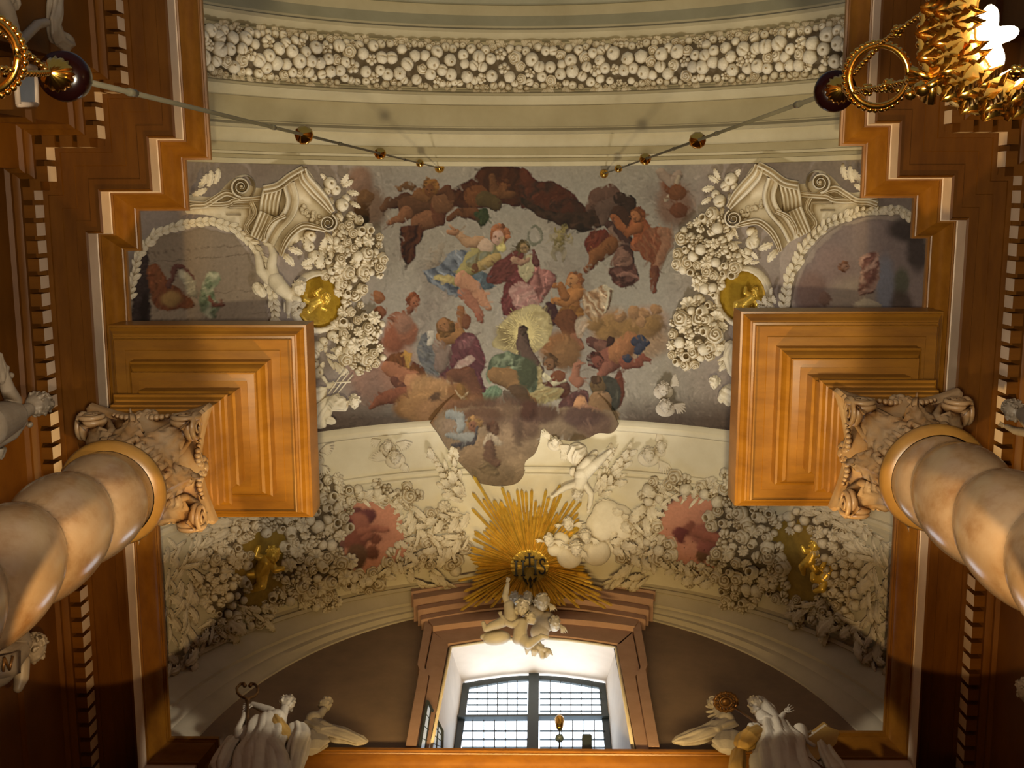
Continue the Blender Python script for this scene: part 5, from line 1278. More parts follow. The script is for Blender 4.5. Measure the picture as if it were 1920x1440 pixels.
# long rays in bundles: (angle, length) measured on the photograph
peaks = [(-127, 205), (-122, 195), (-136, 150), (-110, 165), (-115, 175), (-101, 165), (-96, 150), (-88, 140), (-84, 150), (-72, 175), (-69, 170), (-62, 140), (-56, 150), (-50, 150), (-145, 140), (-152, 125), (-160, 120), (-168, 115), (-175, 120), (177, 125), (168, 135), (160, 150), (152, 165), (146, 150), (140, 120), (-42, 150), (4, 110), (10, 130), (16, 155), (22, 180), (28, 185), (33, 150), (40, 120)]
under = MB()
for k in range(98 + 170):
    a = -180 + 360 * (k + q.uniform(-.25, .25)) / 98 if k < 98 else q.uniform(-180, 180)
    if 50 < a < 128: L_ = q.uniform(70, 95)
    else:
        near = min(peaks, key=lambda p_: abs((p_[0] - a + 180) % 360 - 180)); L_ = near[1] * q.uniform(.72, 1.0) * (.92 if abs((near[0] - a + 180) % 360 - 180) > 3 else 1)
    ar = math.radians(a); c, s = math.cos(ar), math.sin(ar)
    b = MB() if k < 98 else under
    if k >= 98: L_ *= q.uniform(.55, .85)
    u0, v0 = SC[0] + 36 * c, SC[1] + 30 * s; u1, v1 = SC[0] + L_ * c, SC[1] + L_ * s
    h0 = q.uniform(.0, .05) if k < 98 else -.03; w = 2.9
    for (ff, hh, ww) in ((1.0, 0, 1.0), (q.uniform(.6, .85), .035, .8)):
        ue, ve = u0 + (u1 - u0) * ff, v0 + (v1 - v0) * ff
        nu, nv = -s * w * ww, c * w * ww
        A0, A1 = SP(u0 + nu * .5, v0 + nv * .5, h0 + hh), SP(u0 - nu * .5, v0 - nv * .5, h0 + hh)
        B0, B1 = SP(ue + nu, ve + nv, h0 + hh + .02), SP(ue - nu, ve - nv, h0 + hh + .02)
        T0 = SP(ue + 5 * c, ve + 5 * s, h0 + hh + .01)
        R0, R1 = SP(u0, v0, h0 + hh + .025), SP(ue, ve, h0 + hh + .05)
        b.add([A0, B0, T0, B1, A1, R0, R1], [(0, 1, 6, 5), (5, 6, 3, 4), (1, 2, 6), (6, 2, 3), (0, 4, 3, 2, 1)])
    if k < 98: b.build('ray', M['gold'], sb, smooth=False)
o = under.build('ray_underlayer', M['gold'], sb, smooth=False); o['kind'] = 'stuff'
# monogram letters, cut as flat black shapes
b = MB()
def lt(pts, w):  # stroke of a letter
    for i in range(len(pts) - 1):
        (x0, y0), (x1, y1) = pts[i], pts[i + 1]; L_ = math.hypot(x1 - x0, y1 - y0) + 1e-6; nx, ny = -(y1 - y0) / L_ * w / 2, (x1 - x0) / L_ * w / 2
        ex, ey = (x1 - x0) / L_ * w * .2, (y1 - y0) / L_ * w * .2
        b.prism([SP(*p_, .062) for p_ in ((x0 + nx - ex, y0 + ny - ey), (x1 + nx + ex, y1 + ny + ey), (x1 - nx + ex, y1 - ny + ey), (x0 - nx - ex, y0 - ny - ey))], sn * .02)
lt([(968, 1053), (968, 1080)], 4); lt([(964.5, 1053), (971.5, 1053)], 2.2); lt([(964.5, 1080), (971.5, 1080)], 2.2)
lt([(981, 1053), (981, 1080)], 4); lt([(977.5, 1053), (984.5, 1053)], 2.2); lt([(977.5, 1080), (984.5, 1080)], 2.2)
lt([(1004, 1051), (1004, 1078)], 4); lt([(1000.5, 1051), (1007.5, 1051)], 2.2); lt([(1000.5, 1078), (1007.5, 1078)], 2.2)
lt([(981, 1066), (988, 1062), (993, 1063), (998, 1062), (1004, 1064)], 2.6)
lt([(992.5, 1040), (993.5, 1063)], 3.4); lt([(985, 1047), (1001, 1046)], 3.2); lt([(989.5, 1039.5), (995.5, 1039.5)], 2); lt([(985, 1044.5), (985, 1049.5)], 2); lt([(1001, 1043.5), (1001, 1048.5)], 2)
lt([(1021.5, 1055), (1020, 1050.5), (1016.5, 1049.5), (1013, 1051.5), (1012.5, 1056), (1015, 1060.5), (1019.5, 1064), (1022, 1069), (1021, 1074), (1017, 1077), (1012.5, 1075.5), (1011, 1071.5)], 3.0)
b.build('monogram', M['black'], sb, smooth=False, label='black letters IHS with a cross on the bar')
b = MB()
for (x, y) in ((982, 1085), (994, 1083), (1005, 1084)):
    lt([(994.5, 1103), (x, y)], 2.4); d_ = math.hypot(x - 994.5, y - 1103); ex, ey = (x - 994.5) / d_, (y - 1103) / d_
    b.prism([SP(x + ex * 3, y + ey * 3, .062), SP(x - ex * 6 - ey * 3.6, y - ey * 6 + ex * 3.6, .062), SP(x - ex * 6 + ey * 3.6, y - ey * 6 - ex * 3.6, .062)], sn * .02)
b.build('three_nails', M['black'], sb, smooth=False, label='three black nails meeting in a point')
# ================================================================== FIGURES (each body one continuous surface)
class Fig:
    """Sculpted figure: limbs given as pixel joints plus metres towards the viewer, fused into one skin."""
    def __init__(s, base, cu, cv, wall=None):
        """base: distance of the level the figure lies in, or with wall set a point of the plane it stands in"""
        s.b = MB(); s.c = (cu, cv); d = ray(cu, cv); s.dv = d
        s.ax = CR; s.ay = -CU; s.az = -d.normalized()
        if wall is None: s.n = None; s.t0 = base
        else:
            s.n = Vector(wall).normalized(); s.p0 = Vector(base); s.t0 = s.p0.dot(s.n) / d.dot(s.n)
            if abs(s.n.x) > .9: s.ax, s.ay, s.az = Vector((0, 0, s.n.x)), Vector((0, 1, 0)), s.n.copy()
            elif abs(s.n.y) > .9: s.ax, s.ay, s.az = Vector((1, 0, 0)), Vector((0, 0, -1)), s.n.copy()
            else: s.ax = Vector((1, 0, 0)); s.az = s.n.copy(); s.ay = -s.ax.cross(s.az).normalized() if s.ax.cross(s.az).z > 0 else s.ax.cross(s.az).normalized()
        s.k = s.t0 / F
    def P(s, j):                                                   # j = (u, v, offset px towards the viewer)
        d = ray(j[0], j[1]); t = s.t0 if s.n is None else s.p0.dot(s.n) / d.dot(s.n)
        return d * t * (1 - j[2] / F)
    def K(s, j): return depth(s.P(j)) / F
    def cap(s, *a):
        """cap(j0, r0, j1, r1, ...): tapering limb through joints"""
        J = [s.P(a[i]) for i in range(0, len(a), 2)]; R_ = [a[i] * s.K(a[i - 1]) for i in range(1, len(a), 2)]
        path = []; rad = []
        for i in range(len(J) - 1):
            for q in range(4): path.append(J[i].lerp(J[i + 1], q / 4)); rad.append(R_[i] + (R_[i + 1] - R_[i]) * q / 4)
        path.append(J[-1]); rad.append(R_[-1])
        n_ = 20 if max(R_) < 22 * s.k else 32
        s.b.tube(path, rad, n_)
        for p, r in zip(J, R_): s.b.ball(p, r * .995, n=n_, m=n_ * 2 // 3)
    def ell(s, j, rx, ry, rz, rot=0):
        R3 = Matrix((s.ax, s.ay, s.az)).transposed() @ Matrix.Rotation(math.radians(rot), 3, 'Z')
        s.b.ball(s.P(j), (rx * s.k, ry * s.k, rz * s.k), M=R3, n=16, m=10)
    def head(s, j, r, look, up=(0, -1, 0), hair=14, seed=1, beard=False, wild=.32):
        """look/up: directions in (right, down, towards the viewer)"""
        q = random.Random(seed)
        W = lambda d: (s.ax * d[0] + s.ay * d[1] + s.az * d[2])
        f = W(look).normalized(); u_ = W(up); u_ = (u_ - f * u_.dot(f)).normalized(); r_ = f.cross(u_)
        c = s.P(j); k = r * s.k
        R3 = Matrix((r_, f, u_)).transposed()
        pt = lambda x, y, z: c + r_ * x * k + f * y * k + u_ * z * k
        s.b.ball(c, (k * .80, k * .93, k * 1.0), M=R3, n=18, m=12)
        s.b.ball(pt(0, .30, -.38), (k * .58, k * .60, k * .64), M=R3, n=16, m=10)
        for sx in (-1, 1):
            s.b.ball(pt(sx * .33, .62, -.34), k * .25, n=10, m=6); s.b.ball(pt(sx * .30, .86, .16), (k * .27, k * .10, k * .075), M=R3, n=10, m=5)
            s.b.ball(pt(sx * .29, .80, -.04), (k * .13, k * .10, k * .08), M=R3, n=8, m=5)
            s.b.ball(pt(sx * .82, .0, -.10), (k * .10, k * .2, k * .27), M=R3, n=8, m=5)
        s.b.tube([pt(0, .88, .12), pt(0, 1.08, -.14), pt(0, 1.10, -.24), pt(0, .86, -.30)], [k * .08, k * .13, k * .16, k * .08], 8)
        for dz, ww in ((-.45, .24), (-.57, .20)): s.b.ball(pt(0, .86, dz), (k * ww, k * .12, k * .05), M=R3, n=8, m=5)
        s.b.ball(pt(0, .72, -.80), k * .20, n=10, m=6)
        if beard:
            for _ in range(16): s.b.ball(pt(q.uniform(-.5, .5), q.uniform(.35, .85), q.uniform(-1.5, -.75)), k * q.uniform(.16, .28), n=8, m=5)
        for _ in range(int(hair * 1.9)):
            a = q.uniform(0, 6.28); e = q.uniform(-.35, 1.35)
            x, y, z = math.cos(a) * math.cos(e), math.sin(a) * math.cos(e), math.sin(e)
            if y > .40 and z < .62: continue
            c0 = pt(x * .84, y * .9, z * 1.0); t_ = q.uniform(0, 6.28); l = k * q.uniform(.18, .34)
            d1 = (r_ * math.cos(t_) + u_ * math.sin(t_)) * l; o_ = (c0 - c).normalized() * k * .12
            w0 = k * q.uniform(wild * .32, wild * .5)
            s.b.tube([c0 - d1 * .6, c0 + o_, c0 + d1 * .6 + o_ * .4, c0 + d1 * .5 - o_ * .6], [w0 * .5, w0, w0 * .9, w0 * .4], 6)
    def hand(s, j, ang, L_, spread=.5, oz=0.0):
        """palm with four unequal fingers and a thumb leaving its side; ang = pixel direction of the fingers"""
        c, d = math.cos(ang), math.sin(ang)
        s.ell((j[0] + c * L_ * .28, j[1] + d * L_ * .28, j[2]), L_ * .30, L_ * .22, L_ * .13, math.degrees(ang))
        for i, (fa, fl) in enumerate(((-.5, .46), (-.17, .54), (.16, .50), (.5, .40))):
            a = ang + fa * spread; sx = -d * fa * L_ * .34; sy = c * fa * L_ * .34
            p0 = (j[0] + c * L_ * .42 + sx, j[1] + d * L_ * .42 + sy, j[2])
            p1 = (p0[0] + math.cos(a) * L_ * fl * .55, p0[1] + math.sin(a) * L_ * fl * .55, j[2] + oz * L_ * .12)
            p2 = (p1[0] + math.cos(a) * L_ * fl * .5, p1[1] + math.sin(a) * L_ * fl * .5, j[2] + oz * L_ * .05)
            s.cap(p0, L_ * .075, p1, L_ * .066, p2, L_ * .05)
        a = ang - 1.0
        s.cap((j[0] + c * L_ * .15 + d * L_ * .15, j[1] + d * L_ * .15 - c * L_ * .15, j[2]), L_ * .09, (j[0] + c * L_ * .2 + math.cos(a) * L_ * .36, j[1] + d * L_ * .2 + math.sin(a) * L_ * .36, j[2]), L_ * .06)
    def folds(s, spine, widths, n=9, seed=0, amp=.16, flat=.6):
        """draped cloth hanging along a spine: a lobed tube with running pleats"""
        q = random.Random(seed); J = [s.P(p) for p in spine]; N_ = len(J)
        rows = []; m = 72; ph = [q.uniform(0, 6.28) for _ in range(4)]
        for i in range((N_ - 1) * 8 + 1):
            t = i / 8; k = min(int(t), N_ - 2); f = t - k
            p = J[k].lerp(J[k + 1], f); w = (widths[k] + (widths[k + 1] - widths[k]) * f) * s.k
            ed = min(t, (N_ - 1) - t) * 8; w *= .45 + .55 * min(1, ed / 2.0)
            d = (J[k + 1] - J[k]).normalized(); x = d.cross(s.az).normalized(); y = x.cross(d)
            row = []
            for j in range(m):
                a = 2 * math.pi * j / m
                rr = w * (1 + 1.5 * amp * abs(math.sin(n * .5 * a + ph[0] + .9 * math.sin(t * 1.7 + ph[1]) + .35 * t)) ** .7 - amp * .7 + amp * .7 * math.sin(round(n * .7) * a + ph[2] + t * 1.3) + .09 * math.sin(t * 5 + a * 2 + ph[3]))
                row.append(p + x * rr * math.cos(a) + y * rr * math.sin(a) * flat)
            rows.append(row)
        s.b.grid(rows, closed=True, cap=True)
    def build(s, name, m, parent=None, vox=1.3, label=None, smooth=3):
        o = s.b.build(name, m, parent, label=label)
        r = o.modifiers.new('skin', 'REMESH'); r.mode = 'VOXEL'; r.voxel_size = max(.0036, vox * .72 * s.k); r.use_smooth_shade = True
        if smooth:
            sm = o.modifiers.new('soft', 'SMOOTH'); sm.factor = .45; sm.iterations = smooth
        return o
def on_vault(u, v, off): return depth(PV(u, v, off))
def whole(o, label, cat, group=None): return tag(o, label, cat, group)
def wings(f, j, ang, L_, n=6, side=1):
    """feathered wing: overlapping feathers fanned from a shoulder"""
    for i in range(n):
        a = ang + side * i * .22; l = L_ * (1 - .09 * i)
        f.cap((j[0], j[1], j[2] - 1), L_ * .12, (j[0] + math.cos(a) * l * .55, j[1] + math.sin(a) * l * .55, j[2] + 1.5), L_ * .095, (j[0] + math.cos(a + side * .25) * l, j[1] + math.sin(a + side * .25) * l, j[2] + 1), L_ * .045)

# ---- diving putto on the left medallion
t0 = on_vault(520, 520, .30); f = Fig(t0, 520, 520)
f.cap((516, 526, 8), 15, (527, 540, 12), 14.5, (542, 553, 12), 12.5); f.ell((518, 527, 6), 15, 15, 13)
f.cap((513, 522, 4), 12.5, (509, 497, 8), 9.5, (513, 478, 6), 8, (507, 462, 4), 5); f.cap((507, 461, 4), 5, (497, 456, 6), 4)
f.cap((505, 524, 6), 11.5, (489, 508, 10), 9.5, (486, 490, 8), 8, (483, 476, 4), 5.2); f.cap((483, 475, 4), 5, (475, 470, 7), 3.8)
f.cap((542, 553, 12), 8, (550, 549, 14), 7); f.head((560, 539, 16), 14, (.7, .7, .35), (.75, -.5, .3), hair=26, seed=2)
f.cap((543, 560, 14), 7, (541, 573, 18), 6, (540, 585, 20), 4.6); f.hand((540, 587, 20), 1.5, 11, oz=1)
f.cap((548, 557, 14), 6.5, (560, 562, 20), 5.5); f.hand((561, 563, 20), .9, 10, oz=1)
p1 = f.build('putto', M['stucco'], vox=1.1); whole(p1, 'plump white putto diving head first over the left gold medallion', 'statue')
f = Fig(t0, 483, 540); f.folds([(478, 530, 0), (486, 544, 5), (498, 556, 2)], [8, 10, 6], 7, 3); f.folds([(474, 545, 2), (486, 536, 6)], [5, 8], 7, 4)
c = f.build('knotted_drape', M['stucco'], p1, vox=1.0); c.matrix_parent_inverse = Matrix()
# ---- putto with its back to us beside the sunburst
t0 = on_vault(1090, 900, .34); f = Fig(t0, 1090, 900)
f.ell((1092, 890, 8), 16, 14, 14, -20); f.cap((1091, 895, 8), 13, (1086, 911, 10), 11.5, (1085, 917, 10), 10)
f.cap((1098, 886, 8), 13, (1114, 872, 12), 10, (1126, 862, 10), 8, (1138, 851, 8), 5.5); f.cap((1138, 851, 8), 5.2, (1145, 845, 10), 4)
f.cap((1090, 880, 6), 10, (1102, 864, 10), 8.5, (1112, 858, 4), 6)
f.head((1083, 927, 14), 11.5, (.1, .8, .2), (0, .2, 1), hair=30, seed=4, wild=.26)
f.cap((1078, 909, 10), 7, (1062, 913, 13), 6, (1048, 922, 13), 4.8, (1041, 928, 13), 3.8); f.hand((1040, 928, 13), 2.5, 10)
f.cap((1097, 911, 10), 7, (1108, 926, 13), 6, (1107, 944, 13), 5, (1104, 952, 13), 4); f.hand((1104, 953, 13), 1.7, 11, oz=1)
p2 = f.build('putto', M['stucco'], vox=1.1); whole(p2, 'white putto tumbling head down beside the top right rays of the sunburst', 'statue')
f = Fig(t0, 1090, 850); f.folds([(1078, 872, -4), (1082, 850, 2), (1098, 838, 0)], [9, 18, 8], 11, 5, .2); f.folds([(1104, 862, -3), (1120, 846, 0)], [8, 5], 7, 6); f.folds([(1074, 895, -4), (1076, 876, -2)], [5, 8], 7, 2)
f.build('billowing_drape', M['stucco'], p2, vox=1.0)
# ---- cloud with cherub heads right of the sunburst
t0 = on_vault(1080, 1010, .28); f = Fig(t0, 1080, 1010)
for (u, v, r, o) in [(1068, 1042, 25, -6), (1118, 1034, 28, -10), (1040, 1030, 14, -2), (1052, 1012, 16, -4), (1088, 1020, 22, -4), (1138, 1005, 20, -14), (1100, 1000, 20, -10)]: f.ell((u, v, o), r, r, r * .5)
cl = f.build('cherub_cloud', M['stucco'], vox=1.3); whole(cl, 'round stucco cloud carrying four cherub heads, right of the sunburst monogram', 'statue')
for i, (u, v, r, lk, up) in enumerate([(1065, 981, 11, (-.2, .5, .9), (0, -1, .3)), (1029, 1011, 11, (-.4, .4, .9), (0, -1, .2)), (1098, 1005, 12, (.1, .6, .9), (0, -1, .3)), (1080, 1027, 14, (0, .95, .5), (0, -.2, 1))]):
    f = Fig(t0, u, v); f.head((u, v, 16), r, lk, up, hair=26, seed=20 + i)
    f.ell((u + 2, v + 6, 6), r * .8, r * .8, r * .6)
    wings(f, (u + 10, v + 4, 8), -.5 + .4 * i, 20, 4); wings(f, (u - 10, v + 4, 8), 3.4 + .2 * i, 16, 3, -1)
    f.build('cherub_head', M['stucco'], cl, vox=1.0)
# flat overlapping cloud discs behind
f = Fig(on_vault(1150, 975, .12), 1150, 975)
for (u, v, r) in [(1138, 966, 30), (1160, 975, 30), (1128, 985, 30), (1172, 990, 24)]: f.ell((u, v, 0), r, r, 10)
whole(f.build('stucco_cloud', M['stucco'], vox=1.6), 'smooth pale cloud discs between the cherub heads and the right palm fronds', 'statue')
# ---- putti sitting over the window
DG = (0, -.62, -.78); t0 = PY(970, 1160, 5.35); f = Fig(t0, 970, 1160, DG)
f.cap((958, 1160, 4), 15, (957, 1146, 6), 13, (955, 1136, 6), 11); f.cap((953, 1134, 6), 7, (947, 1117, 8), 6, (950, 1103, 8), 5, (952, 1095, 8), 3.8); f.hand((952, 1094, 8), -1.45, 13, .6)
f.cap((950, 1162, 6), 11, (934, 1170, 12), 9.5, (922, 1174, 12), 8, (911, 1180, 10), 5.4); f.cap((910, 1178, 10), 5.4, (906, 1168, 12), 4); f.head((980, 1138, 18), 15, (.1, .5, 1), (.2, -1, .2), hair=34, seed=7, wild=.36)
f.cap((966, 1148, 8), 8, (974, 1144, 12), 8)
p3 = f.build('putto', M['statue'], vox=1.1); whole(p3, 'putto with one arm raised to the monogram, seated above the window', 'statue')
f = Fig(t0, 985, 1180, DG)
f.cap((975, 1196, 6), 14, (976, 1180, 8), 12.5, (980, 1168, 8), 11); f.ell((974, 1198, 4), 14, 12, 12); f.head((995, 1159, 14), 11.5, (.8, .3, .7), (-.1, -1, .2), hair=26, seed=8)
f.cap((972, 1166, 10), 7, (960, 1172, 14), 6.2, (950, 1168, 15), 5.4, (942, 1157, 15), 4); f.hand((941, 1156, 15), -2.0, 12, .7)
f.cap((980, 1198, 8), 12, (990, 1208, 16), 9.5, (1002, 1201, 14), 7.5, (1014, 1194, 12), 5.2); f.cap((1014, 1193, 12), 5, (1026, 1195, 14), 3.8)
p4 = f.build('putto', M['statue'], vox=1.1); whole(p4, 'lower putto leaning right with one leg stretched out above the window', 'statue')
f = Fig(t0, 930, 1196, DG); f.ell((931, 1196, -4), 27, 15, 14, -5); f.cap((905, 1194, -4), 5, (916, 1192, -4), 8)
whole(f.build('cloud_seat', M['statue'], vox=1.4), 'rounded stucco cloud under the leg of the putto above the window', 'statue')
t1 = PY(1000, 1140, 5.5)
hl = thing('cherub_cluster', t1, 'cluster of winged cherub heads behind the putti over the window', 'statue')
f = Fig(t1, 1005, 1150, DG)
for (u, v, r) in [(1000, 1150, 22), (1024, 1165, 20), (975, 1130, 16), (1012, 1185, 18)]: f.ell((u, v, -8), r, r, r * .5)
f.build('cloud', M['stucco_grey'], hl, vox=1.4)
for i, (u, v, r, lk) in enumerate([(964, 1122, 12, (-.2, .4, .9)), (989, 1121, 11, (.1, .4, .9)), (1016, 1128, 15, (.2, .5, .9)), (1040, 1168, 12, (.5, .4, .8))]):
    f = Fig(t1, u, v, DG); f.head((u, v, 6), r, lk, (0, -1, .2), hair=26, seed=30 + i); f.ell((u, v + 8, -2), r * .8, r * .7, r * .5)
    wings(f, (u + r * .8, v + 4, 2), .2 + i * .1, 20, 4); f.build('cherub_head', M['statue'], hl, vox=1.1)
f = Fig(t1, 1003, 1220, DG); q = random.Random(4)
for i in range(13):
    u, v = 978 + i * 4 + q.uniform(-4, 4), 1205 + i * .9 + q.uniform(-4, 6); a = 1.2 + q.uniform(-.9, .9)
    f.cap((u, v, 12), 3, (u + 7 * math.cos(a), v + 7 * math.sin(a), 15), 5, (u + 16 * math.cos(a), v + 16 * math.sin(a), 13), 1.6)
f.cap((1010, 1206, 10), 5, (1014, 1218, 12), 7, (1017, 1232, 12), 5)
f.build('leaf_tuft', M['statue'], hl, vox=1.0)

# ---- standing saints on the end cornice
WL = (0, -1, 0); tS = PY(490, 1380, 5.25); f = Fig(tS, 490, 1380, WL); k_ = f.k; PS = f.P
f.folds([(502, 1345, 0), (498, 1375, 6), (490, 1420, 8), (486, 1520, 6)], [30, 40, 46, 54], 13, 11, .10, .55)
f.cap((518, 1350, 2), 20, (530, 1342, 4), 9, (533, 1330, 6), 8.5); f.head((539, 1319, 10), 17.5, (.75, .25, .5), (.1, -1, .25), hair=34, seed=12, wild=.3)
f.cap((513, 1345, 8), 12, (507, 1334, 16), 9.5, (490, 1327, 20), 7.5, (474, 1321, 22), 5.5); f.hand((473, 1321, 22), 2.9, 19, .4, 1)
f.cap((490, 1352, 0), 13, (448, 1384, 4), 12, (446, 1372, 12), 9, (456, 1348, 18), 6, (457, 1340, 18), 5); f.hand((457, 1340, 18), -1.3, 16, .35, 1)
f.cap((510, 1405, 18), 22, (525, 1425, 26), 18, (520, 1480, 20), 16)
sL = f.build('saint_statue', M['statue'], vox=1.5, smooth=2); whole(sL, 'robed saint statue grasping a tall staff, standing left of the window', 'statue')
f = Fig(tS, 555, 1390, WL); f.folds([(556, 1356, 8), (562, 1385, 10), (553, 1430, 6), (548, 1480, 2)], [16, 21, 17, 12], 9, 13, .10, .7); f.build('mantle', M['statue'], sL, vox=1.4)
f = Fig(tS, 420, 1410, WL); f.folds([(444, 1378, -4), (428, 1405, 0), (414, 1450, 0)], [10, 18, 24], 9, 14, .14, .7); f.build('cloak', M['statue'], sL, vox=1.4)
f = Fig(tS, 515, 1365, WL); f.folds([(506, 1342, 14), (522, 1366, 20), (538, 1392, 14)], [13, 17, 12], 7, 15, .12, .7); f.build('sleeve', M['robe'], sL, vox=1.4)
stf = thing('staff', PS((466, 1440, 24)), 'bronze staff topped by two curling horns, held by the left saint', 'staff')
f = Fig(tS, 465, 1370, WL); f.cap((466, 1500, 24), 3.4, (464, 1310, 24), 3.0); b = f.b; b.build('pole', M['bronze'], stf)
b = MB()
for sgn_ in (-1, 1):
    path = [PS((464 + sgn_ * x, y, 24)) for (x, y) in [(0, 1312), (3, 1309), (12, 1306), (19, 1299), (20, 1290), (14, 1283), (7, 1282), (5, 1286)]]
    b.tube(path, [3.6 * k_, 3.2 * k_, 3 * k_, 3 * k_, 3 * k_, 3 * k_, 4 * k_, 4.4 * k_], 8)
b.ball(PS((464, 1313, 24)), 5 * k_); b.build('horned_head', M['bronze'], stf)
# right saint
tS = PY(1460, 1390, 5.25); f = Fig(tS, 1460, 1390, WL); k_ = f.k; PS = f.P
f.folds([(1445, 1350, 0), (1462, 1390, 8), (1472, 1430, 10), (1476, 1500, 6)], [26, 44, 54, 60], 13, 21, .10, .55)
f.cap((1440, 1360, 2), 20, (1428, 1342, 6), 11); f.head((1417, 1322, 12), 17.5, (-.75, .55, .45), (-.2, -1, .3), hair=30, seed=22, beard=True, wild=.24)
f.cap((1432, 1322, 4), 12, (1446, 1344, 2), 15, (1458, 1366, 0), 16)
f.cap((1452, 1366, 8), 11, (1462, 1352, 14), 8, (1470, 1340, 16), 6); f.hand((1471, 1339, 16), -.75, 22, .7)
f.cap((1428, 1362, 12), 12, (1412, 1372, 22), 10, (1408, 1362, 28), 7); f.hand((1408, 1362, 28), -.6, 15, .4, 1)
f.cap((1500, 1370, 6), 14, (1510, 1395, 18), 10, (1524, 1400, 22), 7); f.hand((1524, 1400, 22), -.6, 17, .4, 1)
sR = f.build('saint_statue', M['statue'], vox=1.5, smooth=2); whole(sR, 'bearded hooded saint statue with a book and slanting staff, right of the window', 'statue')
f = Fig(tS, 1395, 1385, WL); f.folds([(1424, 1366, 20), (1404, 1384, 26), (1386, 1404, 18)], [15, 19, 13], 7, 23, .12, .75); f.folds([(1386, 1400, 10), (1382, 1440, 8), (1392, 1490, 4)], [9, 15, 18], 8, 24, .12, .7); f.build('sleeve', M['robe'], sR, vox=1.4)
f = Fig(tS, 1550, 1420, WL); f.folds([(1520, 1372, -4), (1545, 1410, 0), (1572, 1470, 0)], [12, 20, 28], 9, 25, .12, .7); f.build('mantle', M['statue'], sR, vox=1.4)
f = Fig(tS, 1440, 1345, WL); f.folds([(1422, 1306, 8), (1440, 1328, 6), (1456, 1350, 4)], [8, 12, 12], 7, 26, .10, .7); f.build('hood', M['statue'], sR, vox=1.2)
stf = thing('staff', PS((1470, 1384, 34)), 'thin dark staff with a round pierced bronze head, slanting across the right saint', 'staff')
b = MB(); P = lambda u, v, o=34: PS((u, v, o))
b.tube([P(1376, 1326), P(1480, 1396), P(1600, 1480)], 2.6 * k_, 8); b.build('pole', M['bronze'], stf)
b = MB(); c = P(1361, 1316); R3 = Matrix((CR, -CU, -ray(1361, 1316).normalized())).transposed()
for (r, w) in ((22, 3.2), (12, 2.6)):
    b.tube([c + R3 @ Vector((r * k_ * math.cos(a), r * .82 * k_ * math.sin(a), 0)) for a in [6.2832 * i / 28 for i in range(29)]], w * k_, 6)
for i in range(14):
    a = 6.283 * i / 14; b.ball(c + R3 @ Vector((17 * k_ * math.cos(a), 14 * k_ * math.sin(a), 0)), 3.2 * k_, n=8, m=5); b.ball(c + R3 @ Vector((23 * k_ * math.cos(a + .2), 19 * k_ * math.sin(a + .2), 0)), 3.6 * k_, n=8, m=5)
b.ball(c, (9 * k_, 8 * k_, 4 * k_), M=R3); b.build('pierced_head', M['bronze'], stf)
bk = thing('book', P(1530, 1385, 20), 'thick olive-bound book with pale page edges, held by the right saint', 'book')
b = MB(); q_ = [P(1498, 1393, 30), P(1546, 1356, 30), P(1552, 1362, 26), P(1504, 1400, 26)]
b.prism([P(1499, 1394, 28), P(1546, 1357, 28), P(1571, 1380, 16), P(1524, 1418, 16)], ray(1530, 1385).normalized() * 11 * k_); b.build('pages', M['stucco'], bk, smooth=False)
b = MB(); b.prism([P(1497, 1398, 31), P(1547, 1361, 31), P(1574, 1370, 18), P(1568, 1394, 16), P(1535, 1424, 18), P(1520, 1426, 20)], -ray(1530, 1385).normalized() * 3 * k_)
b.prism([P(1496, 1391, 14), P(1544, 1353, 14), P(1575, 1376, 2), P(1526, 1419, 2)], ray(1530, 1385).normalized() * 3 * k_); b.build('cover', M['robe'], bk, smooth=False)
# ---- grey reclining stucco figures behind the saints
for (mm, lab, sd) in ((lambda u, v: (u, v), 'grey reclining stucco figure behind the left saint', 41), (lambda u, v: (1950 - u, v), 'grey reclining stucco figure behind the right saint', 42)):
    c = mm(610, 1370); t1 = PY(c[0], c[1], 5.78); f = Fig(t1, *c, WL); sg = 1 if sd == 41 else -1
    J = lambda u, v, o: mm(u, v) + (o,)
    f.folds([J(575, 1352, -2), J(600, 1366, 2), J(640, 1380, 2), J(688, 1392, 0)], [16, 22, 20, 12], 9, sd, .12, .5); f.folds([J(580, 1370, 0), J(584, 1410, 0)], [24, 34], 9, sd + 5, .1, .4)
    f.cap(J(588, 1350, 2), 16, J(600, 1340, 4), 8, J(606, 1332, 6), 7); f.head(J(610, 1321, 8), 15, (.7 * sg, .5, .4), (-.1 * sg, -1, .2), hair=28, seed=sd)
    f.cap(J(590, 1354, 6), 9, J(606, 1370, 12), 8, J(624, 1368, 12), 6, J(634, 1370, 12), 4.5); f.hand(J(634, 1370, 12), .2 if sg > 0 else 2.9, 13, .4)
    if sg < 0: wings(f, J(585, 1345, -2), -2.2, 50, 6, -1)
    whole(f.build('reclining_figure', M['stucco_grey'], vox=1.5), lab, 'statue')
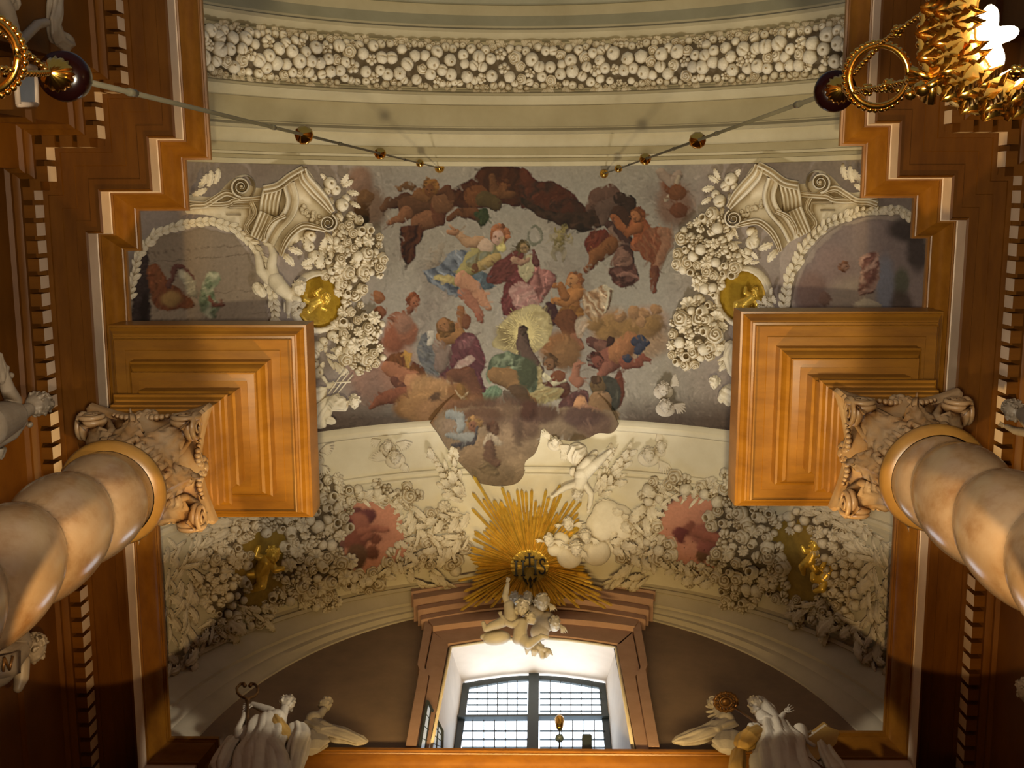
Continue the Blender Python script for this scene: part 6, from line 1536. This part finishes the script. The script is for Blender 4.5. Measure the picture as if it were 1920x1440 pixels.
# ---- figures along the side walls, mostly out of frame
LW, RW = (1, 0, 0), (-1, 0, 0); tW = Vector((-4.38, 0, 0)); tR = Vector((4.32, 0, 0)); f = Fig(tW, 60, 770, LW)
f.head((72, 758, 4), 25, (-.35, .55, .75), (.9, -.1, .3), hair=46, seed=51, wild=.26); f.cap((52, 768, -4), 13, (38, 776, -8), 15)
f.cap((20, 780, -10), 30, (-30, 800, -10), 44); f.cap((26, 752, -4), 15, (14, 728, 2), 13, (6, 700, 4), 10, (12, 690, 6), 6); f.cap((38, 790, -2), 13, (24, 814, 4), 11, (-14, 838, 4), 9)
f.ell((56, 796, 2), 7, 6, 6); f.ell((46, 792, 2), 8, 7, 6); f.ell((20, 704, 4), 8, 6, 6)
wl = f.build('ledge_putto', M['statue_tan'], vox=1.8); whole(wl, 'putto with tousled hair leaning in at the left edge, middle of the wall', 'statue')
f = Fig(tW, 5, 850, LW); f.folds([(-10, 660, 0), (0, 690, 4), (4, 720, 2)], [14, 16, 10], 7, 52, .12, .6); f.folds([(4, 836, 0), (2, 862, 0)], [14, 6], 7, 53, .12, .6); f.build('drape', M['statue_tan'], wl, vox=1.8)
f = Fig(tW, 60, 1215, LW); f.head((62, 1214, 8), 25, (.3, .75, .7), (.6, -.7, .4), hair=44, seed=54, wild=.3); f.cap((44, 1206, -4), 15, (24, 1180, -8), 26, (46, 1150, -10), 14); f.cap((30, 1220, -6), 24, (-10, 1250, -10), 40); f.cap((44, 1238, -4), 12, (40, 1270, -4), 14, (34, 1290, -6), 9)
w2 = f.build('ledge_putto', M['statue_tan'], vox=1.8); whole(w2, 'curly putto bearing a lettered scroll at the lower left edge', 'statue')
b = MB(); P9 = lambda u, v, o=0: f.P((u, v, 56 + o * 200))
rows = [[P9(u, v + dv, .05 * math.sin(i * .8)) for i, (u, v) in enumerate([(-30, 1236), (-10, 1232), (8, 1228), (22, 1224), (32, 1220)])] for dv in (0, 14, 30, 42)]
b.grid(rows); o = b.build('scroll_plaque', M['statue_tan'], smooth=True); sm = o.modifiers.new('thick', 'SOLIDIFY'); sm.thickness = .03
tag(o, 'pale scroll lettered N in front of the lower left putto', 'sign')
b = MB()
for (p_, q_) in (((6, 1260), (8, 1233)), ((8, 1233), (18, 1256)), ((18, 1256), (24, 1230))):
    b.tube([P9(*p_, .19), P9(*q_, .19)], .011, 6)
b.build('letter', M['bronze'], o, label='brown painted letter N')
f = Fig(Vector((-3.72, 0, 0)), 60, 40, LW)
f.cap((10, -5, 0), 18, (0, -5, -110), 22); f.cap((-10, -20, 0), 18, (14, 24, 6), 15, (26, 60, 10), 12, (38, 88, 10), 9); f.cap((30, 86, 10), 10, (52, 64, 12), 9, (70, 46, 10), 9, (86, 42, 6), 8)
f.folds([(108, -40, 0), (104, 10, 4), (100, 50, 8), (112, 78, 8)], [20, 20, 19, 20], 7, 56, .14, .6); f.folds([(104, 68, 8), (124, 80, 10), (138, 78, 8)], [18, 18, 9], 7, 57, .14, .6); f.folds([(20, -20, 0), (30, 20, 4)], [18, 12], 7, 58, .16, .6)
whole(f.build('ledge_putto', M['statue_tan'], vox=1.9), 'grey putto legs and hanging drapery at the top left corner', 'statue')
f = Fig(tR, 1900, 770, RW); f.head((1902, 769, 6), 21, (.2, .6, .8), (-.7, -.6, .3), hair=44, seed=59, wild=.26); f.cap((1922, 778, -4), 16, (1950, 790, -8), 30); f.cap((1935, 812, 0), 10, (1905, 808, 4), 7.5, (1888, 800, 6), 5); f.hand((1886, 799, 6), 3.5, 17, .5)
whole(f.build('ledge_putto', M['statue_tan'], vox=1.7), 'putto with curly head and small open hand at the right edge', 'statue')
f = Fig(tR, 1925, 1290, RW); f.head((1926, 1292, 4), 20, (-.3, .6, .8), (-.5, -.8, .3), hair=40, seed=60, wild=.28); f.cap((1940, 1310, -4), 18, (1960, 1340, -6), 26)
whole(f.build('ledge_putto', M['statue_tan'], vox=1.7), 'curly putto head at the lower right edge below the column', 'statue')
# ---- low relief cherub heads
def relief(lab, heads, wings_, mt='stucco', off=.11):
    c = heads[0]; t1 = on_vault(c[0], c[1], off); f = Fig(t1, c[0], c[1])
    for i, (u, v, r, lk) in enumerate(heads): f.head((u, v, 2), r, lk, (0, -1, .2), hair=22, seed=int(u + v), wild=.3)
    for (u, v, a, L_, sd) in wings_: wings(f, (u, v, -2), a, L_ * 1.15, 6, sd)
    for (u, v, r, lk) in heads: f.ell((u, v + r * .5, -5), r * 1.5, r * 1.2, r * .5)
    whole(f.build('cherub_relief', M[mt], vox=.8), lab, 'relief')
relief('two pale relief cherub heads with wings on the frieze, left of the painted cloud', [(727, 836, 11, (.1, .6, .8)), (741, 857, 13, (0, .9, .5))], [(712, 826, 3.3, 22, -1), (745, 832, -.3, 24, 1), (722, 860, 2.9, 26, 1), (754, 868, .6, 18, 1)])
relief('two pale relief cherub heads with wings on the frieze, right end', [(1216, 852, 14, (.2, .8, .6)), (1240, 838, 11, (0, .6, .8))], [(1232, 826, -1.4, 26, 1), (1254, 842, -.6, 24, 1), (1238, 866, .4, 26, 1), (1256, 858, .1, 18, 1)])
relief('faint relief cherub head between the painted clouds and the tumbling putto', [(1041, 829, 10, (0, .7, .7))], [(1050, 836, .0, 24, 1), (1030, 822, 3.6, 20, 1), (1052, 850, .3, 18, 1)])
relief('single faint relief cherub head at the far left end of the frieze', [(590, 858, 12, (0, .7, .7))], [(602, 846, -.8, 24, 1), (598, 872, .4, 22, 1)])
relief('pair of grey cherub heads at the lower right corner of the fresco', [(1244, 728, 13, (.3, .5, .8)), (1248, 760, 13, (.3, .6, .8))], [(1258, 722, -1.2, 30, 1), (1264, 760, -.2, 26, 1)], 'stucco_grey')
# ---- gold cherubs on medallions and gold fields
def goldputto(par, J, s, ang, mirx, off, seed):
    cu, cv = J; t1 = on_vault(cu, cv, off); f = Fig(t1, cu, cv); ca, sa = math.cos(ang), math.sin(ang)
    T = lambda x, y, o: (cu + s * (x * ca - y * sa) * mirx, cv + s * (x * sa + y * ca), o * s)
    f.ell(T(0, 0, 0), 11 * s, 10 * s, 8 * s); f.cap(T(0, 2, 0), 10 * s, T(0, -12, 2), 9 * s); f.head(T(3, -25, 5), 10 * s, (.3 * mirx, .5, .8), (0, -1, .2), hair=18, seed=seed)
    f.cap(T(-4, 5, 0), 8 * s, T(-13, 12, 5), 6.5 * s, T(-20, 6, 3), 4 * s); f.cap(T(4, 5, 0), 8 * s, T(9, 16, 5), 6.5 * s, T(2, 26, 2), 4 * s)
    f.cap(T(-6, -14, 2), 5 * s, T(-15, -13, 5), 4.4 * s, T(-17, -24, 4), 3.2 * s); f.cap(T(6, -14, 2), 5 * s, T(15, -9, 5), 4.4 * s, T(22, -15, 4), 3.2 * s)
    wings(f, T(-4, -12, -2), ang + 2.6 if mirx > 0 else .5 - ang, 16 * s, 4)
    f.build('cherub', M['gold'], par, vox=.8)
goldputto(ME1, (588, 568), 1.0, 1.1, 1, .12, 61); goldputto(ME2, (1400, 566), 1.0, -.9, -1, .12, 62)
goldputto(GR1, (490, 1070), 1.5, .5, 1, .10, 63); goldputto(GR2, (1520, 1050), 1.1, -.4, -1, .10, 64); goldputto(GR2, (1545, 1085), 1.1, .7, 1, .10, 65)
# ---- small fragments showing past the blocks
t1 = on_vault(605, 735, .3); f = Fig(t1, 605, 735); f.folds([(560, 742, 0), (592, 742, 4), (612, 728, 4)], [16, 14, 7], 7, 71, .12, .6); f.hand((612, 727, 6), -.4, 20, .6); f.cap((606, 708, 0), 4, (616, 722, 4), 3)
w3 = f.build('corner_figure', M['stucco'], vox=1.2); whole(w3, 'sleeve and hand of a stucco figure showing past the left block', 'statue')
b = MB()
for i in range(3): b.tube([ray(616 + i * 9, 738 - i * 1) * (t1 - .08), ray(646 + i * 8, 694 + i * 4) * (t1 - .08)], .010, 6)
b.tube([ray(614, 718) * (t1 - .09), ray(658, 716) * (t1 - .09)], .010, 6)
tag(b.build('lyre_strings', M['stucco'], smooth=True), 'thin white crossed rods of a lyre held by the hand past the left block', 'instrument')
f = Fig(t1, 640, 760); f.head((664, 752, 4), 13, (.2, .7, .6), (0, -1, .3), hair=26, seed=72); f.folds([(590, 800, -4), (606, 770, 0), (622, 745, 0)], [20, 16, 10], 9, 73, .14, .5); f.folds([(618, 745, 4), (634, 760, 6), (646, 745, 4)], [14, 16, 10], 9, 74, .14, .7); f.folds([(610, 785, 2), (630, 792, 4)], [9, 5], 7, 75, .14, .6)
whole(f.build('corner_cherub', M['stucco'], vox=1.2), 'curly cherub head and drapery at the lower left corner of the fresco', 'statue')
t1 = on_vault(1365, 690, .3); f = Fig(t1, 1365, 720); f.folds([(1376, 640, 0), (1366, 668, 2), (1374, 706, 0)], [14, 10, 8], 7, 76, .12, .6); f.folds([(1352, 730, 0), (1368, 742, 4), (1378, 756, 0)], [14, 18, 12], 9, 77, .16, .6); f.head((1340, 716, 4), 12, (-.3, .7, .6), (0, -1, .3), hair=26, seed=78)
whole(f.build('corner_cherub', M['stucco'], vox=1.2), 'curly cherub head and drapery showing past the right block', 'statue')

b = MB(); bpy.context.view_layer.update(); zled = min(v.co.z for o_ in (sL, sR) for v in o_.data.vertices) + .02
for (x0, x1) in ((-3.6, -1.6), (1.6, 3.8)): b.box(((x0 + x1) / 2, 5.8, zled - .12), ((x1 - x0) / 2, .8, .12))
struct('trim_10', b, M['ochre'], smooth=False)['label'] = 'ledge carrying the two saint statues'

wpn = thing('niche_panel', Vector((-3.95, -1.0, 8.2)), 'blue-grey panel in a moulded ochre frame behind the left lamp', 'panel')
def XP(u, v, x): d = ray(u, v); return d * (x / d.x)
b = MB(); q4 = [XP(28, 118, -3.9), XP(66, 128, -3.9), XP(68, 196, -3.9), XP(34, 196, -3.9)]
b.add(q4, [(0, 1, 2, 3)]); b.build('panel', mat('blue_grey_panel', (.20, .22, .26), (.15, .17, .20), rough=.5), wpn, smooth=False)
b = MB()
for i in range(4): b.tube([q4[i], q4[(i + 1) % 4]], .022, 8)
b.build('frame', M['ochre_pale'], wpn)
b = MB(); o_ = Vector((-.02, 0, 0)); b.prism([p + o_ + (p - sum(q4, Vector()) / 4) * .25 for p in q4], (-.36, 0, 0)); b.build('backing', M['ochre_dark'], wpn, smooth=False)
# ================================================================== HANGING LAMPS
def lamp(top_uv, cup_uv, zs_balls, zcap, label, full, seed):
    ptop = PV(*top_uv, .02); pc = PZ(*cup_uv, zcap); X, Y_ = pc.x, pc.y
    t = thing('hanging_lamp', (X, Y_, zcap - 1.2), label, 'hanging lamp')
    def A_(z):      # the rod hangs a touch out of plumb, the lamp body below it straight down
        k = max(0, (z - zcap) / (ptop.z - zcap)); return Vector((X + (ptop.x - X) * k, Y_ + (ptop.y - Y_) * k, z))
    q = random.Random(seed)
    b = MB(); b.tube([A_(ptop.z), A_(zcap + .05)], .0085, 8)
    for z in np.linspace(zcap + .5, ptop.z - .5, 7): b.tube([A_(z - .03), A_(z + .03)], .0125, 8)
    b.build('rod', M['rod'], t)
    for z, r in zs_balls:
        bb = MB(); bb.lathe([(.004, -r * 1.15), (r * .5, -r * .86), (r * .87, -r * .5), (r, 0), (r * .87, r * .5), (r * .5, r * .86), (r * .3, r * 1.1), (.01, r * 1.25)], 20, c=A_(z), lobes=lambda a, zz: 1 + .03 * math.cos(10 * a)); bb.build('ball', M['brass'], t)
    # dark cup with a gilt fluted boss below
    bb = MB(); bb.lathe([(.008, .085), (.035, .075), (.06, .05), (.066, .02), (.062, -.01), (.03, -.02), (.0, -.02)], 28, c=A_(zcap)); cup = bb.build('cup', M['darkred'], t)
    bb = MB(); bb.lathe([(.0, -.075), (.012, -.07), (.034, -.055), (.044, -.035), (.040, -.018), (.02, -.012)], 40, c=A_(zcap), lobes=lambda a, zz: 1 + .09 * math.cos(16 * a)); bb.build('boss', M['brass'], cup)
    zr = zcap - .42; R_ = .082
    rb = MB(); n = 40
    rb.tube([A_(zr) + Vector((R_ * math.cos(a), R_ * math.sin(a), 0)) for a in [6.28319 * i / n for i in range(n + 1)]], .009, 8)
    for i in range(36):
        a = 6.28319 * i / 36; rb.ball(A_(zr + .014) + Vector((R_ * 1.12 * math.cos(a), R_ * 1.12 * math.sin(a), 0)), .009, n=8, m=5)
    for a in (.5, 2.6, 4.7):   # stays of the ring
        pts_ = [A_(zcap - .08), A_(zcap - .2) + Vector((R_ * .5 * math.cos(a), R_ * .5 * math.sin(a), 0)), A_(zr) + Vector((R_ * math.cos(a), R_ * math.sin(a), 0))]
        for i in range(14):
            f = i / 13; p = pts_[0].lerp(pts_[1], f).lerp(pts_[1].lerp(pts_[2], f), f); rb.ball(p, .0085, n=8, m=5)
    rb.build('ring', M['brass'], t)
    # three ornamental chains down to the rim
    zb = zcap - 1.24; RB = .150
    for a in (.45, 2.55, 4.62):
        cb = MB(); p0 = A_(zr) + Vector((R_ * math.cos(a), R_ * math.sin(a), 0)); p1 = A_(zb) + Vector((RB * math.cos(a), RB * math.sin(a), 0))
        N_ = 34
        for i in range(N_ + 1):
            f = i / N_; p = p0.lerp(p1, f)
            r = .015 if i in (7, 16, 25) else .0085
            if i in (7, 16, 25):
                for k in range(6):
                    a2 = 6.283 * k / 6; cb.ball(p + Vector((math.cos(a2), math.sin(a2), .3)) * .011, .0075, n=8, m=5)
            cb.ball(p, (r, r * .75, r * 1.1) if i % 2 else (r * .75, r, r * 1.1), n=8, m=5)
        cb.build('chain', M['brass'], t)
    # pierced, leaf-clad bowl
    bowl = MB()
    prof = [(.150, .055), (.158, .045), (.154, .03), (.142, .01), (.140, -.03), (.146, -.07), (.138, -.11), (.122, -.14)]
    nn = 72; rows = []
    for (r, z) in prof: rows.append([A_(zb + z) + Vector((r * (1 + .012 * math.cos(24 * a)) * math.cos(a), r * (1 + .012 * math.cos(24 * a)) * math.sin(a), 0)) for a in [6.28319 * i / nn for i in range(nn)]])
    bowl.grid(rows, closed=True); o = bowl.build('bowl', M['gilt'], t); sm = o.modifiers.new('thick', 'SOLIDIFY'); sm.thickness = .008
    lv = MB()
    for ring_, (n_, r0, z0, L_) in enumerate(((22, .135, .03, .07), (18, .132, -.05, .075), (14, .112, -.11, .07))):
        for i in range(n_):
            a = 6.28319 * (i + .5 * ring_) / n_; e = Vector((math.cos(a), math.sin(a), 0)); sd = Vector((-e.y, e.x, 0))
            rows = []
            for k in range(9):
                s_ = k / 8; w = L_ * .33 * math.sin(math.pi * min(1, .15 + .85 * s_)) ** .7 * (1 + .2 * math.cos(s_ * 20))
                c = A_(zb + z0 - L_ * (1 - s_)) + e * (r0 + .016 + .018 * s_ ** 3)
                rows.append([c + sd * w * f + e * (.012 * math.cos(f * 6)) for f in (-1, -.5, 0, .5, 1)])
            lv.grid(rows)
    for i in range(54):
        a = 6.28319 * i / 54; lv.ball(A_(zb + .058) + Vector((.158 * math.cos(a), .158 * math.sin(a), 0)), .009, n=8, m=5)
    lv.build('leaf_ornament', M['brass'], o)
    # three winged brackets standing out from the rim
    for a in (.45, 2.55, 4.62):
        bk = MB(); e = Vector((math.cos(a), math.sin(a), 0)); c = A_(zb + .02) + e * .165
        path = []
        for i in range(26):
            f = i / 25; an = f * 7.5; r = .036 * (1 - .7 * f); path.append(c + e * (.02 + r * math.cos(an)) + Vector((0, 0, -.06 * f + r * math.sin(an))))
        bk.tube(path, [.012 * (1 - .5 * i / 25) for i in range(26)], 8)
        for k in range(7):
            an = -1.2 + k * .4; sd = Vector((-e.y, e.x, 0))
            bk.tube([c, c + sd * .045 * math.sin(an) + e * .025 + Vector((0, 0, .05 * math.cos(an)))], [.008, .010], 6)
        bk.ball(c + e * .04 + Vector((0, 0, -.03)), (.018, .018, .022)); bk.build('bracket', M['brass'], o)
    # glowing glass star inside the bowl, seen through its open bottom
    st = MB(); rows = []
    zc = zb + .11
    for (r, z) in [(0, -.035), (.028, -.03), (.048, -.015), (.052, 0), (.045, .02), (0, .035)]:
        rows.append([A_(zc + z) + Vector((r * (1 + .36 * math.cos(5 * a + 1.1)) * math.cos(a), r * (1 + .36 * math.cos(5 * a + 1.1)) * math.sin(a), 0)) for a in [6.28319 * i / 60 for i in range(60)]])
    st.grid(rows, closed=True); st.build('glass_star', M['glow'], t)
    return t, A_, zc
M['darkred'] = mat('dark_red_glass', (.003, .0005, .0004), (.0015, .0004, .0003), rough=.2, spec=.18)
M['gilt'] = mat('worn_gilt', (.42, .26, .06), (.26, .15, .03), rough=.3, metal=.85, scale=12, bump=.25, bscale=18)
M['glow'] = mat('lamp_glow', (1, .9, .7), rough=.4, emit=(1.0, .86, .55), estr=14)
lr, ar_, zc_r = lamp((1132, 326), (1568, 170), [(15.0, .062), (12.45, .045), (9.45, .052), (6.45, .050)], 3.52, 'ornate gilded hanging lamp with glowing star opening at the upper right', True, 1)
ll, al_, zc_l = lamp((824, 315), (117, 142), [(15.0, .070), (12.3, .045), (9.0, .050), (5.95, .052)], 2.88, 'gilded hanging lamp mostly out of frame at the upper left, on a long beaded rod', False, 2)
# ================================================================== LIGHT, CAMERA
def spot(name, loc, target, energy, color, size, blend=.02, radius=.12):
    l = bpy.data.lights.new(name, 'SPOT'); l.energy = energy; l.color = color; l.spot_size = math.radians(size); l.spot_blend = blend; l.shadow_soft_size = radius
    o = bpy.data.objects.new(name, l); COL.objects.link(o); o.location = loc
    o.rotation_euler = (Vector(target) - Vector(loc)).to_track_quat('-Z', 'Y').to_euler(); return o
def area(name, loc, target, energy, color, sx, sy):
    l = bpy.data.lights.new(name, 'AREA'); l.energy = energy; l.color = color; l.shape = 'RECTANGLE'; l.size = sx; l.size_y = sy
    o = bpy.data.objects.new(name, l); COL.objects.link(o); o.location = loc
    o.rotation_euler = (Vector(target) - Vector(loc)).to_track_quat('-Z', 'Y').to_euler(); return o
def point(name, loc, energy, color, radius=.05):
    l = bpy.data.lights.new(name, 'POINT'); l.energy = energy; l.color = color; l.shadow_soft_size = radius
    o = bpy.data.objects.new(name, l); COL.objects.link(o); o.location = loc; return o
# the beam of the main uplight ends in a nearly flat front edge: aim so that edge passes over the shadow line
src = Vector((0.0, .10, .2))
edge_dir = (Vector((0, 5.42, 15.2)) - src).normalized()
half = math.radians(86)
axis = Matrix.Rotation(-half, 3, 'X') @ edge_dir
if axis.y > edge_dir.y: axis = Matrix.Rotation(half, 3, 'X') @ edge_dir
spot('uplight', src, src + axis, 2300, (1.0, .86, .62), 172, .02, .10)
spot('window_bounce', (0, 5.5, 11.4), (0, .4, 14.2), 900, (1.0, .93, .80), 84, .7, .35)
def edged(name, src, tgt, ang, energy, color, blend):
    """spot whose front beam edge passes through tgt"""
    src = Vector(src); d = (Vector(tgt) - src).normalized(); ax = Matrix.Rotation(math.radians(ang), 3, 'X') @ d
    if ax.y > d.y: ax = Matrix.Rotation(-math.radians(ang), 3, 'X') @ d
    return spot(name, src, src + ax, energy, color, 2 * ang, blend, .10)
edged('arch_light', (0, .9, -.9), (0, 5.45, 15.2), 17, 3300, (1.0, .84, .50), .15)
edged('glory_light', (0, 1.2, -.9), (0, 5.46, 15.2), 5.5, 1700, (1.0, .86, .50), .5)
area('cornice_light', (0, 4.95, 8.3), (0, 5.75, 10.3), 60, (1.0, .68, .26), 3.4, .12).data.spread = math.radians(75)
spot('block_light_left', (.6, 5.0, 7.4), (-2.9, 2.2, 9.5), 1150, (1.0, .66, .24), 38, .5, .08)
spot('block_light_right', (-.6, 5.0, 7.4), (2.8, 2.1, 9.5), 1150, (1.0, .66, .24), 38, .5, .08)
spot('statue_light_left', (.4, 3.2, 8.2), (-2.85, 5.2, 10.15), 420, (1.0, .88, .68), 13, .6, .08)  # unseen spots added to brighten the two dark saints
spot('statue_light_right', (-.4, 3.2, 8.2), (2.75, 5.2, 10.15), 420, (1.0, .88, .68), 13, .6, .08)
spot('wall_glow_left', (-1.2, 1.9, 3.0), (-4.25, 3.35, 10.1), 900, (1.0, .66, .28), 21, .05, .03)
spot('wall_glow_right', (1.2, 1.8, 3.0), (4.1, 3.2, 10.1), 900, (1.0, .66, .28), 21, .05, .03)
spot('low_glow_left', (-2.6, 3.6, 4.5), (-4.75, 4.75, 9.2), 90, (1.0, .58, .18), 26, .8, .1)
spot('low_glow_right', (2.6, 3.6, 4.5), (4.7, 4.75, 9.0), 90, (1.0, .58, .18), 26, .8, .1)
spot('column_light_left', (2.6, 1.0, -.4), (-3.1, 2.35, 6.6), 1150, (1.0, .80, .56), 17, .25, .1)
spot('column_light_right', (-2.6, 1.0, -.4), (2.95, 2.25, 6.6), 1150, (1.0, .80, .56), 17, .25, .1)
point('lamp_right_light', ar_(zc_r - .10), 5, (1.0, .72, .34), .05); point('lamp_left_light', al_(zc_l - .10), 4, (1.0, .72, .34), .05)
w = bpy.data.worlds.new('World'); scene.world = w; w.use_nodes = True
w.node_tree.nodes['Background'].inputs[0].default_value = (.80, .88, 1.0, 1); w.node_tree.nodes['Background'].inputs[1].default_value = .16
cam = bpy.data.cameras.new('Camera'); cam.sensor_width = 36; cam.lens = 36 * F / 1920; cam.clip_start = .05; cam.clip_end = 100
co = bpy.data.objects.new('Camera', cam); COL.objects.link(co); scene.camera = co
co.matrix_world = Matrix((CR, CU, -CW)).transposed().to_4x4()
for o in list(scene.objects):
    if o.parent is None: o.location.z += EYE
scene.view_settings.view_transform = 'Standard'; scene.view_settings.look = 'None'
scene.view_settings.exposure = 0.0
scene.cycles.use_denoising = True
scene.cycles.max_bounces = 6; scene.cycles.diffuse_bounces = 3; scene.cycles.glossy_bounces = 3
scene.cycles.sample_clamp_indirect = 4.0
